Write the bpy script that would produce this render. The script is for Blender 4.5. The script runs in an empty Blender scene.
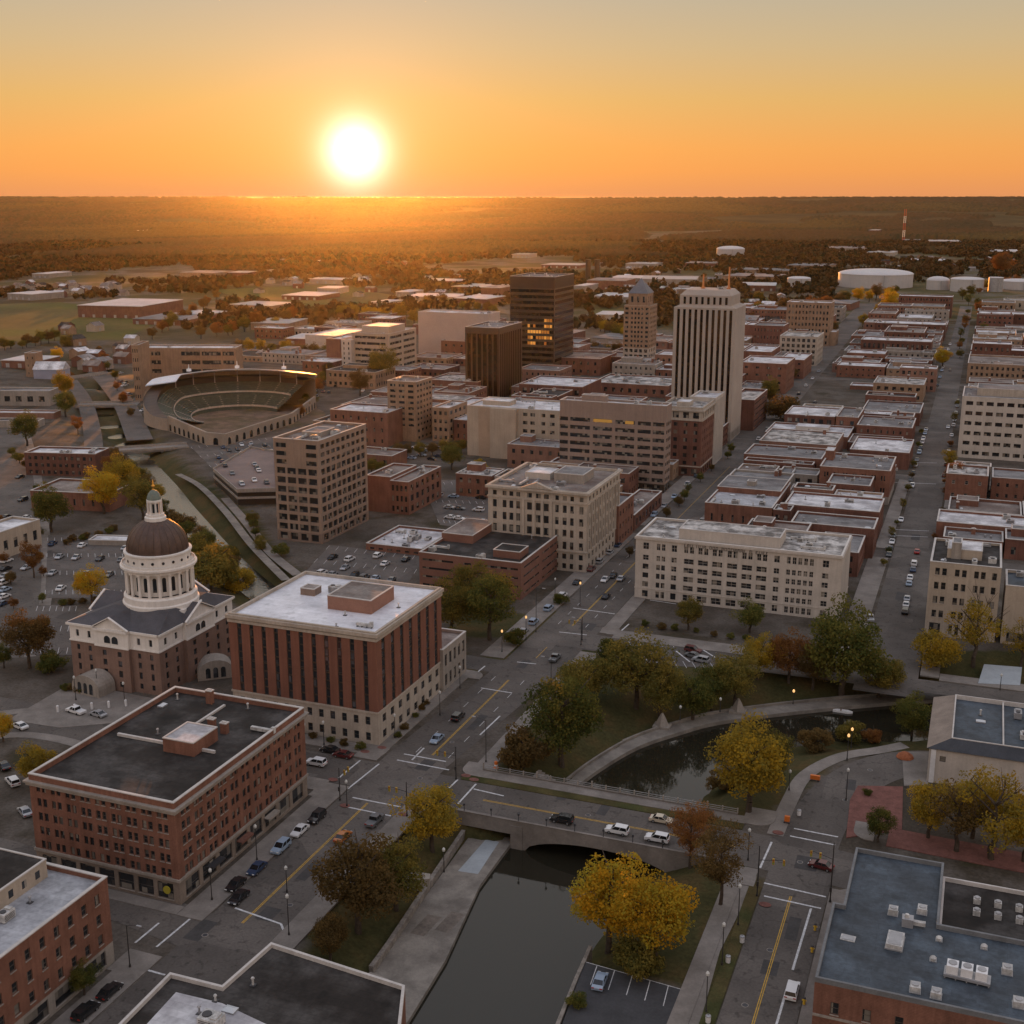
import bpy, math, random
import numpy as np
from math import radians, sin, cos, tan, atan, atan2, pi, sqrt, exp
from mathutils import Vector, Matrix, noise as mn

SC = bpy.context.scene
COL = SC.collection
D = bpy.data

# ------------------------------------------------------------------ camera, sky, sun, exposure
CAM_H = 120.0
FPX = 1230.0
PITCH = atan(315 / FPX)
AZ = radians(21)          # the street grid runs 21 degrees right of the view
cam = D.cameras.new('camera')
cam.sensor_width = 36
cam.lens = 36 * FPX / 1024
cam.clip_start = 1
cam.clip_end = 90000
cam_o = D.objects.new('camera', cam)
cam_o.location = (0, 0, CAM_H)
cam_o.rotation_euler = (pi / 2 - PITCH, 0, AZ)
COL.objects.link(cam_o)
SC.camera = cam_o

SUN_EL = radians(1.95)
SUN_LEFT = AZ + radians(6.96)      # sun azimuth, counter-clockwise from +Y
sun_dir = Vector((-sin(SUN_LEFT) * cos(SUN_EL), cos(SUN_LEFT) * cos(SUN_EL), sin(SUN_EL)))
sun = D.lights.new('sun', 'SUN')
sun.energy = 4.2
sun.angle = radians(0.5)
sun.color = (1.0, 0.33, 0.045)
sun_o = D.objects.new('sun', sun)
sun_o.rotation_euler = sun_dir.to_track_quat('Z', 'Y').to_euler()
sun_o.location = (0, 0, 400)
COL.objects.link(sun_o)

SC.view_settings.view_transform = 'Standard'
SC.view_settings.look = 'None'
SC.view_settings.exposure = 0.22
SC.view_settings.gamma = 1.0
SC.render.engine = 'CYCLES'
SC.cycles.use_denoising = True
SC.cycles.max_bounces = 6
SC.cycles.diffuse_bounces = 3
SC.cycles.glossy_bounces = 3
SC.cycles.transmission_bounces = 3
SC.cycles.volume_bounces = 0
SC.cycles.sample_clamp_indirect = 4.0

world = D.worlds.new('World')
SC.world = world
world.use_nodes = True


def build_world():
    nt = world.node_tree
    nt.nodes.clear()
    N = nt.nodes.new
    L = nt.links.new
    out = N('ShaderNodeOutputWorld')
    bg = N('ShaderNodeBackground')
    tc = N('ShaderNodeTexCoord')
    sep = N('ShaderNodeSeparateXYZ')
    L(tc.outputs['Generated'], sep.inputs[0])

    def math_(op, a, b=None, clamp=False):
        n = N('ShaderNodeMath')
        n.operation = op
        n.use_clamp = clamp
        for i, v in enumerate((a, b)):
            if v is None:
                continue
            if isinstance(v, (int, float)):
                n.inputs[i].default_value = v
            else:
                L(v, n.inputs[i])
        return n.outputs[0]

    def ramp(fac, stops):
        n = N('ShaderNodeValToRGB')
        cr = n.color_ramp
        cr.interpolation = 'EASE' if len(stops) < 3 else 'LINEAR'
        while len(cr.elements) < len(stops):
            cr.elements.new(0.5)
        for e, (p, c) in zip(cr.elements, stops):
            e.position = p
            e.color = (*c, 1)
        L(fac, n.inputs[0])
        return n.outputs[0]

    def mix(fac, a, b, mode='MIX'):
        n = N('ShaderNodeMix')
        n.data_type = 'RGBA'
        n.blend_type = mode
        n.clamp_result = False
        for i, v in ((0, fac), (6, a), (7, b)):
            if isinstance(v, (int, float)):
                n.inputs[i].default_value = v
            elif isinstance(v, tuple):
                n.inputs[i].default_value = (*v, 1)
            else:
                L(v, n.inputs[i])
        return n.outputs[2]

    z = sep.outputs[2]
    zf = math_('MULTIPLY', z, 1.0, True)
    # sunset half of the sky, from the horizon up
    front = ramp(zf, [(0, (0.653, 0.258, 0.0987)), (0.02, (0.738, 0.296, 0.0816)), (0.036, (0.738, 0.322, 0.0859)), (0.072, (0.627, 0.369, 0.124)), (0.11, (0.515, 0.378, 0.206)),
                      (0.145, (0.429, 0.365, 0.262)), (0.26, (0.446, 0.409, 0.353)), (0.5, (0.57, 0.54, 0.53)), (1, (0.52, 0.56, 0.69))])
    back = ramp(zf, [(0.0, (0.55, 0.37, 0.25)), (0.1, (0.70, 0.49, 0.35)), (0.3, (0.65, 0.54, 0.47)), (1.0, (0.52, 0.56, 0.69))])
    dot = N('ShaderNodeVectorMath')
    dot.operation = 'DOT_PRODUCT'
    L(tc.outputs['Generated'], dot.inputs[0])
    dot.inputs[1].default_value = sun_dir
    c = dot.outputs['Value']
    side = N('ShaderNodeMapRange')
    side.interpolation_type = 'SMOOTHSTEP'
    side.inputs['From Min'].default_value = -0.2
    side.inputs['From Max'].default_value = 0.9
    L(c, side.inputs['Value'])
    base = mix(side.outputs[0], back, front)
    # angle from the sun in degrees
    ang = math_('MULTIPLY', math_('ARCCOSINE', math_('MINIMUM', c, 1.0)), 180 / pi)

    def falloff(scale, power=1.0):
        q = math_('DIVIDE', ang, scale)
        if power != 1.0:
            q = math_('POWER', q, power)
        return math_('EXPONENT', math_('MULTIPLY', q, -1.0))
    g1 = falloff(1.0, 1.6)      # the blown-out disc
    g2 = falloff(2.5, 1.2)       # its aureole
    g3 = falloff(7.5, 1.4)       # wide glow
    r = mix(1.0, base, mix(g3, (0, 0, 0), (0.12, 0.047, 0.019)), 'ADD')
    r = mix(1.0, r, mix(g2, (0, 0, 0), (0.42, 0.21, 0.125)), 'ADD')
    r = mix(1.0, r, mix(g1, (0, 0, 0), (2.2, 2.0, 1.75)), 'ADD')
    # the clear-air sky model under it
    sky = N('ShaderNodeTexSky')
    sky.sky_type = 'NISHITA'
    sky.sun_disc = False
    sky.sun_elevation = SUN_EL
    sky.sun_rotation = -SUN_LEFT
    sky.dust_density = 1.5
    r = mix(0.006, r, sky.outputs[0], 'ADD')
    L(r, bg.inputs[0])
    bg.inputs[1].default_value = 1.0
    L(bg.outputs[0], out.inputs[0])


build_world()

# ------------------------------------------------------------------ from photograph pixels to places on the ground
_cp, _sp, _ca, _sa = cos(PITCH), sin(PITCH), cos(AZ), sin(AZ)


def ray(x, y):
    dx = (x - 512) / FPX
    dy = (512 - y) / FPX
    f = _cp + dy * _sp
    return dx * _ca - f * _sa, dx * _sa + f * _ca, -_sp + dy * _cp


def at(x, y, z=0.0):
    d = ray(x, y)
    t = (z - CAM_H) / d[2]
    return d[0] * t, d[1] * t


def project(p):
    r = p[0] * _ca + p[1] * _sa
    f = -p[0] * _sa + p[1] * _ca
    dz = p[2] - CAM_H
    dep = f * _cp - dz * _sp
    up = f * _sp + dz * _cp
    return 512 + FPX * r / dep, 512 - FPX * up / dep, dep


def height_at(p, ypx):
    """height above ground point p that shows on picture row ypx"""
    f = -p[0] * _sa + p[1] * _ca
    dy = (512 - ypx) / FPX
    return CAM_H + f * (-_sp + dy * _cp) / (_cp + dy * _sp)


def slide(p, d, xpx):
    """how far to go from p along d until picture column xpx"""
    k = (xpx - 512) / FPX
    dz = p[2] - CAM_H

    def lin(q, zz):
        r = q[0] * _ca + q[1] * _sa
        f = -q[0] * _sa + q[1] * _ca
        return r - k * (f * _cp - zz * _sp)
    return -lin(p, dz) / lin(d, 0)


def dist_cam(x, y, z=0):
    return sqrt(x * x + y * y + (z - CAM_H) ** 2)


# ------------------------------------------------------------------ materials
MATS = {}


def _nodes(name):
    m = D.materials.new(name)
    m.use_nodes = True
    nt = m.node_tree
    return m, nt, nt.nodes['Principled BSDF'], nt.nodes.new, nt.links.new


def surf(name, base, var=0.25, scale=0.3, fine=4.0, rough=0.85, spec=0.3, bump=0.0, streak=0.0, tint=None, tint_scale=0.06, objvar=0.0, course=None, metallic=0.0, seam=None):
    """A weathered surface: two sizes of noise, optional vertical streaks, second tint in patches, brick courses."""
    if name in MATS:
        return MATS[name]
    m, nt, p, N, L = _nodes(name)
    tc = N('ShaderNodeNewGeometry')
    pos = tc.outputs['Position']

    def tex(sc, det=4.0, vec=None, rgh=0.6):
        n = N('ShaderNodeTexNoise')
        n.inputs['Scale'].default_value = sc
        n.inputs['Detail'].default_value = det
        n.inputs['Roughness'].default_value = rgh
        L(vec or pos, n.inputs['Vector'])
        return n.outputs[0]

    def rng(fac, a, b, f0=0.3, f1=0.7):
        n = N('ShaderNodeMapRange')
        n.inputs['From Min'].default_value = f0
        n.inputs['From Max'].default_value = f1
        n.inputs['To Min'].default_value = a
        n.inputs['To Max'].default_value = b
        L(fac, n.inputs['Value'])
        return n.outputs[0]

    def mul(a, b):
        n = N('ShaderNodeMath')
        n.operation = 'MULTIPLY'
        L(a, n.inputs[0])
        L(b, n.inputs[1])
        return n.outputs[0]
    f = mul(rng(tex(scale), 1 - var, 1 + var), rng(tex(fine, 3.0), 1 - var * 0.6, 1 + var * 0.6))
    if streak:
        mp = N('ShaderNodeMapping')
        mp.inputs['Scale'].default_value = (1.3, 1.3, 0.07)
        L(pos, mp.inputs['Vector'])
        f = mul(f, rng(tex(1.0, 3.0, mp.outputs[0]), 1 - streak, 1 + streak * 0.6))
    if objvar:
        oi = N('ShaderNodeObjectInfo')
        f = mul(f, rng(oi.outputs['Random'], 1 - objvar, 1 + objvar, 0, 1))
    if course:
        w = N('ShaderNodeTexWave')
        w.bands_direction = 'Z'
        w.inputs['Scale'].default_value = course
        w.inputs['Distortion'].default_value = 0.4
        L(pos, w.inputs['Vector'])
        f = mul(f, rng(w.outputs['Fac'], 0.86, 1.06, 0.1, 0.6))
    if seam:     # roofing sheets with joints, and dried puddles
        bt = N('ShaderNodeTexBrick')
        bt.inputs['Scale'].default_value = 1.0
        bt.inputs['Brick Width'].default_value = 7.5
        bt.inputs['Row Height'].default_value = 1.5
        bt.inputs['Mortar Size'].default_value = 0.045
        bt.inputs['Color1'].default_value = (1, 1, 1, 1)
        bt.inputs['Color2'].default_value = (.86, .86, .86, 1)
        bt.inputs['Mortar'].default_value = (1 - seam, 1 - seam, 1 - seam, 1)
        L(pos, bt.inputs['Vector'])
        f = mul(f, bt.outputs['Color'])
        f = mul(f, rng(tex(0.23, 2.0), 1 - seam, 1.0, .36, .42))
    c = N('ShaderNodeMix')
    c.data_type = 'RGBA'
    c.inputs[6].default_value = (*base, 1)
    c.inputs[7].default_value = (*(tint or base), 1)
    if tint:
        L(rng(tex(tint_scale, 5.0), 0, 1, 0.42, 0.6), c.inputs[0])
    else:
        c.inputs[0].default_value = 0
    v = N('ShaderNodeVectorMath')
    v.operation = 'SCALE'
    L(c.outputs[2], v.inputs[0])
    L(f, v.inputs['Scale'])
    L(v.outputs[0], p.inputs['Base Color'])
    p.inputs['Roughness'].default_value = rough
    p.inputs['Specular IOR Level'].default_value = spec
    p.inputs['Metallic'].default_value = metallic
    if bump:
        b = N('ShaderNodeBump')
        b.inputs['Strength'].default_value = bump
        b.inputs['Distance'].default_value = 0.1
        L(tex(fine, 3.0), b.inputs['Height'])
        L(b.outputs[0], p.inputs['Normal'])
    MATS[name] = m
    return m


def plain(name, base, rough=0.5, spec=0.5, metallic=0.0, emit=None, estr=1.0, coat=0.0):
    if name in MATS:
        return MATS[name]
    m, nt, p, N, L = _nodes(name)
    p.inputs['Base Color'].default_value = (*base, 1)
    p.inputs['Roughness'].default_value = rough
    p.inputs['Specular IOR Level'].default_value = spec
    p.inputs['Metallic'].default_value = metallic
    if coat:
        p.inputs['Coat Weight'].default_value = coat
    if emit:
        p.inputs['Emission Color'].default_value = (*emit, 1)
        p.inputs['Emission Strength'].default_value = estr
    MATS[name] = m
    return m


def glass(name, base=(0.02, 0.022, 0.025), blind=(0.26, 0.23, 0.19), share=0.36, rough=0.08):
    """window glass with a blind or curtain behind some of the panes"""
    if name in MATS:
        return MATS[name]
    m, nt, p, N, L = _nodes(name)
    oi = N('ShaderNodeObjectInfo')
    geo = N('ShaderNodeNewGeometry')
    wn = N('ShaderNodeTexWhiteNoise')
    wn.noise_dimensions = '4D'
    sn = N('ShaderNodeVectorMath')
    sn.operation = 'SNAP'
    sn.inputs[1].default_value = (1.1, 1.1, 1.7)
    L(geo.outputs['Position'], sn.inputs[0])
    L(sn.outputs[0], wn.inputs['Vector'])
    L(oi.outputs['Random'], wn.inputs['W'])
    r = N('ShaderNodeMapRange')
    r.inputs['From Min'].default_value = 1 - share
    r.inputs['From Max'].default_value = 1.0
    L(wn.outputs['Value'], r.inputs['Value'])
    c = N('ShaderNodeMix')
    c.data_type = 'RGBA'
    c.inputs[6].default_value = (*base, 1)
    c.inputs[7].default_value = (*blind, 1)
    L(r.outputs[0], c.inputs[0])
    L(c.outputs[2], p.inputs['Base Color'])
    p.inputs['Roughness'].default_value = rough
    p.inputs['Specular IOR Level'].default_value = 0.6
    MATS[name] = m
    return m


def leafmat(name, a, b, trans=0.35):
    if name in MATS:
        return MATS[name]
    m, nt, p, N, L = _nodes(name)
    at_ = N('ShaderNodeAttribute')
    at_.attribute_name = 'tint'
    oi = N('ShaderNodeObjectInfo')
    mx = N('ShaderNodeMix')
    mx.data_type = 'RGBA'
    mx.inputs[6].default_value = (*a, 1)
    mx.inputs[7].default_value = (*b, 1)
    L(at_.outputs['Fac'], mx.inputs[0])
    mr = N('ShaderNodeMapRange')
    mr.inputs['To Min'].default_value = 0.82
    mr.inputs['To Max'].default_value = 1.2
    L(oi.outputs['Random'], mr.inputs['Value'])
    v = N('ShaderNodeVectorMath')
    v.operation = 'SCALE'
    L(mx.outputs[2], v.inputs[0])
    L(mr.outputs[0], v.inputs['Scale'])
    df = N('ShaderNodeBsdfDiffuse')
    tr = N('ShaderNodeBsdfTranslucent')
    L(v.outputs[0], df.inputs[0])
    L(v.outputs[0], tr.inputs[0])
    ms = N('ShaderNodeMixShader')
    ms.inputs[0].default_value = trans
    L(df.outputs[0], ms.inputs[1])
    L(tr.outputs[0], ms.inputs[2])
    nt.nodes.remove(p)
    L(ms.outputs[0], nt.nodes['Material Output'].inputs[0])
    MATS[name] = m
    return m


# ------------------------------------------------------------------ mesh helpers
class MB:
    def __init__(self):
        self.v = []
        self.f = []
        self.m = []
        self.smooth = False

    def quad(self, a, b, c, d, mi=0):
        i = len(self.v)
        self.v += [a, b, c, d]
        self.f.append((i, i + 1, i + 2, i + 3))
        self.m.append(mi)

    def poly(self, pts, mi=0):
        i = len(self.v)
        self.v += list(pts)
        self.f.append(tuple(range(i, i + len(pts))))
        self.m.append(mi)

    def box(self, x0, y0, z0, x1, y1, z1, mi=0):
        i = len(self.v)
        self.v += [(x0, y0, z0), (x1, y0, z0), (x1, y1, z0), (x0, y1, z0), (x0, y0, z1), (x1, y0, z1), (x1, y1, z1), (x0, y1, z1)]
        for q in ((3, 2, 1, 0), (4, 5, 6, 7), (0, 1, 5, 4), (1, 2, 6, 5), (2, 3, 7, 6), (3, 0, 4, 7)):
            self.f.append(tuple(i + k for k in q))
            self.m.append(mi)

    def prism(self, pts, z0, z1, mi=0, mi_top=None, bottom=False):
        n = len(pts)
        a = sum(pts[k][0] * pts[(k + 1) % n][1] - pts[(k + 1) % n][0] * pts[k][1] for k in range(n))
        if a < 0:
            pts = list(reversed(pts))
        for k in range(n):
            p, q = pts[k], pts[(k + 1) % n]
            self.quad((p[0], p[1], z0), (q[0], q[1], z0), (q[0], q[1], z1), (p[0], p[1], z1), mi)
        self.poly([(p[0], p[1], z1) for p in pts], mi if mi_top is None else mi_top)
        if bottom:
            self.poly([(p[0], p[1], z0) for p in reversed(pts)], mi)

    def tube(self, p0, p1, r0, r1, n=8, mi=0, cap=True):
        p0, p1 = Vector(p0), Vector(p1)
        d = (p1 - p0).normalized()
        a = d.orthogonal().normalized()
        b = d.cross(a)
        i = len(self.v)
        for p, r in ((p0, r0), (p1, r1)):
            for k in range(n):
                t = 2 * pi * k / n
                self.v.append(tuple(p + (a * cos(t) + b * sin(t)) * r))
        for k in range(n):
            k2 = (k + 1) % n
            self.f.append((i + k, i + k2, i + n + k2, i + n + k))
            self.m.append(mi)
        if cap:
            self.f.append(tuple(i + n + k for k in range(n)))
            self.m.append(mi)
            self.f.append(tuple(i + n - 1 - k for k in range(n)))
            self.m.append(mi)

    def lathe(self, prof, n=32, cx=0, cy=0, mi=0, a0=0.0, a1=2 * pi):
        """prof: list of (r, z) from bottom to top"""
        full = abs(a1 - a0 - 2 * pi) < 1e-6
        cols = n if full else n + 1
        i = len(self.v)
        for r, z in prof:
            for k in range(cols):
                t = a0 + (a1 - a0) * k / n
                self.v.append((cx + r * cos(t), cy + r * sin(t), z))
        for j in range(len(prof) - 1):
            for k in range(n):
                k2 = (k + 1) % cols
                self.f.append((i + j * cols + k, i + j * cols + k2, i + (j + 1) * cols + k2, i + (j + 1) * cols + k))
                self.m.append(mi)

    def mesh(self, name):
        me = D.meshes.new(name)
        me.from_pydata([tuple(map(float, v)) for v in self.v], [], self.f)
        if any(self.m):
            me.polygons.foreach_set('material_index', self.m)
        if self.smooth:
            me.polygons.foreach_set('use_smooth', [True] * len(self.f))
        me.update()
        return me

    def build(self, name, mats, parent=None, loc=None):
        me = self.mesh(name)
        for m in (mats if isinstance(mats, (list, tuple)) else [mats]):
            me.materials.append(m)
        return link(name, me, parent, loc)


def link(name, data, parent=None, loc=None):
    o = D.objects.new(name, data)
    COL.objects.link(o)
    if parent:
        o.parent = parent
    if loc is not None:
        o.location = loc
    return o


def tag(o, label=None, cat=None, group=None, kind=None):
    if label:
        o['label'] = label
    if cat:
        o['category'] = cat
    if group:
        o['group'] = group
    if kind:
        o['kind'] = kind
    return o


def empty(name, loc, label=None, cat=None, group=None, rz=0.0):
    o = D.objects.new(name, None)
    o.empty_display_size = 0.5
    o.location = loc
    o.rotation_euler = (0, 0, rz)
    COL.objects.link(o)
    return tag(o, label, cat, group)


def structure(name, mb, mats):
    return tag(mb.build(name, mats), kind='structure')


def copy_tree(o, parent=None):
    c = o.copy()
    COL.objects.link(c)
    if parent:
        c.parent = parent
    for ch in o.children:
        copy_tree(ch, c)
    return c

# ------------------------------------------------------------------ palette


def asphalt(name, base):
    """old asphalt: patches laid at different times, cracks, oil stains"""
    m, nt, p, N, L = _nodes(name)
    geo = N('ShaderNodeNewGeometry')

    def noise_(sc, det, a, b, f0=.3, f1=.7):
        n = N('ShaderNodeTexNoise')
        n.inputs['Scale'].default_value = sc
        n.inputs['Detail'].default_value = det
        L(geo.outputs['Position'], n.inputs['Vector'])
        r = N('ShaderNodeMapRange')
        for k, v in (('From Min', f0), ('From Max', f1), ('To Min', a), ('To Max', b)):
            r.inputs[k].default_value = v
        L(n.outputs[0], r.inputs['Value'])
        return r.outputs[0], n.outputs[1]
    f1, _ = noise_(.10, 5, .80, 1.22)
    f2, _ = noise_(2.2, 4, .86, 1.14)
    f3, _ = noise_(.55, 2, .62, 1.0, .30, .40)
    _, wob = noise_(.6, 3, 0, 1)
    ad = N('ShaderNodeVectorMath')
    ad.operation = 'MULTIPLY_ADD'
    L(wob, ad.inputs[0])
    ad.inputs[1].default_value = (2.2, 2.2, 0)
    L(geo.outputs['Position'], ad.inputs[2])
    v = N('ShaderNodeTexVoronoi')
    v.feature = 'DISTANCE_TO_EDGE'
    v.inputs['Scale'].default_value = .13
    L(ad.outputs[0], v.inputs['Vector'])
    cr = N('ShaderNodeMapRange')
    for k, q in (('From Min', .004), ('From Max', .014), ('To Min', .78), ('To Max', 1.0)):
        cr.inputs[k].default_value = q
    L(v.outputs['Distance'], cr.inputs['Value'])
    v2 = N('ShaderNodeTexVoronoi')
    v2.distance = 'CHEBYCHEV'
    v2.inputs['Scale'].default_value = .055
    L(geo.outputs['Position'], v2.inputs['Vector'])
    pr = N('ShaderNodeMapRange')
    for k, q in (('To Min', .80), ('To Max', 1.18)):
        pr.inputs[k].default_value = q
    sp = N('ShaderNodeSeparateColor')
    L(v2.outputs['Color'], sp.inputs[0])
    L(sp.outputs[0], pr.inputs['Value'])
    f = f1
    for g in (f2, f3, cr.outputs[0], pr.outputs[0]):
        mm = N('ShaderNodeMath')
        mm.operation = 'MULTIPLY'
        L(f, mm.inputs[0])
        L(g, mm.inputs[1])
        f = mm.outputs[0]
    sc = N('ShaderNodeVectorMath')
    sc.operation = 'SCALE'
    sc.inputs[0].default_value = base
    L(f, sc.inputs['Scale'])
    L(sc.outputs[0], p.inputs['Base Color'])
    p.inputs['Roughness'].default_value = .88
    p.inputs['Specular IOR Level'].default_value = .3
    MATS[name] = m
    return m


ASPHALT = asphalt('asphalt', (0.108, 0.094, 0.083))
ASPHALT_WORN = asphalt('worn_asphalt', (0.105, 0.092, 0.083))
CONCRETE = surf('concrete', (0.225, 0.20, 0.178), 0.16, 0.3, 2.5, 0.9, 0.3, tint=(0.17, 0.15, 0.132), tint_scale=0.12)
PAVING = surf('promenade_paving', (0.24, 0.215, 0.185), 0.18, 0.35, 3, 0.9, 0.3, tint=(0.17, 0.15, 0.13), tint_scale=0.2)
GRASS = surf('lawn_grass', (0.055, 0.058, 0.022), 0.3, 0.2, 3, 0.95, 0.1, tint=(0.085, 0.065, 0.028), tint_scale=0.09, bump=0.5)
PAINT_W = surf('white_road_paint', (0.55, 0.55, 0.55), 0.3, 1.5, 6, 0.8, 0.3)
PAINT_Y = surf('yellow_road_paint', (0.50, 0.30, 0.05), 0.3, 1.5, 6, 0.8, 0.3)
BRICKPAVE = surf('red_brick_paving', (0.17, 0.072, 0.058), 0.25, 0.6, 3, 0.9, 0.3)
WHITE = surf('white_painted_metal', (0.7, 0.7, 0.7), 0.12, 0.4, 3, 0.5, 0.5)
GREYMETAL = surf('grey_metal', (0.35, 0.35, 0.36), 0.15, 0.4, 3, 0.45, 0.5, metallic=0.4)
DARKMETAL = surf('dark_metal', (0.04, 0.04, 0.045), 0.15, 0.4, 3, 0.5, 0.5)
GLASS = glass('window_glass')
SUN_GLOW = plain('painted_sun_reflection', (0.1, 0.05, 0.02), 0.2, 0.5, emit=(1.0, 0.42, 0.08), estr=0.55)  # emission stands in for the sunset mirrored in the dark glass tower

# river outline on the water plane, and the canal centre line
WZ = -5.0
river_px = [(407, 1019), (444, 959), (478, 890), (501, 855), (520, 832), (545, 806), (575, 787), (600, 766), (640, 744), (680, 731), (716, 723), (780, 714), (860, 707), (930, 702), (1100, 696),
            (1100, 722), (1000, 732), (930, 738), (900, 742), (868, 741), (820, 742), (770, 750), (735, 762), (716, 780), (700, 806), (680, 836), (650, 880), (618, 915), (592, 949), (565, 1019), (545, 1075), (372, 1075)]
RIVER = [at(x, y, WZ) for x, y in river_px]
CZ = -4.0
canal_px = [(60, 350), (84, 378), (96, 404), (112, 428), (138, 458), (163, 486), (180, 508), (197, 528), (216, 550), (238, 572), (262, 592), (300, 622)]
CANAL = [at(x, y, CZ) for x, y in canal_px]
CANAL_W = 4.8


def seg_dist(X, Y, pts, closed):
    d = np.full(X.shape, 1e9)
    n = len(pts)
    for k in range(n if closed else n - 1):
        ax, ay = pts[k]
        bx, by = pts[(k + 1) % n]
        dx, dy = bx - ax, by - ay
        t = np.clip(((X - ax) * dx + (Y - ay) * dy) / (dx * dx + dy * dy + 1e-9), 0, 1)
        d = np.minimum(d, np.hypot(X - ax - t * dx, Y - ay - t * dy))
    return d


def inside(X, Y, pts):
    r = np.zeros(X.shape, bool)
    n = len(pts)
    for k in range(n):
        ax, ay = pts[k]
        bx, by = pts[(k + 1) % n]
        c = ((ay > Y) != (by > Y))
        with np.errstate(divide='ignore', invalid='ignore'):
            xi = (bx - ax) * (Y - ay) / (by - ay) + ax
        r ^= c & (X < xi)
    return r


LOT_PX = [(585, 962), (690, 992), (674, 1040), (560, 1030)]
LOT = [at(x, y) for x, y in LOT_PX]
GREEN_PX = [
    # left bank between the avenue and the promenade
    [(420, 800), (462, 812), (470, 830), (390, 945), (360, 985), (300, 935), (330, 880), (405, 818)],
    # park north of the bridge
    [(505, 745), (560, 660), (605, 640), (700, 668), (860, 650), (1060, 650), (1060, 705), (860, 712), (716, 728), (640, 750), (575, 790), (490, 772)],
    # south bank park beyond the bridge
    [(690, 806), (716, 775), (740, 760), (800, 742), (930, 738), (905, 748), (850, 752), (800, 790), (760, 826)],
    # right bank below the bridge
    [(690, 838), (752, 840), (758, 880), (708, 1030), (655, 1060), (692, 990), (585, 960), (600, 930)],
    # green corner behind the red tower
    [(442, 690), (462, 636), (520, 640), (530, 630), (468, 664), (440, 600), (530, 615), (560, 600), (548, 640)],
    [(150, 440), (260, 520), (300, 590), (290, 640), (150, 500), (80, 380), (60, 350), (90, 360)],
]
GREENS = [[at(x, y, 0) for x, y in g] for g in GREEN_PX]
FIELDS_PX = [[(-120, 308), (60, 302), (170, 318), (120, 340), (-160, 345)], [(590, 309), (626, 309), (630, 325), (596, 326)], [(996, 224), (1060, 226), (1060, 232), (990, 231)],
             [(210, 290), (330, 284), (420, 300), (300, 312)], [(880, 398), (915, 398), (912, 410), (872, 410)]]
FIELDS = [[at(x, y, 0) for x, y in g] for g in FIELDS_PX]


def ground_z(X, Y):
    dr = seg_dist(X, Y, RIVER, True)
    inr = inside(X, Y, RIVER)
    left = (Y < 205) & (X < -66)
    north = (Y > 222) & (Y > 255 - 0.25 * (X + 60))
    prom = np.where(left, 9.0, np.where(north, 5.0, 0.8))
    wid = np.where(left, 13.0, np.where(north, 13.0, 9.0))
    z = np.where(dr < prom, -4.75, np.clip(-4.6 + 4.6 * (dr - prom) / wid, -4.6, -0.05))
    z = np.where(inr, -5.2 - np.clip(dr * 0.5, 0, 3.0), z)
    inl = inside(X, Y, LOT)
    z = np.where(inl & ~inr, -0.05, z)
    dc = seg_dist(X, Y, CANAL, False)
    zc = np.where(dc < CANAL_W, -5.2, np.clip(-4.6 + 4.6 * (dc - CANAL_W) / 10.0, -4.6, -0.05))
    z = np.minimum(z, zc)
    return z


def gz(x, y):
    return float(ground_z(np.array([x]), np.array([y]))[0])


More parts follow.
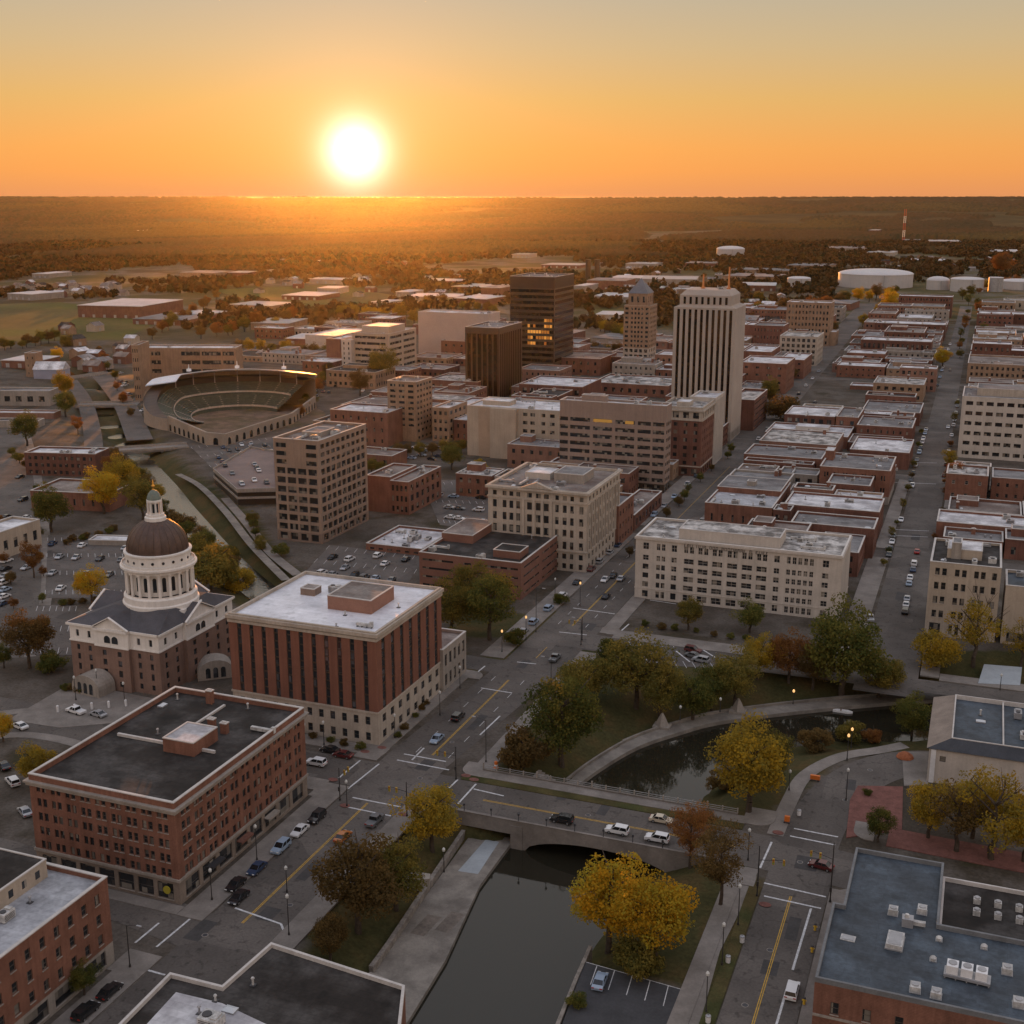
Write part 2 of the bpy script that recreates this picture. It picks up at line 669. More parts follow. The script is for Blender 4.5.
def build_ground():
    def lines(a, b, step, far, grow=1.22):
        mid = list(np.arange(a, b + 0.01, step))
        lo, hi = [], []
        s, v = step, a
        while v > -far:
            s *= grow
            v -= s
            lo.append(v)
        s, v = step, b
        while v < far:
            s *= grow
            v += s
            hi.append(v)
        return np.array(lo[::-1] + mid + hi)
    xs = lines(-340, 130, 2.5, 9300)
    y1 = list(np.arange(110, 400, 2.0)) + list(np.arange(400, 1000, 5.0))
    s, v, hi = 5.0, y1[-1], []
    while v < 9300:
        s *= 1.1
        v += s
        hi.append(v)
    s, v, lo = 3.0, 110, []
    while v > -2500:
        s *= 1.5
        v -= s
        lo.append(v)
    ys = np.array(lo[::-1] + y1 + hi)
    X, Y = np.meshgrid(xs, ys)
    Z = ground_z(X, Y)
    nx, ny = len(xs), len(ys)
    co = np.stack([X, Y, Z], -1).reshape(-1, 3)
    idx = np.arange(nx * ny).reshape(ny, nx)
    q = np.stack([idx[:-1, :-1], idx[:-1, 1:], idx[1:, 1:], idx[1:, :-1]], -1).reshape(-1, 4)
    me = D.meshes.new('ground')
    me.vertices.add(len(co))
    me.vertices.foreach_set('co', co.ravel())
    me.loops.add(q.size)
    me.loops.foreach_set('vertex_index', q.ravel().astype(np.int32))
    me.polygons.add(len(q))
    me.polygons.foreach_set('loop_start', np.arange(0, q.size, 4, dtype=np.int32))
    me.update(calc_edges=True)
    g = np.zeros(X.shape)
    for poly in GREENS:
        g = np.where(inside(X, Y, poly), 1.0, g)
    g = np.where(Z < -0.2, 1.0, g)
    g = np.where(inside(X, Y, LOT), 0.0, g)
    c = (-X * _sa + Y * _ca)
    far = np.clip((c - 950) / 250, 0, 1)
    fld = np.zeros(X.shape)
    for nm, arr in (('grassy', g), ('rural', far), ('field', fld)):
        a = me.attributes.new(nm, 'FLOAT', 'POINT')
        a.data.foreach_set('value', arr.ravel().astype(np.float32))
    # material: city ground (worn paving and dirt), lawn, countryside
    m, nt, p, N, L = _nodes('ground')
    geo = N('ShaderNodeNewGeometry')

    def tex(sc, det=5.0):
        n = N('ShaderNodeTexNoise')
        n.inputs['Scale'].default_value = sc
        n.inputs['Detail'].default_value = det
        n.inputs['Roughness'].default_value = 0.62
        L(geo.outputs['Position'], n.inputs['Vector'])
        return n.outputs[0]

    def ramp(f, stops):
        n = N('ShaderNodeValToRGB')
        while len(n.color_ramp.elements) < len(stops):
            n.color_ramp.elements.new(0.5)
        for e, (q_, c_) in zip(n.color_ramp.elements, stops):
            e.position = q_
            e.color = (*c_, 1)
        L(f, n.inputs[0])
        return n.outputs[0]

    def mix(f, a, b, mode='MIX'):
        n = N('ShaderNodeMix')
        n.data_type = 'RGBA'
        n.blend_type = mode
        if isinstance(f, float):
            n.inputs[0].default_value = f
        else:
            L(f, n.inputs[0])
        L(a, n.inputs[6])
        L(b, n.inputs[7])
        return n.outputs[2]

    def attr(nm):
        n = N('ShaderNodeAttribute')
        n.attribute_name = nm
        return n.outputs['Fac']
    city = ramp(tex(0.035), [(0.35, (0.058, 0.048, 0.036)), (0.47, (0.085, 0.071, 0.058)), (0.55, (0.115, 0.099, 0.084)), (0.63, (0.066, 0.054, 0.040)), (0.70, (0.045, 0.040, 0.020))])
    lawn = ramp(tex(0.09), [(0.33, (0.038, 0.040, 0.016)), (0.5, (0.062, 0.055, 0.022)), (0.68, (0.095, 0.062, 0.026))])
    rural = ramp(tex(0.006, 8.0), [(0.36, (0.055, 0.050, 0.020)), (0.47, (0.085, 0.072, 0.028)), (0.53, (0.14, 0.12, 0.095)), (0.58, (0.09, 0.062, 0.03)), (0.66, (0.06, 0.042, 0.02))])
    fine = ramp(tex(1.4, 4.0), [(0.3, (0.75, 0.75, 0.75)), (0.7, (1.25, 1.25, 1.25))])
    colr = mix(attr('rural'), mix(attr('grassy'), city, lawn), rural)
    colr = mix(1.0, colr, fine, 'MULTIPLY')
    L(colr, p.inputs['Base Color'])
    p.inputs['Roughness'].default_value = 0.95
    p.inputs['Specular IOR Level'].default_value = 0.1
    me.materials.append(m)
    o = link('ground', me)
    tag(o, kind='structure')
    # open fields far out, as their own sheets
    fm = surf('field_grass', (0.085, 0.092, 0.026), 0.2, 0.01, 0.2, 0.95, 0.1, tint=(0.12, 0.095, 0.04), tint_scale=0.006)
    for poly in FIELDS:
        b = MB()
        b.poly([(x, y, 0.08) for x, y in poly])
        if b.f:
            structure('field', b, fm)


build_ground()


def strip(mb, pts, w, z, mi=0, closed=False):
    """flat ribbon along points (x, y) of width w"""
    n = len(pts)
    L_, R_ = [], []
    for i, p in enumerate(pts):
        a = Vector(pts[max(i - 1, 0)])
        b = Vector(pts[min(i + 1, n - 1)])
        d = (b - a).normalized()
        ww = w[i] if isinstance(w, (list, tuple)) else w
        nn = Vector((-d.y, d.x)) * ww * 0.5
        L_.append((p[0] + nn.x, p[1] + nn.y, z))
        R_.append((p[0] - nn.x, p[1] - nn.y, z))
    for i in range(n - 1):
        mb.quad(R_[i], R_[i + 1], L_[i + 1], L_[i], mi)


def smooth_line(pts, k=8):
    """Catmull-Rom through points"""
    out = []
    n = len(pts)
    for i in range(n - 1):
        p0 = Vector(pts[max(i - 1, 0)])
        p1 = Vector(pts[i])
        p2 = Vector(pts[i + 1])
        p3 = Vector(pts[min(i + 2, n - 1)])
        for j in range(k):
            t = j / k
            out.append(tuple(0.5 * ((2 * p1) + (p2 - p0) * t + (2 * p0 - 5 * p1 + 4 * p2 - p3) * t * t + (3 * p1 - p0 - 3 * p2 + p3) * t ** 3)))
    out.append(tuple(pts[-1]))
    return out


def build_water():
    m, nt, p, N, L = _nodes('river_water')
    p.inputs['Base Color'].default_value = (0.020, 0.018, 0.012, 1)
    p.inputs['Roughness'].default_value = 0.04
    p.inputs['IOR'].default_value = 1.45
    p.inputs['Specular IOR Level'].default_value = 0.5
    geo = N('ShaderNodeNewGeometry')
    n = N('ShaderNodeTexNoise')
    n.inputs['Scale'].default_value = 0.9
    n.inputs['Detail'].default_value = 4.0
    L(geo.outputs['Position'], n.inputs['Vector'])
    b = N('ShaderNodeBump')
    b.inputs['Strength'].default_value = 0.04
    b.inputs['Distance'].default_value = 0.2
    L(n.outputs[0], b.inputs['Height'])
    L(b.outputs[0], p.inputs['Normal'])
    MATS['water'] = m
    mb = MB()
    # a sheet a little wider than the channel, its edges under the banks
    xs = [q[0] for q in RIVER]
    ys = [q[1] for q in RIVER]
    mb.quad((min(xs) - 1, min(ys) - 1, WZ), (max(xs) + 1, min(ys) - 1, WZ), (max(xs) + 1, max(ys) + 6, WZ), (min(xs) - 1, max(ys) + 6, WZ))
    structure('river_water', mb, m)
    cw = MB()
    strip(cw, smooth_line(CANAL, 4), (CANAL_W + 1.0) * 2, CZ)
    m2 = m.copy()
    m2.name = 'canal_water'
    m2.node_tree.nodes['Principled BSDF'].inputs['IOR'].default_value = 1.9
    m2.node_tree.nodes['Bump'].inputs['Strength'].default_value = .6
    structure('canal_water', cw, m2)


build_water()

# ------------------------------------------------------------------ streets (x across, y along the avenue), kerbed blocks, markings


def road(name, pts, w, z=0.0, mat=None):
    mb = MB()
    strip(mb, pts, w, z)
    return structure(name, mb, mat or ASPHALT)


AVE = [(-109, 100), (-109, 190), (-108.5, 225), (-104, 290), (-104, 340), (-105, 540), (-112, 760), (-122, 1150), (-131, 1500)]
road('avenue_road', AVE, [14, 14, 15, 17, 17, 17, 19, 20, 20], 0.0)
CROSS = [(-230, 214.5), (-116, 214.5), (-60, 213.2), (-22, 212.5), (10, 208)]
road('bridge_street_road', CROSS, [10, 12, 12.5, 13, 13], 0.004)
RD = [(-23, 90), (-23, 198), (-23, 222), (-20.5, 240), (-15, 254), (-6, 263), (6, 266)]
road('riverside_road', smooth_line(RD, 6), 11.2, 0.008)
ST_B = [(-16, 300), (-16, 345), (-17, 480), (-19.5, 790), (-22, 1225), (-24, 1500)]
road('side_street_road', ST_B, [15, 15, 13.5, 13, 13, 13], 0.004)
FRONT = [(-100, 309), (-60, 308), (-15, 309), (60, 309)]
road('frontage_road', FRONT, [13, 9, 9, 8], 0.008)
road('market_lane_road', [(-230, 283), (-112, 283)], 9, 0.004)
road('west_cross_road', [(-400, 163), (-165, 160), (-112, 152)], 10, 0.012)
for k, yy in enumerate((430, 560, 700, 860, 1040)):
    road('cross_street_road', [(-300 if k else -113, yy), (-14, yy - 2), (150, yy - 4)], 10, 0.012)
W_ST = [at(-8, 660), at(14, 600), at(18, 540), at(14, 470), at(4, 420)]
road('pavement', smooth_line(W_ST, 6), 22, 0.006, CONCRETE)
road('west_street_road', smooth_line(W_ST, 6), 15, 0.016, ASPHALT)
W_ST2 = [at(-60, 735), at(30, 722), at(110, 735), at(180, 770)]
road('pavement', smooth_line(W_ST2, 6), 17, 0.009, CONCRETE)
road('courthouse_road', smooth_line(W_ST2, 6), 11, 0.019, ASPHALT)
road('canal_street_road', smooth_line([at(140, 440), at(122, 400), at(96, 370), at(76, 352), at(50, 330)], 4), 13, 0.016, ASPHALT_WORN)
road('stadium_road', smooth_line([at(95, 470), at(92, 430), at(84, 400), at(70, 380)], 4), 9, 0.02, ASPHALT_WORN)


# ------------------------------------------------------------------ building kit
BRICK = surf('red_brick', (0.205, 0.098, 0.068), 0.22, 0.25, 3.5, 0.9, 0.2, streak=0.18, course=1.3)
BRICK_B = surf('brown_brick', (0.20, 0.098, 0.07), 0.2, 0.2, 3, 0.9, 0.2, streak=0.18)
BRICK_D = surf('dark_red_brick', (0.155, 0.074, 0.055), 0.22, 0.15, 3, 0.9, 0.2, streak=0.2, objvar=0.2)
BRICK_T = surf('tan_brick', (0.30, 0.20, 0.135), 0.18, 0.2, 3, 0.9, 0.2, streak=0.15)
BRICK_P = surf('pink_brick', (0.25, 0.14, 0.105), 0.16, 0.2, 3, 0.9, 0.2, streak=0.12)
STONE = surf('pale_stone', (0.41, 0.352, 0.292), 0.14, 0.2, 2.5, 0.85, 0.3, streak=0.14)
STONE_G = surf('grey_stone', (0.30, 0.265, 0.23), 0.15, 0.2, 2.5, 0.85, 0.3, streak=0.15)
CREAM = surf('cream_concrete', (0.40, 0.333, 0.263), 0.1, 0.15, 2, 0.85, 0.3, streak=0.1)
WHITEWALL = surf('white_plaster', (0.49, 0.438, 0.385), 0.1, 0.2, 2.5, 0.8, 0.3, streak=0.1)
BROWNPANEL = surf('brown_panel', (0.22, 0.155, 0.12), 0.12, 0.15, 2, 0.75, 0.3, streak=0.12)
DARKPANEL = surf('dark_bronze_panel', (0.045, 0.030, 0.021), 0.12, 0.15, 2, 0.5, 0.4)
R_WHITE = surf('white_roof_membrane', (0.70, 0.70, 0.72), 0.2, 0.12, 1.2, 0.6, 0.35, tint=(0.40, 0.39, 0.41), tint_scale=0.13, seam=.22)
R_GREY = surf('grey_gravel_roof', (0.24, 0.235, 0.235), 0.25, 0.15, 1.5, 0.85, 0.3, tint=(0.16, 0.15, 0.15), tint_scale=0.07, seam=.25)
R_BLUE = surf('blue_grey_roof', (0.062, 0.082, 0.104), 0.34, 0.25, 1.6, 0.6, 0.35, tint=(0.042, 0.054, 0.068), tint_scale=0.12, seam=.3)
R_DARK = surf('black_tar_roof', (0.027, 0.022, 0.019), 0.34, 0.2, 1.3, 0.85, 0.3, tint=(0.055, 0.05, 0.047), tint_scale=0.1, seam=.3)
R_BROWN = surf('brown_gravel_roof', (0.15, 0.115, 0.10), 0.3, 0.15, 1.5, 0.85, 0.3, tint=(0.24, 0.21, 0.19), tint_scale=0.1)
R_MOTT = surf('patched_roof', (0.46, 0.44, 0.42), 0.4, 0.35, 1.2, 0.6, 0.4, tint=(0.10, 0.09, 0.085), tint_scale=0.2)
COPING = surf('pale_coping', (0.50, 0.47, 0.44), 0.15, 0.4, 3, 0.7, 0.3)
FRAME_M = plain('window_frame', (0.10, 0.085, 0.075), 0.6, 0.3)
FRAME_W = plain('pale_window_frame', (0.42, 0.38, 0.34), 0.6, 0.3)
GL_BLUE = glass('cool_glass', (0.02, 0.025, 0.03), (0.10, 0.10, 0.11), 0.2)
GL_STORE = glass('shop_glass', (0.015, 0.015, 0.016), (0.10, 0.085, 0.06), 0.3, 0.06)
GL_BRONZE = glass('bronze_glass', (0.014, 0.009, 0.006), (0.05, 0.03, 0.018), 0.3, 0.10)

_win_mesh = {}


def window_mesh(w, h, glassm, framem, mull, near):
    key = (round(w, 2), round(h, 2), glassm.name, framem.name, mull)
    if key in _win_mesh:
        return _win_mesh[key]
    b = MB()
    b.quad((0, 0, 0), (w, 0, 0), (w, 0, h), (0, 0, h), 0)
    me = b.mesh('window')
    me.materials.append(glassm)
    f = MB()
    t = min(0.09, w * 0.12)
    e = -0.05
    for (x0, z0, x1, z1) in ((0, 0, t, h), (w - t, 0, w, h), (t, 0, w - t, t), (t, h - t, w - t, h)):
        f.box(x0, e, z0, x1, -0.004, z1)
    if mull >= 1:
        f.box(t, e + 0.01, h * 0.5 - t * .4, w - t, -0.004, h * 0.5 + t * .4)
    if mull >= 2:
        for k in range(1, mull):
            x = w * k / mull
            f.box(x - t * .4, e + 0.012, t, x + t * .4, -0.004, h - t)
    fm = f.mesh('frame')
    fm.materials.append(framem)
    _win_mesh[key] = (me, fm)
    return me, fm


def cols_of(n, wf, W, margin=0.0, pair=0.0):
    """n openings over width W; wf share of a bay that is open; pair > 0 splits each into two with a pier of that share"""
    out = []
    bay = (W - 2 * margin) / n
    for i in range(n):
        c = margin + bay * (i + 0.5)
        hw = bay * wf / 2
        if pair:
            g = bay * pair / 2
            out += [(c - hw, c - g), (c + g, c + hw)]
        else:
            out.append((c - hw, c + hw))
    return out


def facade(mb, p0, p1, z0, z1, cols, rows, mi=0, depth=0.22):
    """wall from p0 to p1 (outside on the right hand) with real recessed openings; returns the openings"""
    p0 = Vector(p0)
    p1 = Vector(p1)
    W = (p1 - p0).length
    d = (p1 - p0) / W
    n = Vector((d.y, -d.x))

    def P(u, z, q=0.0):
        return (p0.x + d.x * u - n.x * q, p0.y + d.y * u - n.y * q, z)
    res = []
    if not cols or not rows:
        mb.quad(P(0, z0), P(W, z0), P(W, z1), P(0, z1), mi)
        return res
    zc = z0
    for (za, zb) in rows:
        if za - zc > 1e-4:
            mb.quad(P(0, zc), P(W, zc), P(W, za), P(0, za), mi)
        uc = 0
        for (ua, ub) in cols:
            if ua - uc > 1e-4:
                mb.quad(P(uc, za), P(ua, za), P(ua, zb), P(uc, zb), mi)
            mb.quad(P(ua, za), P(ub, za), P(ub, za, depth), P(ua, za, depth), mi)
            mb.quad(P(ua, zb, depth), P(ub, zb, depth), P(ub, zb), P(ua, zb), mi)
            mb.quad(P(ua, za), P(ua, za, depth), P(ua, zb, depth), P(ua, zb), mi)
            mb.quad(P(ub, za, depth), P(ub, za), P(ub, zb), P(ub, zb, depth), mi)
            res.append((P(ua, za, depth), atan2(d.y, d.x), ub - ua, zb - za))
            uc = ub
        if W - uc > 1e-4:
            mb.quad(P(uc, za), P(W, za), P(W, zb), P(uc, zb), mi)
        zc = zb
    if z1 - zc > 1e-4:
        mb.quad(P(0, zc), P(W, zc), P(W, z1), P(0, z1), mi)
    return res


def rows_of(n, hf, z0, z1, lo=0.0):
    s = (z1 - z0) / n
    return [(z0 + s * (i + 0.5 - hf / 2) + lo, z0 + s * (i + 0.5 + hf / 2) + lo) for i in range(n)]


def place_windows(root, wins, glassm, framem, mull=0, near=False, cap=96, sill=None, lit=()):
    """wins in root coordinates; the nearest `cap` as parts, the others as one part"""
    base = root.location

    def dc(w):
        return dist_cam(w[0][0] + base.x, w[0][1] + base.y, w[0][2]) - w[2] * w[3]
    wins = sorted(wins, key=dc)
    one, rest = wins[:cap], wins[cap:]
    for k, (p, a, w, h) in enumerate(one):
        me, fm = window_mesh(w, h, glassm, framem, mull, near)
        o = link('window', me, root)
        o.matrix_local = Matrix.Translation(p) @ Matrix.Rotation(a, 4, 'Z')
        if near:
            link('frame', fm, o)
            if sill:
                key = ('sill', round(w, 2), sill.name)
                if key not in _win_mesh:
                    s = MB()
                    s.box(-0.08, -0.34, -0.14, w + 0.08, -0.22, 0.0)
                    _win_mesh[key] = s.mesh('sill')
                    _win_mesh[key].materials.append(sill)
                link('sill', _win_mesh[key], o)
    if rest:
        b = MB()
        for (p, a, w, h) in rest:
            c, s = cos(a), sin(a)
            q = [(p[0] + c * u, p[1] + s * u, p[2] + v) for u, v in ((0, 0), (w, 0), (w, h), (0, h))]
            b.quad(*q)
        r = b.build('window', glassm, root)
        tag(r, 'the smaller windows further along the walls', kind='stuff')


def ring(mb, x0, y0, x1, y1, z0, z1, o, i, mi=0):
    """rectangular frame: o metres out and i metres in from the outline"""
    mb.box(x0 - o, y0 - o, z0, x1 + o, y0 + i, z1, mi)
    mb.box(x0 - o, y1 - i, z0, x1 + o, y1 + o, z1, mi)
    mb.box(x0 - o, y0 + i, z0, x0 + i, y1 - i, z1, mi)
    mb.box(x1 - i, y0 + i, z0, x1 + o, y1 - i, z1, mi)


UNITP = surf('roof_unit_paint', (.46, .45, .43), .3, .8, 4, .6, .4, streak=.25)


def unit_mesh(kind, rnd):
    b = MB()
    if kind == 'rooftop_unit':
        w, d, h = rnd.uniform(1.6, 3.4), rnd.uniform(1.4, 2.4), rnd.uniform(1.0, 1.7)
        b.box(-w / 2, -d / 2, 0.15, w / 2, d / 2, h)
        b.box(-w / 2 + .1, -d / 2 + .1, 0, -w / 2 + .3, d / 2 - .1, 0.15, 1)
        b.box(w / 2 - .3, -d / 2 + .1, 0, w / 2 - .1, d / 2 - .1, 0.15, 1)
        r = min(w, d) * 0.33
        b.tube((-w * .2, 0, h), (-w * .2, 0, h + 0.18), r * .9, r * .9, 12, 1)
        b.box(w * .12, -d * .36, h, w * .42, d * .36, h + 0.25, 0)
        for q in range(4):
            zz = 0.35 + q * (h - .5) / 4
            b.box(-w * .42, -d / 2 - .03, zz, w * .42, -d / 2 - .003, zz + .1, 1)
    elif kind == 'vent_pipe':
        h = rnd.uniform(.7, 1.3)
        b.tube((0, 0, 0), (0, 0, h), .16, .16, 8)
        b.tube((0, 0, h), (0, 0, h + .18), .3, .2, 8)
        b.box(-.4, -.4, 0, .4, .4, .12, 1)
    elif kind == 'skylight':
        w, d = rnd.uniform(1.2, 2.2), rnd.uniform(1, 1.6)
        b.box(-w / 2, -d / 2, 0, w / 2, d / 2, .3, 1)
        i = len(b.v)
        b.v += [(-w / 2, -d / 2, .3), (w / 2, -d / 2, .3), (w / 2, d / 2, .3), (-w / 2, d / 2, .3), (-w / 4, 0, .62), (w / 4, 0, .62)]
        b.f += [(i, i + 1, i + 5, i + 4), (i + 1, i + 2, i + 5), (i + 2, i + 3, i + 4, i + 5), (i + 3, i, i + 4)]
        b.m += [0, 0, 0, 0]
    elif kind == 'duct':
        L_ = rnd.uniform(4, 9)
        b.box(-L_ / 2, -.35, .3, L_ / 2, .35, .95)
        for q in range(4):
            x = -L_ / 2 + .3 + q * (L_ - .6) / 3
            b.box(x - .08, -.42, 0, x + .08, .42, .3, 1)
        b.box(L_ / 2 - .7, -.35, .95, L_ / 2, .35, 1.5)
    elif kind == 'chimney':
        h = rnd.uniform(1.8, 2.8)
        b.box(-.7, -.5, 0, .7, .5, h)
        b.box(-.8, -.6, h, .8, .6, h + .2, 1)
        b.box(-.45, -.25, h + .2, .45, .25, h + .4, 1)
    return b


def add_units(root, rnd, box, z, kinds, avoid=()):
    x0, y0, x1, y1 = box
    for kind in kinds:
        for _ in range(20):
            x, y = rnd.uniform(x0 + 2, x1 - 2), rnd.uniform(y0 + 2, y1 - 2)
            if all(not (a[0] - 2.5 < x < a[2] + 2.5 and a[1] - 2.5 < y < a[3] + 2.5) for a in avoid):
                break
        else:
            continue
        mats = {'chimney': [BRICK, COPING], 'skylight': [plain('skylight_plastic', (0.55, 0.58, 0.6), 0.3), GREYMETAL]}.get(kind, [rnd.choice([UNITP, GREYMETAL, UNITP]), DARKMETAL])
        o = unit_mesh(kind, rnd).build(kind, mats, root, (x, y, z))
        o.rotation_euler.z = rnd.choice([0, 0, pi / 2])


def solve_box(base, top, xL, xR, h=None, dl=None, dr=None, rz=0.0, dw=None):
    """centre, width, depth and height from picture columns; base = near right corner on the ground (near left corner when dw, the width to the right, is given)"""
    px, py = at(*base)
    if h is None:
        h = height_at((px, py), top)
    c, s = cos(rz), sin(rz)
    if dw is not None:
        wl = dw
        px, py = px + c * dw, py + s * dw
    else:
        wl = dl if dl is not None else slide((px, py, h), (-c, -s), xL)
    wr = dr if dr is not None else slide((px, py, h), (-s, c), xR)
    cx = px - c * wl / 2 - s * wr / 2
    cy = py - s * wl / 2 + c * wr / 2
    return cx, cy, wl, wr, h


FOOT = []


def building(name, label, cat, base, top=None, xL=None, xR=None, h=None, dl=None, dr=None, wall=None, roof=None,
             front=None, side=None, zones=None, parapet=0.8, coping=None, cornice=None, units=(), pent=None, seed=0,
             glassm=None, framem=None, mull=1, near=False, rz=0.0, dw=None, box=None, group=None, sill=None, depth=0.22, wing=None, cap=96, margin=None):
    """front and side: (n, open share, rows, open share of the storey[, pair]) ; zones: [(z_top, material, front, side)] from the ground"""
    rnd = random.Random(sum(map(ord, label)) + seed)
    if box:
        x0, y0, x1, y1, h = box
        cx, cy, W, Dp = (x0 + x1) / 2, (y0 + y1) / 2, x1 - x0, y1 - y0
    else:
        cx, cy, W, Dp, h = solve_box(base, top, xL, xR, h, dl, dr, rz, dw)
    FOOT.append((cx - W / 2, cy - Dp / 2, cx + W / 2, cy + Dp / 2) if abs(rz) < .02 else (cx - max(W, Dp) / 2, cy - max(W, Dp) / 2, cx + max(W, Dp) / 2, cy + max(W, Dp) / 2))
    root = empty(name, (cx, cy, 0), label, cat, group)
    root.rotation_euler.z = rz
    a, b, c, d = -W / 2, -Dp / 2, W / 2, Dp / 2
    glassm = glassm or MATS['window_glass']
    framem = framem or FRAME_M
    zr = h - parapet
    zones = zones or [(None, wall, front, side)]
    z = -0.3
    wins_all = []
    for k, (zt, mat, fs, ss) in enumerate(zones):
        zt = zr if zt is None else zt
        mb = MB()
        wins = []
        for sp, q0, q1, L_ in ((fs, (a, b), (c, b), W), (ss, (c, b), (c, d), Dp)):
            if sp:
                n, wf, r, hf = sp[:4]
                m_ = margin if margin is not None else min(1.2, L_ * 0.03)
                cs = [(L_ * u, L_ * v) for u, v in n] if isinstance(n, list) else cols_of(n, wf, L_, m_, sp[4] if len(sp) > 4 else 0)
                wins += facade(mb, q0, q1, z, zt, cs, rows_of(r, hf, max(z, 0), zt), 0, depth)
            else:
                facade(mb, q0, q1, z, zt, None, None)
        facade(mb, (c, d), (a, d), z, zt, None, None)
        facade(mb, (a, d), (a, b), z, zt, None, None)
        mb.build('wall' if k == len(zones) - 1 else 'ground_storey' if k == 0 else 'wall', mat, root)
        wins_all.append(wins)
        z = zt
    allw = [w for ws in wins_all for w in ws]
    place_windows(root, allw, glassm, framem, mull, near, cap, sill)
    rf = MB()
    rf.quad((a, b, zr - .05), (c, b, zr - .05), (c, d, zr - .05), (a, d, zr - .05))
    rf.build('roof', roof or R_GREY, root)
    pm = MB()
    t = min(0.45, W * .05)
    ring(pm, a, b, c, d, zr, h - 0.12, 0.0, t)
    pm.build('parapet', zones[-1][1], root)
    cm = MB()
    ring(cm, a, b, c, d, h - 0.12, h + 0.06, 0.07, t + 0.05)
    cm.build('coping', coping or COPING, root)
    for (zz, hh, out, mat) in (cornice or ()):
        rm = MB()
        ring(rm, a, b, c, d, zz, zz + hh, out, -0.003)
        rm.build('cornice', mat, root)
    avoid = []
    for pn in (pent or ()):
        u0, v0, u1, v1, ph, pmat, prf = pn
        bx = (a + W * u0, b + Dp * v0, a + W * u1, b + Dp * v1)
        pb = MB()
        pb.box(bx[0], bx[1], zr - .05, bx[2], bx[3], zr + ph)
        p_ = pb.build('penthouse', pmat, root)
        rb = MB()
        ring(rb, bx[0], bx[1], bx[2], bx[3], zr + ph, zr + ph + .2, .06, .3, 1)
        rb.quad((bx[0] + .3, bx[1] + .3, zr + ph + .04), (bx[2] - .3, bx[1] + .3, zr + ph + .04), (bx[2] - .3, bx[3] - .3, zr + ph + .04), (bx[0] + .3, bx[3] - .3, zr + ph + .04), 0)
        rb.build('penthouse_roof', [prf, COPING], p_)
        avoid.append(bx)
    if units:
        add_units(root, rnd, (a, b, c, d), zr - .05, units, avoid)
    return root, (a, b, c, d, h, zr)

# ------------------------------------------------------------------ the large buildings of the foreground and centre
U4 = ['rooftop_unit', 'rooftop_unit', 'vent_pipe', 'vent_pipe']
U7 = U4 + ['duct', 'skylight', 'rooftop_unit', 'vent_pipe']
U2 = ['rooftop_unit', 'vent_pipe']

# red brick corner block, bottom left
b1, q1 = building('brick_building', 'red brick corner block of six storeys with dark flat roof and shopfronts', 'building',
                  (181, 905), 803, 28, 304, dr=43.6, zones=[(4.4, surf('shopfront_stone', (.23, .185, .15), .2, .3, 3, .9, .2), (7, .80, 1, .72), (8, .80, 1, .72)), (None, BRICK, (9, .66, 5, .56, .12), (11, .66, 5, .56, .12))],
                  roof=R_DARK, parapet=1.1, near=True, sill=STONE_G, mull=1, coping=COPING, cap=100,
                  cornice=[(4.4, .5, .25, STONE_G)], units=['vent_pipe', 'vent_pipe', 'chimney', 'chimney', 'chimney', 'skylight', 'duct', 'vent_pipe'],
                  pent=[(.50, .42, .72, .60, 2.6, BRICK, R_WHITE)])
a, b, c, d, h, zr = q1
mb = MB()
ring(mb, a, b, c, d, h - 2.1, h - 1.5, 0.45, -0.003)
ring(mb, a, b, c, d, h - 1.5, h - 1.2, 0.75, -0.003)
mb.build('cornice', STONE_G, b1)
mb = MB()
mb.box(a + 3, -1.0, zr - .04, c - 6, -.5, zr + .5)
mb.box(a + 14, -.49, zr - .04, a + 14.5, d - 3, zr + .35)
mb.build('roof_divider', COPING, b1)
mb = MB()
mb.tube((c - 2.6, b - .28, 2.5), (c - 2.6, b - .12, 2.5), .75, .75, 20)
mb.build('round_sign', plain('yellow_sign', (.38, .32, .03), .6), b1)
for k in range(3):
    mb = MB()
    mb.box(c + .02, b + 8 + k * 9.5, 3.0, c + 1.3, b + 12 + k * 9.5, 3.15)
    mb.box(c + 1.18, b + 8 + k * 9.5, 2.7, c + 1.3, b + 12 + k * 9.5, 3.0)
    mb.build('awning', [DARKMETAL, BRICK_D, STONE_G][k], b1)

b2, q2 = building('brick_building', 'four-storey brick building with pale grey roof and cream penthouse at the bottom left corner', 'building',
                  (114, 962), box=(-152, 92, -122.8, 140.3, 15.4), zones=[(3.8, STONE_G, None, (7, .78, 1, .7)), (None, BRICK, None, (15, .36, 3, .5))],
                  roof=surf('pale_blue_roof', (.42, .43, .46), .25, .15, 1.2, .6, .4, tint=(.30, .31, .33), tint_scale=.12, seam=.2), parapet=.9, near=True, sill=STONE_G, units=U4, pent=[(.10, .55, .66, .955, 3.0, CREAM, R_DARK)])
a, b, c, d, h, zr = q2
for k in range(6):
    window_mesh(1.0, 1.3, MATS['window_glass'], FRAME_M, 0, False)
    o = link('window', window_mesh(1.0, 1.3, MATS['window_glass'], FRAME_M, 0, False)[0], b2)
    o.matrix_local = Matrix.Translation((a + (c - a) * .66 + .012, b + (d - b) * (.60 + .06 * k), zr + .8)) @ Matrix.Rotation(pi / 2, 4, 'Z')

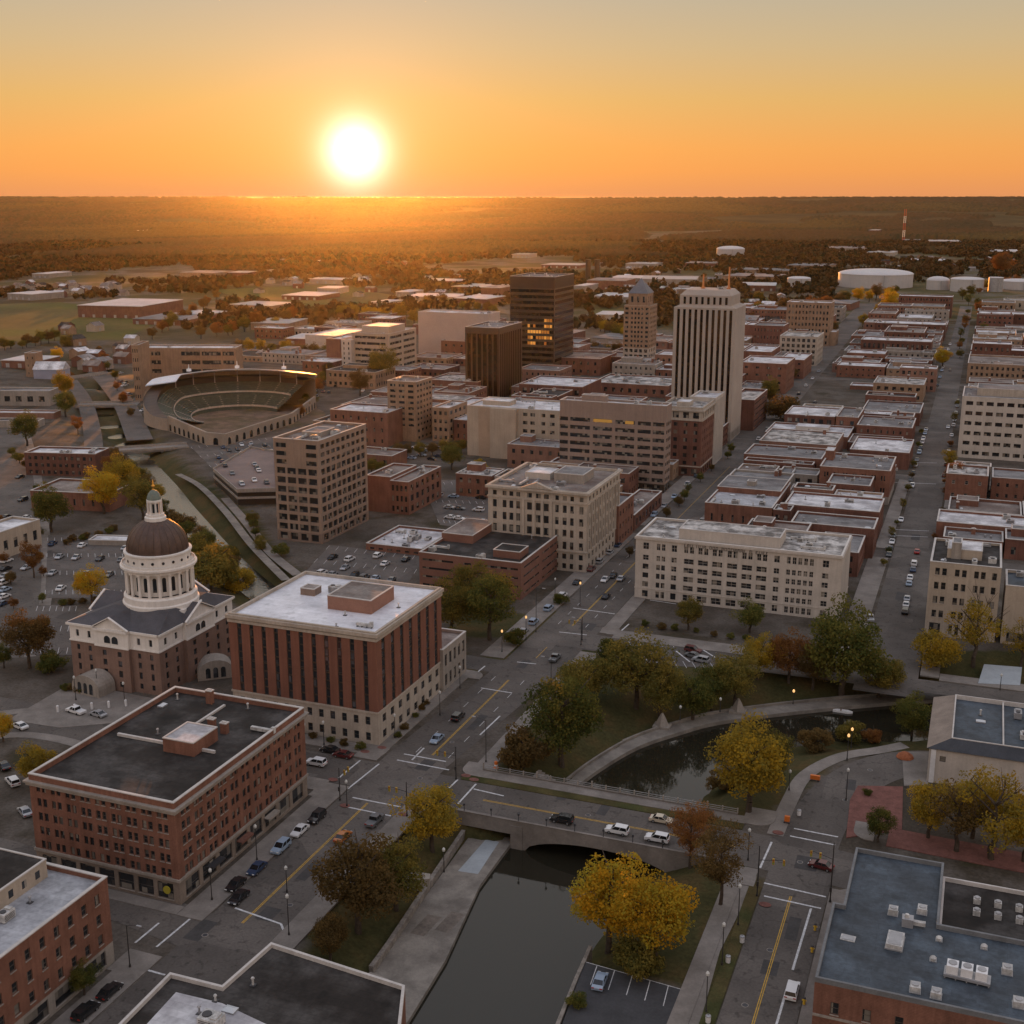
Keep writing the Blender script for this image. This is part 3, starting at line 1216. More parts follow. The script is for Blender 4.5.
# L-shaped flat-roofed building, bottom centre
b3 = empty('brick_building', (-88, 128, 0), 'low brick building with L-shaped black roof and pale coping at the bottom edge', 'building')
hp = 7.5
outl = [at(x, y, hp) for x, y in ((271, 942), (405, 985), (397, 1060), (60, 1080), (118, 1024), (170, 972), (222, 985))]
outl = [(x + 88, y - 128) for x, y in outl]
mb = MB()
mb.prism(outl, -6, hp - .7)
mb.build('wall', BRICK, b3)
mb = MB()
mb.poly([(x, y, hp - .66) for x, y in (outl if sum(outl[k][0] * outl[(k + 1) % 7][1] - outl[(k + 1) % 7][0] * outl[k][1] for k in range(7)) > 0 else outl[::-1])])
mb.build('roof', R_DARK, b3)


def rim(outl, z0, z1, t, o=0.0):
    n = len(outl)
    ar = sum(outl[k][0] * outl[(k + 1) % n][1] - outl[(k + 1) % n][0] * outl[k][1] for k in range(n))
    P_ = outl if ar > 0 else outl[::-1]

    def off(q):
        r = []
        for k in range(n):
            p, c_, nx = Vector(P_[k - 1]), Vector(P_[k]), Vector(P_[(k + 1) % n])
            d1, d2 = (c_ - p).normalized(), (nx - c_).normalized()
            n1, n2 = Vector((-d1.y, d1.x)), Vector((-d2.y, d2.x))
            m_ = (n1 + n2)
            m_ = m_ / max(m_.dot(n1), .3)
            r.append(c_ + m_ * q)
        return r
    A, B_ = off(-o), off(t)
    mb = MB()
    for k in range(n):
        k2 = (k + 1) % n
        a_, b_, c_, d_ = A[k], A[k2], B_[k2], B_[k]
        mb.quad((*a_, z0), (*b_, z0), (*b_, z1), (*a_, z1))
        mb.quad((*c_, z0), (*d_, z0), (*d_, z1), (*c_, z1))
        mb.quad((*a_, z1), (*b_, z1), (*c_, z1), (*d_, z1))
        mb.quad((*b_, z0), (*a_, z0), (*d_, z0), (*c_, z0))
    return mb


rim(outl, hp - .7, hp, .45).build('parapet', COPING, b3)
add_units(b3, random.Random(4), (-12, -10, 16, 10), hp - .66, ['vent_pipe', 'vent_pipe', 'skylight', 'vent_pipe', 'rooftop_unit', 'vent_pipe'])

mb = MB()
sx_ = [(x + 88, y - 128) for x, y in (at(px, py, hp - .6) for px, py in ((176, 992), (222, 1003), (300, 1040), (200, 1066), (132, 1040)))]
mb.poly([(x, y, hp - .62) for x, y in sx_[::-1]] if sum(sx_[k][0] * sx_[(k + 1) % 5][1] - sx_[(k + 1) % 5][0] * sx_[k][1] for k in range(5)) < 0 else [(x, y, hp - .62) for x, y in sx_])
mb.build('pale_roof_section', R_WHITE, b3)

# brick building with wide blue-grey roof, bottom right
b4 = empty('brick_building', (5, 180, 0), 'red brick building with wide blue-grey roof and white roof units at the bottom right corner', 'building')
hh = 10.5
R4 = lambda pts: [(x - 5, y - 180) for x, y in (at(px, py, hh) for px, py in pts)]
o4 = R4([(856, 847), (944, 865), (941, 924), (1040, 950), (1200, 990), (1200, 1085), (815, 977), (834, 902), (846, 903)])
o4 = [o4[0], (o4[1][0], o4[0][1]), (o4[1][0], o4[2][1]), (22, o4[2][1]), (22, o4[6][1]), o4[6], (o4[6][0], o4[7][1]), (o4[0][0], o4[7][1])]
mb = MB()
# south brick front with windows, the other walls plain
S0, S1 = o4[5], o4[4]
wf = facade(mb, S0, S1, -.3, hh - .8, cols_of(9, .26, S1[0] - S0[0], .8), [(1.2, 3.4), (5.0, 7.0)], 0)
ring4 = [o4[4], o4[3], o4[2], o4[1], o4[0], o4[7], o4[6], o4[5]]
for p, q in zip(ring4[:-1], ring4[1:]):
    facade(mb, p, q, -.3, hh - .8, None, None)
mb.build('wall', BRICK, b4)
place_windows(b4, wf, MATS['window_glass'], FRAME_M, 1, True, sill=STONE_G)
mb = MB()
mb.box(S0[0] - .003, S0[1] - .12, 4.2, S1[0], S0[1] - .003, 4.6)
mb.build('cornice', STONE_G, b4)
mb = MB()
mb.poly([(x, y, hh - .76) for x, y in o4[::-1]])
mb.build('roof', R_BLUE, b4)
rim(o4, hh - .8, hh, .4).build('parapet', surf('blue_grey_coping', (.16, .165, .17), .2, .4, 3, .7, .3), b4)
# sunken roof with six round-topped units beside it
mb = MB()
ix0, iy0 = o4[1][0], o4[2][1]
mb.box(ix0 + .05, iy0 + .05, -.3, ix0 + 15.5, iy0 + 17.5, hh - 2.2)
lw = mb.build('lower_wing', [R_DARK], b4)
mb = MB()
ring(mb, ix0 + .05, iy0 + .05, ix0 + 15.5, iy0 + 17.5, hh - 2.2, hh - 1.5, 0, .35)
mb.build('wing_parapet', COPING, lw)
for i in range(3):
    for j in range(2):
        mb = MB()
        mb.box(-.55, -.5, 0, .55, .5, .9)
        mb.tube((0, 0, .9), (0, 0, 1.15), .45, .4, 12, 1)
        o = mb.build('rooftop_unit', [UNITP, GREYMETAL], b4, (ix0 + 5.5 + i * 3.2, iy0 + 8.5 + j * 3.6, hh - 2.2))
rr = random.Random(9)
for px, py, k in ((893, 913, 0), (922, 912, 0), (895, 943, 1), (909, 925, 2), (967, 978, 3), (1007, 972, 0), (915, 990, 0), (936, 996, 0), (1018, 1005, 0), (939, 940, 4), (848, 938, 5), (984, 948, 4), (933, 960, 4)):
    p = at(px, py, hh - .7)
    mb = MB()
    if k == 0:
        mb.box(-.7, -.8, .1, .7, .8, 1.0)
        mb.tube((0, 0, 1.0), (0, 0, 1.15), .5, .5, 12, 1)
        mb.box(-.8, -.9, 0, .8, .9, .1, 1)
    elif k == 1:
        mb.box(-1.2, -2.0, .2, 1.2, 2.0, .9)
        mb.box(-1.3, -2.1, 0, 1.3, 2.1, .2, 1)
        mb.box(-.9, -1.7, .9, .9, 1.7, .96, 1)
    elif k == 2:
        mb.box(-1.1, -.8, 0, .6, .8, 1.4, 1)
        mb.box(.6, -.4, .4, 2.4, .3, 1.0)
        mb.tube((-.4, 0, 1.4), (-.4, 0, 1.9), .4, .3, 10)
    elif k == 3:
        mb.box(-3.2, -1.3, .3, 3.2, 1.0, .7, 1)
        for q in range(3):
            mb.box(-2.9 + q * 2.0, -1.0, .7, -1.3 + q * 2.0, .9, 2.0, 0)
            mb.tube((-2.1 + q * 2.0, 0, 2.0), (-2.1 + q * 2.0, 0, 2.15), .6, .6, 14, 1)
        for q in range(5):
            mb.box(-3.1 + q * 1.5, -1.2, 0, -2.9 + q * 1.5, -1.0, .3, 1)
    elif k == 4:
        mb.tube((0, 0, 0), (0, 0, .5), .35, .35, 10)
        mb.tube((0, 0, .5), (0, 0, .7), .5, .3, 10)
        mb.box(-.5, -.5, 0, .5, .5, .1, 1)
    else:
        mb.box(-1.1, -.8, 0, 1.1, .8, .12)
        mb.box(-.9, -.6, .12, .9, .6, .2, 1)
    o = mb.build('skylight' if k == 5 else 'vent_pipe' if k == 4 else 'rooftop_unit', [UNITP if k != 3 else WHITE, GREYMETAL], b4, (p[0] - 5, p[1] - 180, hh - .76))
    o.rotation_euler.z = rr.uniform(-.05, .05)

# white hall with a sloping tan roof edge, right
hx = 9.0
p5 = at(930, 742, hx)
b5 = empty('white_hall', (p5[0] + 13, p5[1] + 14, 0), 'white-walled hall with sloping tan roof edge and dark flat roof beside the curved road', 'building')
mb = MB()
x0, y0, x1, y1 = -13, -14, 17, 14
zw = hx - 1.2
wins = facade(mb, (x0, y0), (x1, y0), -.3, zw, [(2.2, 3.4)], [(4.9, 6.2)])
facade(mb, (x1, y0), (x1, y1), -.3, zw, None, None)
facade(mb, (x1, y1), (x0, y1), -.3, zw, None, None)
facade(mb, (x0, y1), (x0, y0), -.3, zw, None, None)
mb.build('wall', WHITEWALL, b5)
place_windows(b5, wins, MATS['window_glass'], FRAME_M, 1, True)
mb = MB()
e, t = .5, 4.2
zi = hx + .9
mb.quad((x0 - e, y0 - e, zw), (x1 + e, y0 - e, zw), (x1 + e, y0 + 1.6, zi), (x0 + t, y0 + 1.6, zi), 1)
mb.quad((x0 - e, y1 + e, zw), (x0 - e, y0 - e, zw), (x0 + t, y0 + 1.6, zi), (x0 + t, y1 - 1.6, zi), 0)
mb.quad((x1 + e, y1 + e, zw), (x0 - e, y1 + e, zw), (x0 + t, y1 - 1.6, zi), (x1 + e, y1 - 1.6, zi), 0)
mb.quad((x0 - e, y0 - e, zw - .05), (x0 - e, y1 + e, zw - .05), (x1 + e, y1 + e, zw - .05), (x1 + e, y0 - e, zw - .05), 1)
mb.build('sloping_roof', [surf('tan_shingles', (.25, .205, .17), .2, .3, 4, .9, .2), surf('dark_shingles', (.06, .065, .075), .2, .3, 4, .9, .2)], b5)
mb = MB()
mb.quad((x0 + t, y0 + 1.6, hx), (x1 + e, y0 + 1.6, hx), (x1 + e, y1 - 1.6, hx), (x0 + t, y1 - 1.6, hx))
mb.build('roof', R_BLUE, b5)
mb = MB()
ring(mb, x0 + t, y0 + 1.6, x1 + e, y1 - 1.6, hx, zi + .12, .05, .25)
mb.box(x0 + t + 10, y0 + 1.9, hx, x0 + t + 10.3, y1 - 1.9, hx + .8)
mb.build('parapet', COPING, b5)
add_units(b5, random.Random(3), (x0 + t + 11, y0 + 3, x1, y1 - 3), hx, ['rooftop_unit'] * 7 + ['skylight', 'vent_pipe'])
add_units(b5, random.Random(5), (x0 + t + 1, y0 + 3, x0 + t + 9, y1 - 3), hx, ['vent_pipe', 'skylight'])
mb = MB()
mb.box(x0 + .4, y0 - .35, 0, x0 + 1.4, y0 - .003, zw - .2)
mb.build('white_pilaster', WHITE, b5)

# red tower block with white roof and two-storey stone base
b6, q6 = building('red_tower_block', 'red tower block with white roof, dark window strips and two-storey stone base', 'tower block', (379, 746), 633, 228, 441,
                  zones=[(7.6, STONE, (12, .42, 2, .52), (8, .45, 2, .52)), (25.0, surf('red_panel', (.20, .088, .060), .12, .2, 3, .85, .25, streak=.15), (11, .34, 1, .985), (7, .36, 1, .985)), (None, STONE, None, None)],
                  roof=surf('bright_white_roof', (.76, .77, .82), .14, .1, 1, .42, .5, tint=(.58, .59, .64), tint_scale=.07, seam=.16), parapet=.7, coping=STONE, cornice=[(7.6, .5, .2, STONE), (24.9, .7, .25, STONE), (25.9, .8, .55, STONE)], near=True, mull=1, glassm=GL_BLUE,
                  units=['vent_pipe', 'vent_pipe', 'vent_pipe', 'rooftop_unit', 'duct'], pent=[(.50, .36, .80, .70, 3.2, surf('tan_penthouse', (.27, .14, .10), .15, .2, 3), R_BROWN), (.20, .56, .30, .66, 1.6, BROWNPANEL, R_BROWN)])
a, b, c, d, h, zr = q6
mb = MB()
for k in range(9):        # floor lines crossing the dark strips
    zz = 7.9 + k * 1.95
    for i in range(11):
        bay = (c - a - 2 * min(1.2, (c - a) * .03)) / 11
        xx = a + 1.14 + bay * (i + .5)
        mb.box(xx - bay * .17, b + .10, zz, xx + bay * .17, b + .19, zz + .35)
    for i in range(7):
        bay = (d - b - 2 * min(1.2, (d - b) * .03)) / 7
        yy = b + 1.05 + bay * (i + .5)
        mb.box(c - .19, yy - bay * .18, zz, c - .10, yy + bay * .18, zz + .35)
mb.build('spandrel', DARKPANEL, b6)
an, qa = building('stone_annex', 'two-storey stone annex with flat roof behind the red tower block', 'building', (443.5, 692), 650, None, 466, dl=24,
                  wall=STONE_G, side=(5, .5, 2, .6), front=(6, .4, 2, .55), roof=R_BROWN, near=True, units=U2)

# tan office tower with square windows
building('office_tower', 'tan concrete office tower with square dark windows beside the canal path', 'tower block', (322, 544), 441, 273, 366,
         zones=[(3.6, BROWNPANEL, (4, .7, 1, .7), (7, .7, 1, .7)), (27.5, surf('tan_concrete', (.28, .20, .152), .1, .15, 2, .85, .3, streak=.1), (4, .80, 7, .66), (9, .78, 7, .66)), (None, MATS['tan_concrete'], ([(.05, .28), (.72, .95)], 0, 3, .55), (9, .7, 3, .55))],
         roof=R_BROWN, parapet=1.0, units=U7, pent=[(.3, .3, .7, .6, 1.6, STONE_G, R_GREY)], mull=0, depth=.4)

# classical white stone block with pediment
b11, q11 = building('stone_office_block', 'classical pale stone block with pilasters, small pediment and cluttered roof on the avenue', 'building', (586, 573), 493, 488, 620,
                    zones=[(6.6, STONE, ([(.05, .09), (.15, .19), (.22, .26), (.29, .33), (.40, .45), (.49, .54), (.57, .62), (.685, .72), (.76, .80), (.835, .87), (.925, .965)], 0, 2, .55), (9, .45, 2, .55)),
                           (23.0, STONE, ([(.05, .09), (.15, .19), (.22, .26), (.29, .33), (.40, .45), (.49, .54), (.57, .62), (.685, .72), (.76, .80), (.835, .87), (.925, .965)], 0, 4, .62), (9, .38, 4, .7)),
                           (None, STONE, ([(.05, .09), (.15, .19), (.22, .26), (.29, .33), (.40, .45), (.49, .54), (.57, .62), (.685, .72), (.76, .80), (.835, .87), (.925, .965)], 0, 1, .5), (9, .38, 1, .5))],
                    roof=R_BROWN, parapet=.9, cornice=[(6.6, .45, .35, STONE), (23.0, .5, .3, STONE), (26.2, .8, .8, STONE)], coping=STONE,
                    units=['duct', 'duct', 'rooftop_unit', 'rooftop_unit', 'rooftop_unit', 'vent_pipe', 'vent_pipe', 'chimney', 'skylight', 'duct'],
                    pent=[(.52, .40, .82, .72, 3.0, STONE_G, R_GREY), (.20, .45, .46, .70, 2.0, WHITEWALL, R_WHITE)])
a, b, c, d, h, zr = q11
mb = MB()
w_ = c - a
for u in (.365, .47, .555, .645):
    mb = MB()
    mb.box(a + w_ * u - .45, b - .4, 7.05, a + w_ * u + .45, b - .003, 23.0)
    mb.build('pilaster', STONE, b11)
for k in range(10):
    mb = MB()
    yy = b + 1.2 + (d - b - 2.4) * k / 9
    mb.box(c + .003, yy - .4, 7.05, c + .4, yy + .4, 23.0)
    mb.build('pilaster', STONE, b11)
mb = MB()
g0, g1, gm = a + w_ * .34, a + w_ * .66, a + w_ * .5
i = len(mb.v)
mb.v += [(g0, b - .82, h + .07), (g1, b - .82, h + .07), (gm, b - .82, h + 2.2), (g0, b + .6, h + .07), (g1, b + .6, h + .07), (gm, b + .6, h + 2.2)]
mb.f += [(i, i + 1, i + 2), (i + 5, i + 4, i + 3), (i + 1, i + 4, i + 5, i + 2), (i, i + 2, i + 5, i + 3), (i, i + 3, i + 4, i + 1)]
mb.m += [0] * 5
mb.build('pediment', STONE, b11)

# brown office with ribbon windows, cut corner
b12, q12 = building('brown_office', 'low brown office with ribbon windows and dark stepped roof at the avenue corner', 'building', (521, 600), 563, 419, 562,
                    wall=surf('brown_red_panel', (.20, .10, .075), .12, .2, 2, .85, .25), front=([(.03, .34), (.44, .52), (.55, .97)], 0, 4, .26), side=([(.06, .42), (.5, .95)], 0, 4, .26),
                    roof=R_DARK, parapet=.9, units=U4 + ['duct'], pent=[(.0, .45, .32, .97, 2.6, MATS['brown_red_panel'], R_BROWN), (.66, .16, .92, .36, 2.2, MATS['brown_red_panel'], R_DARK)], mull=0)

building('shop_building', 'low brick shop building with white roof full of machinery behind the parking lot', 'building', (422, 556), 549, 366, 452, dr=26, wall=BRICK_B, front=(6, .5, 1, .4), side=(5, .5, 1, .4), roof=R_WHITE, units=U7 + U4)
building('brick_building', 'small brown brick building with three rows of pale windows behind the white-roofed shop', 'building', (409, 515), 482, 390, 441, wall=BRICK_B, front=(4, .55, 3, .55), side=(6, .5, 3, .6), roof=R_BROWN, units=U4, framem=FRAME_W)
building('brick_building', 'windowless brown brick building joined to the left of the pale-windowed one', 'building', (391, 513), 477, 366, 392, dr=24, wall=BRICK_B, roof=R_BROWN, side=(2, .3, 2, .4), units=U2)

# cream block with blind panels
b15, q15 = building('cream_office_block', 'cream block with blank panelled front and white roof in the centre', 'building', (559, 462), 411, 467, None, dr=28, wall=CREAM,
                    front=([(.61, .66), (.69, .74), (.81, .85), (.90, .95)], 0, 6, .42), side=(4, .4, 6, .4), roof=R_WHITE, units=U4 + ['skylight', 'duct'], parapet=.7, pent=[(.1, .3, .4, .6, 2, CREAM, R_WHITE)], mull=1)
a, b, c, d, h, zr = q15
mb = MB()
mb.box(a + (c - a) * .13, b - .5, -.2, a + (c - a) * .27, b - .003, h - .5)
mb.build('dark_panel', surf('tan_panel', (.36, .27, .20), .1, .2, 2, .85), b15)
mb = MB()
mb.box(a + (c - a) * .27 + .003, b - 2.2, -.2, a + (c - a) * .55, b - .003, h - .3)
mb.build('front_bay', CREAM, b15)

# brown office slab with ribbon windows
b16, q16 = building('brown_office_slab', 'grey-brown office slab with nine rows of ribbon windows and blank top', 'tower block', (664, 493), 406, 560, 681, dr=9,
                    zones=[(3.5, DARKPANEL, (5, .85, 1, .7), (2, .8, 1, .7)), (30.5, surf('grey_brown_concrete', (.27, .20, .165), .1, .15, 2, .85, .3, streak=.1), ([(.0, .08), (.10, .29), (.32, .50), (.53, .71), (.74, .86), (.88, .985)], 0, 8, .48), (3, .8, 8, .48)), (None, MATS['grey_brown_concrete'], None, None)],
                    roof=R_WHITE, parapet=.9, units=U4, pent=[(.19, .3, .42, .7, 3.0, MATS['grey_brown_concrete'], R_BROWN)], mull=0)
a, b, c, d, h, zr = q16
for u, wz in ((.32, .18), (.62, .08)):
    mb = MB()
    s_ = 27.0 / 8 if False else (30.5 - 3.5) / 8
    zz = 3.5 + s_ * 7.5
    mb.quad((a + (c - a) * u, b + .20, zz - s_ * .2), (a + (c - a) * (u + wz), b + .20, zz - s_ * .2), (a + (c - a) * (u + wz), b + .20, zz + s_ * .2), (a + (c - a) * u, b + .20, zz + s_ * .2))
    tag(mb.build('lit_or_sun_glow_window', plain('dim_lit_glass', (.1, .05, .02), .3, emit=(1, .5, .1), estr=.22), b16), 'window glowing amber near the top floor')

# red hotel with cream top storey
b17, q17 = building('brick_hotel', 'dark red brick hotel with cream arched top storey beside the grey-brown slab', 'building', (700, 477), 408, 660, 715, dr=26,
                    zones=[(4.2, BRICK_D, (4, .6, 1, .6), (6, .6, 1, .6)), (24.8, BRICK_D, (4, .38, 6, .5), (7, .35, 6, .5)), (None, STONE, (4, .6, 1, .55), (7, .5, 1, .55))], roof=R_MOTT, parapet=1.2, coping=STONE, cornice=[(4.2, .5, .3, STONE), (24.8, .6, .3, STONE), (29, .7, .7, STONE)], units=U4, pent=[(.3, .3, .6, .6, 2, STONE, R_WHITE)])
building('white_slab', 'narrow white slab with vertical fins squeezed behind the red brick hotel', 'tower block', (713, 466), 398, 690, None, dr=20, wall=WHITEWALL, front=None, side=(9, .45, 1, .95), roof=R_WHITE, units=U2)

# tall pale tower with vertical strips
b18, q18 = building('office_tower', 'tallest pale tower with vertical dark strips and chamfered crown', 'tower block', (730, 442), 309, 674, 746,
                    zones=[(5, STONE_G, (11, .6, 1, .7), (8, .5, 1, .7)), (None, surf('pale_tower_stone', (.375, .318, .272), .08, .1, 1.5, .8, .3), (10, .50, 1, .985), None)], roof=R_GREY, parapet=.4, coping=STONE, mull=0, depth=.7, glassm=GL_BRONZE)
a, b, c, d, h, zr = q18
ct = MB()
T_ = MATS['pale_tower_stone']
k1, z1_, z2_ = 2.6, h + .06, h + 8.6
fw = facade(ct, (a + k1, b + k1 * .4), (c - k1, b + k1 * .4), z1_, z1_ + 6.0, cols_of(8, .42, c - a - 2 * k1, 1), [(z1_ + 1.6, z1_ + 5.2)])
for p, q in (((c - k1, b + k1 * .4), (c - k1, d - k1)), ((c - k1, d - k1), (a + k1, d - k1)), ((a + k1, d - k1), (a + k1, b + k1 * .4))):
    facade(ct, p, q, z1_, z1_ + 6.0, None, None)
e0 = [(a + k1, b + k1 * .4), (c - k1, b + k1 * .4), (c - k1, d - k1), (a + k1, d - k1)]
e1 = [(x * .8, y * .8) for x, y in e0]
for k in range(4):
    k2 = (k + 1) % 4
    ct.quad((*e0[k], z1_ + 6), (*e0[k2], z1_ + 6), (*e1[k2], z1_ + 8.5), (*e1[k], z1_ + 8.5))
    ot = [(a, b), (c, b), (c, d), (a, d)]
    ct.quad((*ot[k], z1_), (*ot[k2], z1_), (*e0[k2], z1_ + 1.2), (*e0[k], z1_ + 1.2))
ct.poly([(*p, z1_ + 8.5) for p in e1])
cr = ct.build('crown_storey', T_, b18)
place_windows(b18, fw, GL_BRONZE, FRAME_M, 0)
for x_, hgt, mt in ((-4, 7, surf('orange_mast_paint', (.5, .2, .08), .1, 1, 3, .6)), (9, 11, MATS['orange_mast_paint'])):
    mb = MB()
    mb.tube((x_, 0, z1_ + 8.5), (x_, 0, z1_ + 8.5 + hgt), .55, .35, 8)
    mb.box(x_ - .9, -.9, z1_ + 8.5, x_ + .9, .9, z1_ + 9.3)
    mb.build('antenna', mt, b18)
add_units(b18, random.Random(2), (-9, -8, 10, 8), z1_ + 8.5, U4)
building('brick_building', 'low brick row with pale roof edge at the foot of the tallest pale tower', 'building', (722, 447), 427, 704, 733, dr=20, wall=BRICK_D, front=(2, .4, 2, .4), side=(5, .5, 3, .5), roof=R_GREY)

# dark glass towers
GT = surf('dark_glass_spandrel', (.060, .043, .030), .1, .1, 1, .3, .5)
b20, q20 = building('glass_tower', 'tallest dark glass tower with horizontal bands reflecting the sunset', 'tower block', (554, 377), 277, 510, 574,
                    zones=[(5, DARKPANEL, (6, .8, 1, .8), (6, .8, 1, .8)), (60, GT, (1, .985, 14, .56), (1, .985, 14, .56)), (None, DARKPANEL, None, None)], roof=R_GREY, mull=0, glassm=GL_BRONZE, margin=.3, parapet=.8, units=U7, coping=COPING, depth=.12)
a, b, c, d, h, zr = q20
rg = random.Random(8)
for k in range(5):  # scattered glowing panes imitate the sun's reflection; no lamps behind them
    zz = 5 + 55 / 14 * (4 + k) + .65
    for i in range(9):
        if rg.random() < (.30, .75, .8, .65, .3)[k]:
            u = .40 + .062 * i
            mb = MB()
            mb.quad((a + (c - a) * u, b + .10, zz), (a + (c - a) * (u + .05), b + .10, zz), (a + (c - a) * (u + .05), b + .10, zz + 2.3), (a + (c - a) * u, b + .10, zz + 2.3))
            mb.build('lit_or_sun_glow_window', rg.choice([SUN_GLOW, plain('faint_painted_sun_reflection', (.1, .05, .02), .2, emit=(1, .33, .05), estr=.28)]), b20)
b21, q21 = building('bronze_tower', 'dark bronze tower with fine vertical fins in front of the tallest glass tower', 'tower block', (499, 400), 328, 465, 528, dr=40,
                    zones=[(40.0, DARKPANEL, (6, .72, 1, .985), (12, .6, 1, .985)), (None, surf('bronze_band', (.085, .055, .036), .1, .1, 1, .6), None, None)], roof=R_GREY, mull=0, glassm=GL_BRONZE, parapet=.8, units=U7, depth=.3)

building('blank_warehouse_block', 'large windowless pale block behind the dark bronze tower', 'building', (489, 357), 314, 418, 500, wall=surf('pinkish_grey', (.44, .36, .31), .08, .05, 1, .85), roof=R_WHITE, units=U4, parapet=1)
building('brick_building', 'low brick wing at the foot of the windowless pale block', 'building', (482, 358), 342, 441, None, dr=12, wall=BRICK_B, front=(5, .3, 2, .3), roof=R_GREY, units=U2)
b23, q23 = building('cream_office_block', 'cream office with ribbon windows and stepped top left of the dark towers', 'building', (389, 372), 334, 352, 419, dr=46, wall=CREAM, front=(1, .9, 6, .42), side=(2, .86, 6, .42), roof=R_WHITE, mull=0, pent=[(.15, .15, .9, .72, 5.0, CREAM, R_WHITE)], units=U4)
building('brown_building', 'brown block with white stair strip joined to the cream ribbon-windowed office', 'building', (341, 368), 339, 326, None, dr=30, wall=BRICK_B, roof=R_WHITE, units=U2)
building('stair_block', 'narrow white stair block with two columns of small windows beside the brown block', 'building', (352, 371), 340, 341, None, dr=26, wall=WHITEWALL, front=(2, .3, 6, .5), roof=R_WHITE)
building('cold_store', 'long white vaulted shed behind the cream ribbon-windowed office', 'warehouse', (336, 352), 336, 305, None, dr=60, wall=WHITEWALL, roof=R_WHITE, parapet=.3)
b24, q24 = building('tan_tower', 'narrow tan tower with eight rows of windows above a blank base', 'tower block', (417, 442), 382, 387, 432, zones=[(7.0, BRICK_T, None, (4, .5, 2, .4)), (None, BRICK_T, (3, .62, 8, .46), (5, .62, 8, .46))], roof=R_BROWN, parapet=.8, units=U4, coping=COPING)
building('brick_building', 'plain brown brick block with white roof left of the narrow tan tower', 'building', (388, 447), 413, 330, None, dr=22, wall=BRICK_B, front=(7, .25, 3, .35), roof=R_WHITE, units=U2)
building('brick_building', 'brown building with small windows and white roof right of the narrow tan tower', 'building', (449, 442), 408, 432, 462, dr=24, wall=BRICK_T, front=(3, .5, 4, .45), side=(4, .5, 4, .45), roof=R_WHITE, units=U2)
building('brick_building', 'low brick building with crowded white roof behind the cream blank-panelled block', 'building', (515, 428), 410, 449, 522, dr=32, wall=BRICK_B, front=(8, .35, 2, .4), roof=R_WHITE, units=U7 + U4)
building('brick_building', 'dark brick building with white roof at the foot of the dark bronze tower', 'building', (582, 408), 387, 519, None, dr=38, wall=BRICK_D, front=(8, .6, 2, .5), roof=R_WHITE, units=U4)
building('brick_building', 'plain brown building with white roof between tan tower and bronze tower', 'building', (478, 400), 382, 428, None, dr=30, wall=BRICK_B, front=(6, .3, 2, .3), roof=R_MOTT, units=U4)
building('low_block', 'long low brown roofed block in front of the pyramid-topped tower', 'building', (668, 398), 386, 592, None, dr=40, wall=BRICK_B, front=(9, .4, 1, .4), roof=R_MOTT, units=U7 + U4)
building('brick_building', 'brown brick hall behind the foot of the tallest glass tower', 'building', (600, 376), 359, 555, None, dr=40, wall=BRICK_B, front=(6, .3, 2, .4), roof=R_BROWN, units=U2)
building('brick_building', 'plain brick box beside the foot of the pyramid-topped tower', 'building', (672, 380), 355, 655, None, dr=24, wall=BRICK_P, front=(3, .4, 3, .4), roof=R_WHITE, units=U2)
building('brick_building', 'low brown brick building between dark glass tower and pyramid-topped tower', 'building', (624, 372), 357, 578, None, dr=30, wall=BRICK_D, front=(7, .4, 2, .4), roof=R_BROWN, units=U2)

# pyramid-topped tower
b19, q19 = building('pyramid_topped_tower', 'brick tower with grey pyramid roof and pale gridded base', 'tower block', (648, 376), 306, 624, 657, dr=20,
                    zones=[(19, STONE, (5, .66, 5, .6), (4, .5, 5, .6)), (None, BRICK_T, ([(.05, .18), (.28, .36), (.41, .49), (.54, .62), (.67, .75), (.84, .95)], 0, 9, .5), (5, .5, 9, .5))], roof=R_GREY, parapet=.6, coping=STONE)
a, b, c, d, h, zr = q19
ub = MB()
k = 2.4
fw = facade(ub, (a + k, b + k), (c - k, b + k), h - .5, h + 8, cols_of(3, .4, c - a - 2 * k, .6), [(h + 2, h + 6)])
fw += facade(ub, (c - k, b + k), (c - k, d - k), h - .5, h + 8, cols_of(3, .4, d - b - 2 * k, .6), [(h + 2, h + 6)])
facade(ub, (c - k, d - k), (a + k, d - k), h - .5, h + 8, None, None)
facade(ub, (a + k, d - k), (a + k, b + k), h - .5, h + 8, None, None)
ub.build('belfry', BRICK_T, b19)
place_windows(b19, fw, MATS['window_glass'], FRAME_M, 0)
mb = MB()
e0 = [(a + k - .5, b + k - .5), (c - k + .5, b + k - .5), (c - k + .5, d - k + .5), (a + k - .5, d - k + .5)]
for j in range(4):
    mb.poly([(*e0[j], h + 8), (*e0[(j + 1) % 4], h + 8), (0, 0, h + 18)])
mb.poly([(*p, h + 8) for p in e0[::-1]])
mb.build('pyramid_roof', surf('slate_roof', (.13, .135, .15), .15, .2, 2, .6, .4), b19)

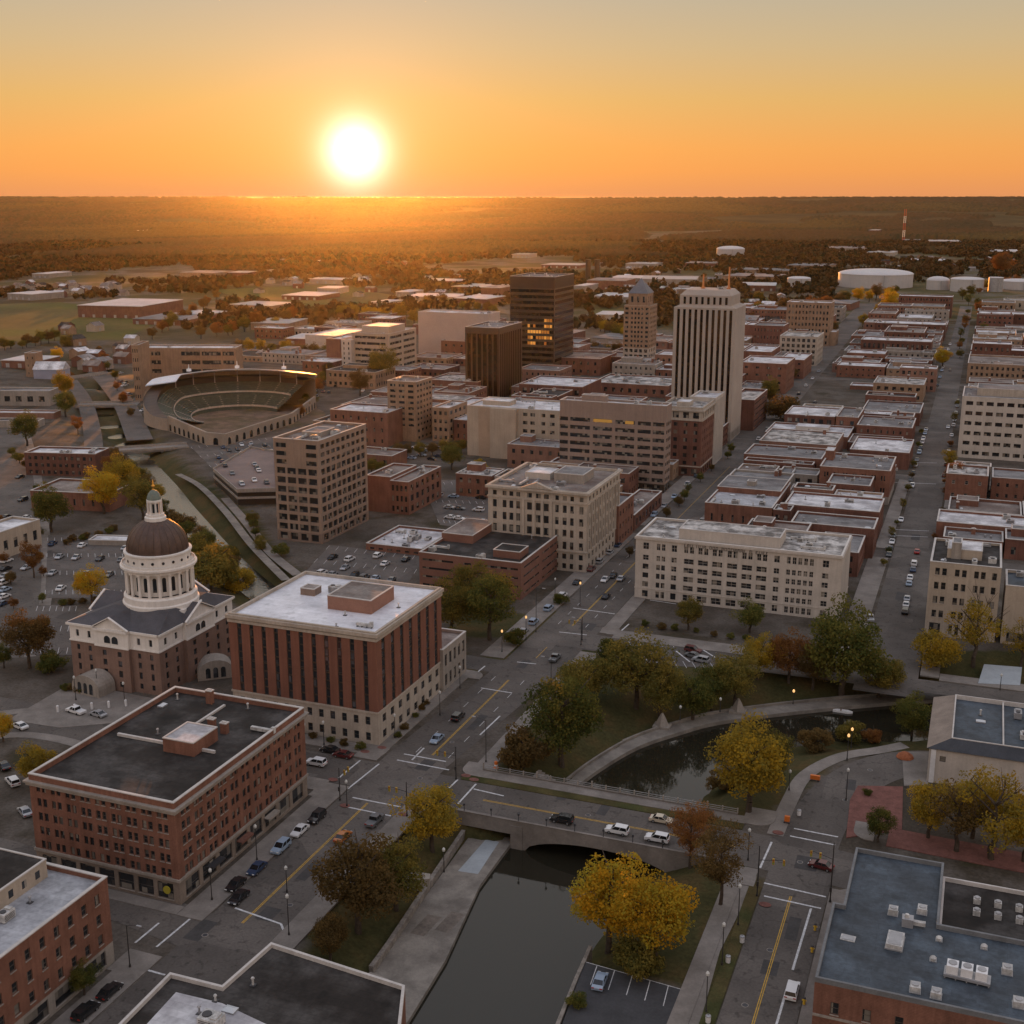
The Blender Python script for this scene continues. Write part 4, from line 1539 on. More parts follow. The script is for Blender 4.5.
# long white county building on the avenue
cf = lambda lst: [((p - 62) / 738, (q - 62) / 738) for p, q in lst]
CB = cf([(90, 112), (141, 155), (160, 174), (197, 217), (243, 280), (295, 332), (347, 384), (401, 438), (454, 491), (506, 543), (567, 587), (611, 625), (631, 645), (651, 665), (671, 685), (691, 705), (735, 757)])
CT = cf([(90, 112), (141, 155), (160, 174), (197, 217), (243, 259), (264, 280), (295, 311), (316, 332), (347, 363), (368, 384), (401, 417), (422, 438), (454, 470), (475, 491), (506, 522), (527, 543), (567, 587), (611, 625), (631, 645), (651, 665), (671, 685), (691, 705), (735, 757)])
bc, qc = building('white_office_block', 'long white office block of six storeys with lettered frieze facing the park', 'building', (838, 621), 556, 636, 848, dr=24,
                  zones=[(3.3, WHITEWALL, (CB, 0, 1, .62), (6, .4, 1, .5)), (14.6, WHITEWALL, (CB, 0, 4, .60), None), (None, WHITEWALL, (CT, 0, 1, .48), None)],
                  roof=R_MOTT, parapet=.7, coping=surf('white_coping', (.6, .57, .53), .1, .3, 3, .8), cornice=[(3.2, .25, .12, WHITEWALL), (18.9, .6, .35, WHITEWALL)], near=True, mull=2, framem=FRAME_W,
                  units=['rooftop_unit', 'duct', 'vent_pipe', 'vent_pipe', 'skylight', 'rooftop_unit', 'duct', 'vent_pipe', 'skylight', 'rooftop_unit'], pent=[(.205, .14, .70, .62, 3.2, WHITEWALL, R_MOTT)])
a, b, c, d, h, zr = qc
mb = MB()
rl = random.Random(21)
x_ = a + (c - a) * .245
while x_ < a + (c - a) * .655:
    w_ = rl.uniform(.42, .7)
    if rl.random() < .13:
        x_ += .8
        continue
    z0 = 17.75
    hgt = .95
    t = .13
    # one raised letter: an upright, and one or two bars
    mb.box(x_, b - .10, z0, x_ + t, b - .004, z0 + hgt)
    kind = rl.randrange(4)
    if kind != 1:
        mb.box(x_ + t, b - .10, z0 + hgt - t, x_ + w_, b - .004, z0 + hgt)
    if kind in (0, 2):
        mb.box(x_ + t, b - .10, z0, x_ + w_, b - .004, z0 + t)
    if kind in (0, 3, 1):
        mb.box(x_ + w_, b - .10, z0, x_ + w_ + t, b - .004, z0 + hgt)
    if kind in (2, 3):
        mb.box(x_ + t, b - .10, z0 + hgt * .45, x_ + w_ * .8, b - .004, z0 + hgt * .45 + t)
    x_ += w_ + .42
mb.build('frieze_lettering', plain('letter_bronze', (.05, .045, .042), .6), bc)

# ------------------------------------------------------------------ brick rows between the avenue and the side street
building('brick_building', 'brick building with two-level grey roof and stair hut behind the white office block', 'building', (771, 534), 508, 705, 792, dr=44, wall=BRICK, front=(6, .2, 1, .3), side=(8, .3, 2, .3), roof=MATS['pale_blue_roof'], units=U7, near=True, pent=[(.0, .5, .98, .98, 2.0, BRICK, R_GREY), (.42, .62, .55, .7, 3.8, STONE_G, R_GREY)])
building('brick_building', 'brick building with dark front roof beside the parked cars of the side street', 'building', (872, 559), 529, 791, 878, dr=16, wall=BRICK_D, front=None, side=(4, .4, 2, .4), roof=R_GREY, units=['skylight', 'vent_pipe', 'skylight', 'vent_pipe'], near=True)
building('brick_building', 'brick building with broad white roof behind the dark front roof on the side street', 'building', (877.4, 539), 512, 784, 886, dr=22, wall=BRICK_D, side=(6, .4, 2, .4), roof=R_WHITE, units=U4 + ['skylight'], near=True)
building('brick_building', 'long plain brick building with grey roof fronting the avenue', 'building', (820, 482), 459, 744, 830, dr=24, wall=BRICK, front=(12, .18, 2, .25), roof=R_GREY, units=U4, framem=FRAME_W)
building('brick_building', 'brick warehouse with two rows of pale-framed windows on the side street', 'building', (888, 505), 471, 820, 905, dr=30, zones=[(3.2, STONE_G, (6, .2, 1, .4), None), (None, BRICK, (7, .46, 2, .42, .12), (6, .4, 2, .4))], roof=R_GREY, units=U7, framem=FRAME_W, pent=[(.0, .55, .12, .8, 4, BRICK, R_WHITE)])
building('low_block', 'low building with bright white roof behind the pale-framed brick warehouse', 'building', (908, 470), 453, 850, 915, dr=34, wall=BRICK_D, roof=R_WHITE, units=U4)
building('brick_building', 'brick shed with white roof and three skylights facing the avenue', 'building', (847, 449), 437, 765, 853, dr=30, wall=BRICK, roof=R_WHITE, units=['skylight'] * 4 + U2, pent=[(.32, .5, .72, .8, 1.8, WHITEWALL, R_WHITE)])
building('brick_building', 'dark brick building with cluttered grey roof behind the skylit shed', 'building', (911, 446), 428, 857, 919, dr=30, wall=BRICK_D, front=(8, .3, 2, .4), side=(5, .4, 2, .4), roof=R_GREY, units=U7)
building('brick_building', 'dark brick building with walled grey roof beyond the vacant lot', 'building', (919, 426), 413, 862, 927, dr=36, wall=BRICK_D, front=(7, .3, 2, .4), side=(6, .4, 2, .4), roof=R_GREY, units=U4)
building('low_block', 'small cream garage with flat roof beside the avenue', 'building', (837, 427), 413, 798, None, dr=26, wall=CREAM, roof=R_MOTT, units=U2)
building('low_block', 'thin white-roofed shed at the far edge of the vacant lot', 'building', (886, 391), 387, 850, None, dr=14, wall=BRICK_B, roof=R_WHITE)
building('brick_building', 'brick store with bright white roof facing the vacant lot', 'building', (884, 379), 367, 837, None, dr=22, wall=BRICK, front=(8, .3, 2, .3), roof=R_WHITE, units=U2)
building('brick_building', 'square brick store with white roof rim just beyond the vacant-lot store', 'building', (884, 366), 354, 847, 888, dr=24, wall=BRICK, front=(5, .3, 2, .3), roof=R_WHITE, units=U2)
building('brick_building', 'long brick factory with white roof front between avenue and side street', 'building', (930, 362), 342, 861, 936, dr=26, wall=BRICK_D, front=(14, .5, 2, .5), roof=R_WHITE, units=U4)
building('brick_building', 'pink brick house of three storeys with large windows on the side street', 'building', (935, 392), 369, 900, 938, dr=16, wall=BRICK_P, front=(6, .5, 3, .5), side=(3, .4, 3, .5), roof=R_WHITE, units=U2)
building('low_block', 'low dark shed with white roof edge behind the pink brick house', 'building', (927, 371), 363, 889, None, dr=12, wall=BRICK_D, roof=R_WHITE)
building('low_block', 'flat green-grey shed beside the orange tree on the side street', 'building', (947, 358), 350, 928, None, dr=16, wall=STONE_G, roof=R_BLUE)
building('brick_building', 'dark brick works with white and grey roofs before the big storage tank', 'building', (944, 341), 325, 875, 950, dr=30, wall=BRICK_D, front=(12, .3, 3, .4), roof=R_WHITE, units=U7)
building('brick_building', 'long five-storey brick mill nearest the big storage tank', 'building', (951, 318), 297, 899, 956, dr=24, wall=BRICK_D, front=(18, .5, 4, .5), roof=R_WHITE)
building('brick_building', 'narrow brick mill wing in front of the five-storey mill', 'building', (945, 326), 317, 897, None, dr=14, wall=BRICK_D, front=(10, .4, 2, .4), roof=R_GREY)
# right of the side street
building('parking_garage', 'white parking garage with six rows of dark openings at the right edge', 'parking garage', (957, 457), 396, None, None, dw=52, dr=34, wall=WHITEWALL, front=(11, .68, 6, .40), roof=R_GREY, mull=0, pent=[(.12, .3, .9, .8, 3.4, STONE, R_GREY)], depth=.8, units=U4)
building('brick_building', 'brick building with patched roof below the white parking garage', 'building', (944, 500), 473, None, None, dw=16, dr=20, wall=BRICK, front=(3, .25, 2, .3), roof=R_MOTT, units=U4, framem=FRAME_W, near=True)
building('brick_building', 'set-back brick wing with grey roof at the right edge below the parking garage', 'building', (990, 500), 477, None, None, dw=26, dr=20, wall=BRICK, front=(7, .3, 2, .35), roof=R_GREY, units=U4, near=True)
building('low_block', 'brick building with wide white roof beside the side street at the right edge', 'building', (935, 541), 521, None, None, dw=36, dr=19, wall=BRICK, front=(8, .2, 1, .25), roof=R_WHITE, units=['rooftop_unit', 'rooftop_unit', 'vent_pipe'], near=True)
b8, q8 = building('cream_corner_building', 'cream corner building with paired windows and cluttered roof across from the white office block', 'building', (924, 634), 561, None, None, dw=18.6, dr=26, zones=[(4.4, STONE, ([(.06, .22), (.34, .39), (.43, .48), (.62, .67), (.71, .76)], 0, 1, .7), None), (None, CREAM, ([(.08, .145), (.18, .245), (.36, .425), (.46, .525), (.63, .695), (.725, .79), (.88, .945)], 0, 4, .50), (4, .3, 4, .5))],
                      roof=R_DARK, near=True, sill=STONE, units=U7, parapet=.7, pent=[(.22, .3, .72, .7, 2.6, CREAM, R_WHITE), (.28, .28, .42, .5, 4.6, STONE_G, R_GREY)], mull=1)
building('cream_building', 'lower blank cream building with dark roof beside the cream corner building', 'building', (1000, 643), 585, None, None, dw=18, dr=16, zones=[(4.0, CREAM, (2, .8, 1, .7), None), (None, CREAM, None, None)], roof=R_BLUE, near=True, units=U2)
building('brick_building', 'brick building of three storeys with white roof strip up the side street', 'building', (970, 371), 343, None, None, dw=26, dr=20, wall=BRICK_D, front=(7, .4, 3, .4), roof=R_WHITE, units=U2)
building('brick_building', 'brick wing with small white roof at the right edge up the side street', 'building', (1000, 370), 350, None, None, dw=30, dr=20, wall=BRICK_D, front=(6, .3, 2, .4), roof=R_WHITE, units=U2)
building('brick_building', 'ochre and brick building under a long white roof at the right edge', 'building', (975, 343), 332, None, None, dw=48, dr=26, wall=BRICK_T, front=(8, .4, 1, .5), roof=R_WHITE, units=U4)
building('brick_building', 'dark brick hall with white roof edge far up the side street', 'building', (978, 328), 313, None, None, dw=50, dr=30, wall=BRICK_D, front=(9, .3, 2, .3), roof=R_WHITE)
building('brick_building', 'ochre brick store near the round tanks at the right edge', 'building', (981, 311), 302, None, None, dw=34, dr=30, wall=BRICK_T, front=(6, .4, 1, .5), roof=R_GREY)
building('brick_building', 'pale store with roof huts at the right edge below the round tanks', 'building', (1003, 309), 300, None, None, dw=40, dr=30, wall=CREAM, front=(6, .4, 1, .5), roof=R_MOTT, units=U4)
# left of the avenue, beyond the pale tower
building('brick_building', 'brown brick block with walled roof and pale side bands right of the pale tower', 'building', (753, 431), 400, 730, 767, dr=40, wall=BRICK_D, side=(1, .94, 5, .3), roof=R_MOTT, parapet=1.2)
building('brick_building', 'brick corner block with white roof edge across from the vacant lot', 'building', (785, 394), 364, 740, None, dr=36, wall=BRICK, front=(4, .3, 4, .3), side=(6, .3, 4, .3), roof=R_WHITE, units=U2)
building('brick_building', 'taller brick wing with white roof right of the brick corner block', 'building', (803, 379), 360, 779, 804.5, dr=40, wall=BRICK_B, front=(3, .3, 3, .3), side=(7, .3, 3, .3), roof=R_WHITE, units=U2)
building('brick_building', 'brick building with two pale roofs behind the brick corner block', 'building', (770, 372), 352, 743, None, dr=40, wall=BRICK, roof=R_WHITE, units=U2)
building('pale_office', 'pale five-storey office with tall window bays beside the avenue', 'building', (816, 366), 337, 780, 824, zones=[(None, STONE, (7, .6, 5, .6), (6, .4, 5, .5))], roof=R_MOTT, units=U7, parapet=.9)
building('tan_office', 'tan seven-storey office slab behind the pale five-storey office', 'building', (828.5, 346), 303, 787, 832.6, dr=24, wall=BRICK_T, front=(12, .5, 7, .5), side=(3, .3, 7, .4), roof=R_WHITE, units=U4, parapet=1)
building('brick_building', 'dark brown brick warehouse left of the pale five-storey office', 'building', (782, 356), 326, 753, None, dr=26, wall=BRICK_D, front=(9, .3, 4, .4), roof=R_GREY)
building('brick_building', 'small tan block at the right of the tan office slab', 'building', (835, 346), 332, 829, 838, dr=20, wall=BRICK_T, side=(3, .3, 2, .4), roof=R_WHITE)
building('brick_building', 'dark brick works left of the dark brown warehouse', 'building', (756, 348), 325, 745, None, dr=26, wall=BRICK_D, roof=R_WHITE)

# left part of the town
b10, q10 = building('brick_apartment_block', 'long tan brick block with window ribbons behind the stadium', 'building', (238, 393), 348, 141, None, rz=radians(20), dr=18, zones=[(None, BRICK_T, ([(.0, .07), (.10, .20), (.42, .62), (.64, .84), (.86, .98)], 0, 5, .45), None)], roof=R_WHITE, units=U4, parapet=.8, mull=0)
building('stair_tower', 'tall brick end wing with balconies at the left end of the long tan brick block', 'building', (142, 401), 345, 131, None, rz=radians(20), dr=22, wall=BRICK_T, front=(3, .5, 6, .4), roof=R_GREY, parapet=.8)
building('brick_building', 'long dark brick building with white roof and four round vents on the west street', 'building', (97, 477), 454, 24, None, rz=radians(14), dr=14, wall=BRICK_D, front=(11, .5, 3, .5), side=None, roof=R_WHITE, units=['rooftop_unit'] * 4)
building('low_block', 'low brick hall with dark roof behind the green round tree by the west street', 'building', (110, 512), 494, 30, None, rz=radians(10), dr=22, wall=BRICK, front=(8, .25, 1, .4), roof=R_BROWN, units=U2)
building('low_block', 'long low grey hall with pale roof at the left edge', 'building', (50, 406), 391, -70, None, rz=radians(18), dr=14, wall=STONE_G, front=(10, .5, 1, .4), roof=R_GREY)
building('low_block', 'long low shed with white roof strip at the left edge below the grey hall', 'building', (54, 419), 413, -60, None, rz=radians(18), dr=10, wall=BRICK_P, roof=R_WHITE)
building('low_block', 'flat bluish shed at the left edge above the round green tree', 'building', (38, 428), 421, -60, None, rz=radians(18), dr=9, wall=STONE_G, roof=R_BLUE)
building('brick_tower', 'square brick water tower house by the green field at the left', 'tower', (37, 377), 353, 24, None, rz=radians(18), dr=12, wall=BRICK_T, front=(2, .2, 3, .3), roof=R_MOTT)
building('low_block', 'white-roofed kiosk building at the left edge beside the parked car row', 'building', (1, 560), 533, -30, 8, dr=20, wall=CREAM, side=(4, .4, 1, .4), roof=R_WHITE)
building('canopy_shed', 'long thin shed with white roof at the back of the courthouse parking lot', 'shed', (135, 546), 541, 88, None, rz=radians(16), dr=7, wall=STONE_G, roof=R_WHITE, parapet=.3)
bB, qB = building('white_barn', 'small barn-like building with blue front and white roof by the canal street', 'barn', (63, 379), 370, 33, None, rz=radians(16), dr=12, wall=surf('blue_plaster', (.28, .30, .38), .1, .2, 2), roof=R_WHITE, parapet=.2)
a, b, c, d, h, zr = qB
mb = MB()
i = len(mb.v)
mb.v += [(a - .4, b - .4, h + .1), (c + .4, b - .4, h + .1), (c + .4, d + .4, h + .1), (a - .4, d + .4, h + .1), (a - .4, 0, h + 5), (c + .4, 0, h + 5)]
mb.f += [(i, i + 1, i + 5, i + 4), (i + 2, i + 3, i + 4, i + 5), (i + 1, i + 2, i + 5), (i + 3, i, i + 4), (i + 3, i + 2, i + 1, i)]
mb.m += [0] * 5
mb.build('gable_roof', R_WHITE, bB)

building('brick_building', 'brick building with walled roof tucked behind the classical stone block', 'building', (618, 547), 506, 590, 634, wall=BRICK_B, side=(5, .4, 3, .4), roof=R_GREY, units=U2, near=True, parapet=1)
building('low_block', 'low brick shop row with brown roof below the grey-brown slab', 'building', (634, 531), 515, 610, 662, wall=BRICK_D, side=(8, .5, 1, .5), roof=R_BROWN, units=U4)
building('brick_building', 'brick store with grey roof between narrow tan tower and the pale-windowed building', 'building', (392, 470), 456, 330, None, dr=16, wall=BRICK_B, front=(6, .4, 1, .5), roof=R_BROWN, units=U2)

# ------------------------------------------------------------------ domed courthouse
def courthouse():
    N_ = at(162.5, 696)
    W, Dp = 27.0, 32.0
    cx, cy = N_[0] - W / 2, N_[1] + Dp / 2
    r = empty('domed_courthouse', (cx, cy, 0), 'domed courthouse with brown ribbed dome, white colonnade and gold finial', 'courthouse')
    a, b, c, d = -W / 2, -Dp / 2, W / 2, Dp / 2
    zb, ze = 11.35, 16.0
    brick = surf('courthouse_brick', (.225, .145, .115), .14, .2, 3, .9, .2, streak=.12)
    DX = 3.0
    white = surf('courthouse_white', (.74, .70, .65), .08, .2, 2, .75, .3, streak=.08)
    slate = surf('courthouse_slate', (.075, .072, .08), .2, .3, 3, .75, .35)
    wm, wh = MB(), MB()
    wins, pj = [], 1.0
    for (p, q, L_) in (((a, b), (c, b), W), ((c, b), (c, d), Dp), ((c, d), (a, d), W), ((a, d), (a, b), Dp)):
        dv = Vector((q[0] - p[0], q[1] - p[1])) / L_
        nv = Vector((dv.y, -dv.x))
        u0, u1 = L_ * .31, L_ * .69
        segs = [(0, u0, 0), (u0, u1, pj), (u1, L_, 0)]
        for (s, e, o) in segs:
            A_ = Vector(p) + dv * s + nv * o
            B_ = Vector(p) + dv * e + nv * o
            cs = cols_of(2, .26, e - s, .6)
            wins += facade(wm, A_, B_, -.3, zb, cs, [(1.0, 2.4), (3.6, 5.4), (6.4, 8.0), (9.0, 10.4)], 0, .25)
            wins += facade(wh, A_, B_, zb, ze, cs if not o else None, [(zb + 1.2, zb + 3.0)] if not o else None, 0, .25)
            if o:
                for m_, z0, z1 in ((wm, -.3, zb), (wh, zb, ze)):
                    for X in (A_, B_):
                        Y = X - nv * o
                        P1, P2 = (Y, X) if X is A_ else (X, Y)
                        m_.quad((*P1, z0), (*P2, z0), (*P2, z1), (*P1, z1))
    wm.build('brick_wall', brick, r)
    wh.build('white_wall', white, r)
    place_windows(r, wins, GL_BLUE, FRAME_M, 1, False, 100)
    cm = MB()
    for (p, q, L_) in (((a, b), (c, b), W), ((c, b), (c, d), Dp), ((c, d), (a, d), W), ((a, d), (a, b), Dp)):
        dv = Vector((q[0] - p[0], q[1] - p[1])) / L_
        nv = Vector((dv.y, -dv.x))
        for s, e, o in ((0, .31, 0), (.31, .69, pj), (.69, 1, 0)):
            P0 = Vector(p) + dv * L_ * s
            P1 = Vector(p) + dv * L_ * e
            for z0, z1, w in ((ze - .5, ze + .1, .6), (zb - .1, zb + .25, .2)):
                q0, q1, q2, q3 = P0 + nv * (o + .004), P1 + nv * (o + .004), P1 + nv * (o + w), P0 + nv * (o + w)
                if o == 0 and s == 0:
                    q3, q0 = q3 - dv * w, q0
                i = len(cm.v)
                for z in (z0, z1):
                    cm.v += [(*v, z) for v in (q0, q1, q2, q3)]
                for f in ((0, 1, 2, 3), (7, 6, 5, 4), (3, 2, 6, 7), (2, 1, 5, 6), (0, 3, 7, 4)):
                    cm.f.append(tuple(i + k for k in f))
                    cm.m.append(0)
    cm.build('cornice', white, r)
    # hipped slate roof with a gable over each pavilion
    rm, gm = MB(), MB()
    zt, k = 19.3, 8.2
    ou = [(a - .4, b - .4), (c + .4, b - .4), (c + .4, d + .4), (a - .4, d + .4)]
    inn = [(-k + DX, -k), (k + DX, -k), (k + DX, k), (-k + DX, k)]
    for j in range(4):
        j2 = (j + 1) % 4
        rm.quad((*ou[j], ze + .1), (*ou[j2], ze + .1), (*inn[j2], zt), (*inn[j], zt))
    rm.poly([(*p, zt) for p in inn])
    for (p, q, L_) in (((a, b), (c, b), W), ((c, b), (c, d), Dp), ((c, d), (a, d), W), ((a, d), (a, b), Dp)):
        dv = Vector((q[0] - p[0], q[1] - p[1])) / L_
        nv = Vector((dv.y, -dv.x))
        P0 = Vector(p) + dv * (L_ * .31 - .4) + nv * (pj + .55)
        P1 = Vector(p) + dv * (L_ * .69 + .4) + nv * (pj + .55)
        PM = (P0 + P1) / 2
        back = -nv * (abs(PM.dot(nv)) - k + .5)
        zg = ze + .12 + (P1 - P0).length * .27
        rm.quad((*P0, ze + .12), (*PM, zg), (*(PM + back), zg), (*(P0 + back), ze + .12))
        rm.quad((*PM, zg), (*P1, ze + .12), (*(P1 + back), ze + .12), (*(PM + back), zg))
        gi = nv * .5
        gm.poly([(*(P0 - gi + dv * .4), ze + .1), (*(P1 - gi - dv * .4), ze + .1), (*(PM - gi), zg - .1)])
        # raking mouldings of the pediment
        for X in (P0, P1):
            i = len(gm.v)
            e = Vector((*X, ze + .12))
            t = Vector((*PM, zg))
            n3 = Vector((*nv, 0))
            up = Vector((0, 0, .28))
            for s_ in (e, t):
                gm.v += [tuple(s_ - n3 * .5), tuple(s_ + n3 * .12), tuple(s_ + n3 * .12 + up), tuple(s_ - n3 * .5 + up)]
            for f in ((0, 1, 5, 4), (1, 2, 6, 5), (2, 3, 7, 6), (3, 0, 4, 7), (0, 3, 2, 1), (4, 5, 6, 7)):
                gm.f.append(tuple(i + q_ for q_ in f))
                gm.m.append(0)
    rm.build('slate_roof', slate, r)
    gm.build('pediment', white, r)
    # arched window pairs in the pavilions
    for (p, ang, L_) in (((0, b - pj), 0, W), ((c + pj, 0), pi / 2, Dp)):
        for s_ in (-1.15, 1.15):
            mb = MB()
            pts = [(-.95, 0)] + [(.95, 0)] + [(.95 * cos(t), 1.0 + .95 * sin(t)) for t in np.linspace(0, pi, 9)]
            mb.poly([(s_ + x, -.06, zb + 1.0 + z) for x, z in pts])
            for u, v in zip(pts[1:], pts[2:] + pts[:1]):
                mb.quad((s_ + u[0], -.06, zb + 1.0 + u[1]), (s_ + v[0], -.06, zb + 1 + v[1]), (s_ + v[0] * 1.12, -.004, zb + 1 + v[1] * 1.06), (s_ + u[0] * 1.12, -.004, zb + 1 + u[1] * 1.06), 1)
            o = mb.build('arched_window', [GL_BLUE, white], r, (*p, 0))
            o.rotation_euler.z = ang
    # drum
    pl = MB()
    pl.lathe([(9.6, 16.5), (9.6, 19.6), (9.2, 19.9), (9.2, 21.4), (8.6, 21.7), (8.6, 22.1)], 48)
    for kk in range(8):
        t = kk * pi / 4 + pi / 8
        x, y = 8.7 * cos(t), 8.7 * sin(t)
        pl.tube((x, y, 16.3), (x, y, 18.6), 1.7, 1.7, 12)
    pl.smooth = False
    pl.build('drum_base', white, r, (DX, 0, 0))
    dr = MB()
    dr.lathe([(7.4, 22.0), (7.4, 28.2)], 48)
    dr.build('drum_wall', white, r, (DX, 0, 0))
    n = 20
    for kk in range(n):
        t = 2 * pi * kk / n
        cb = MB()
        x, y = 8.25 * cos(t), 8.25 * sin(t)
        cb.tube((x, y, 22.1), (x, y, 27.6), .42, .36, 8)
        cb.box(x - .5, y - .5, 27.6, x + .5, y + .5, 27.9)
        cb.build('column', white, r, (DX, 0, 0))
        t2 = t + pi / n
        wb = MB()
        wb.smooth = False
        q = 7.46
        tx, ty = -sin(t2), cos(t2)
        pts = [(-.48, 0), (.48, 0)] + [(.48 * cos(s), 3.3 + .48 * sin(s)) for s in np.linspace(0, pi, 7)]
        wb.poly([(q * cos(t2) + tx * u, q * sin(t2) + ty * u, 23.2 + v) for u, v in pts])
        wb.build('drum_window', GL_BLUE, r, (DX, 0, 0))
    en = MB()
    en.lathe([(7.4, 27.9), (8.7, 27.9), (8.8, 28.6), (9.6, 28.9), (9.6, 29.4), (9.2, 29.4), (9.2, 30.1), (9.0, 30.1), (9.0, 29.45), (8.2, 29.45), (8.2, 32.2), (8.5, 32.4), (8.5, 32.8), (7.7, 32.9)], 48)
    en.build('entablature', white, r, (DX, 0, 0))
    for kk in range(20):
        t = 2 * pi * (kk + .5) / 20
        o = MB()
        o.tube((8.2 * cos(t), 8.2 * sin(t), 30.9), (8.27 * cos(t), 8.27 * sin(t), 30.9), .38, .38, 10)
        o.build('round_window', GL_BLUE, r, (DX, 0, 0))
    dm = MB()
    R_ = 7.75
    prof = [(R_ * cos(s) ** .92, 32.85 + 7.9 * sin(s)) for s in np.linspace(0, 1.32, 14)]
    dm.lathe(prof, 64)
    dm.smooth = True
    dome = dm.build('dome', surf('brown_dome_metal', (.090, .055, .042), .22, .3, 2, .5, .5, streak=.25, metallic=.3), r, (DX, 0, 0))
    for kk in range(24):
        t = 2 * pi * kk / 24
        rb = MB()
        for (r0, z0), (r1, z1) in zip(prof[:-1], prof[1:]):
            tx, ty = -sin(t) * .07, cos(t) * .07
            o_ = .09
            for sg in ((-1, 0, 0, 1), (0, 1, 1, 0)):
                pass
            rb.quad((r0 * cos(t) - tx, r0 * sin(t) - ty, z0), ((r0 + o_) * cos(t), (r0 + o_) * sin(t), z0 + .03), ((r1 + o_) * cos(t), (r1 + o_) * sin(t), z1 + .03), (r1 * cos(t) - tx, r1 * sin(t) - ty, z1))
            rb.quad(((r0 + o_) * cos(t), (r0 + o_) * sin(t), z0 + .03), (r0 * cos(t) + tx, r0 * sin(t) + ty, z0), (r1 * cos(t) + tx, r1 * sin(t) + ty, z1), ((r1 + o_) * cos(t), (r1 + o_) * sin(t), z1 + .03))
        rb.build('rib', MATS['brown_dome_metal'], dome)
    lt = MB()
    lt.lathe([(2.7, 40.2), (2.7, 41.2), (2.3, 41.4), (2.3, 42.0), (1.25, 42.0), (1.25, 45.2), (1.9, 45.2), (1.9, 45.7), (1.5, 45.8)], 24)
    lan = lt.build('lantern', white, r, (DX, 0, 0))
    for kk in range(8):
        t = 2 * pi * kk / 8
        o = MB()
        o.tube((1.75 * cos(t), 1.75 * sin(t), 42.0), (1.75 * cos(t), 1.75 * sin(t), 45.2), .2, .18, 8)
        o.build('column', white, lan)
        t += pi / 8
        o = MB()
        o.box(-.28, -.03, 42.4, .28, .0, 44.7)
        ob = o.build('lantern_window', GL_BLUE, lan)
        ob.matrix_local = Matrix.Translation((1.29 * cos(t), 1.29 * sin(t), 0)) @ Matrix.Rotation(t + pi / 2, 4, 'Z')
    cu = MB()
    cu.lathe([(1.8, 45.7), (1.75, 46.3), (1.4, 47.2), (.8, 47.9), (.3, 48.2)], 24)
    cu.smooth = True
    cu.build('cupola_roof', surf('green_copper', (.16, .19, .16), .15, .5, 2, .6), r, (DX, 0, 0))
    fi = MB()
    fi.lathe([(.3, 48.2), (.15, 48.6), (.45, 49.0), (.45, 49.3), (.15, 49.6), (.3, 50.0), (.12, 50.4), (.02, 51.0)], 12)
    fi.smooth = True
    fi.build('finial', plain('gold_leaf', (.75, .38, .08), .3, .5, .9), r, (DX, 0, 0))
    # arched entrance porch at the near corner and one at the right side
    for (x, y, ang) in ((-4.5, b - 6.5, radians(-6)), (c + 6.2, -2.0, radians(40))):
        p = MB()
        pts = [(-4.5, 0), (4.5, 0)] + [(4.5 * cos(s), 2.0 + 3.2 * sin(s)) for s in np.linspace(0, pi, 13)]
        p.poly([(u, 0, v) for u, v in pts])
        for A_, B_ in zip(pts[1:], pts[2:] + pts[:1]):
            p.quad((A_[0], 0, A_[1]), (A_[0], 5.5, A_[1]), (B_[0], 5.5, B_[1]), (B_[0], 0, B_[1]))
        o = p.build('entrance_porch', STONE_G, r, (x, y, 0))
        o.rotation_euler.z = ang
        for s in (-1.9, .0, 1.9):
            g = MB()
            q = [(-.6, 0), (.6, 0)] + [(.6 * cos(t), 2.2 + .6 * sin(t)) for t in np.linspace(0, pi, 7)]
            g.poly([(s + u, -.05, .5 + v) for u, v in q])
            g.build('arched_door', GL_BLUE, o)
    return r


courthouse()


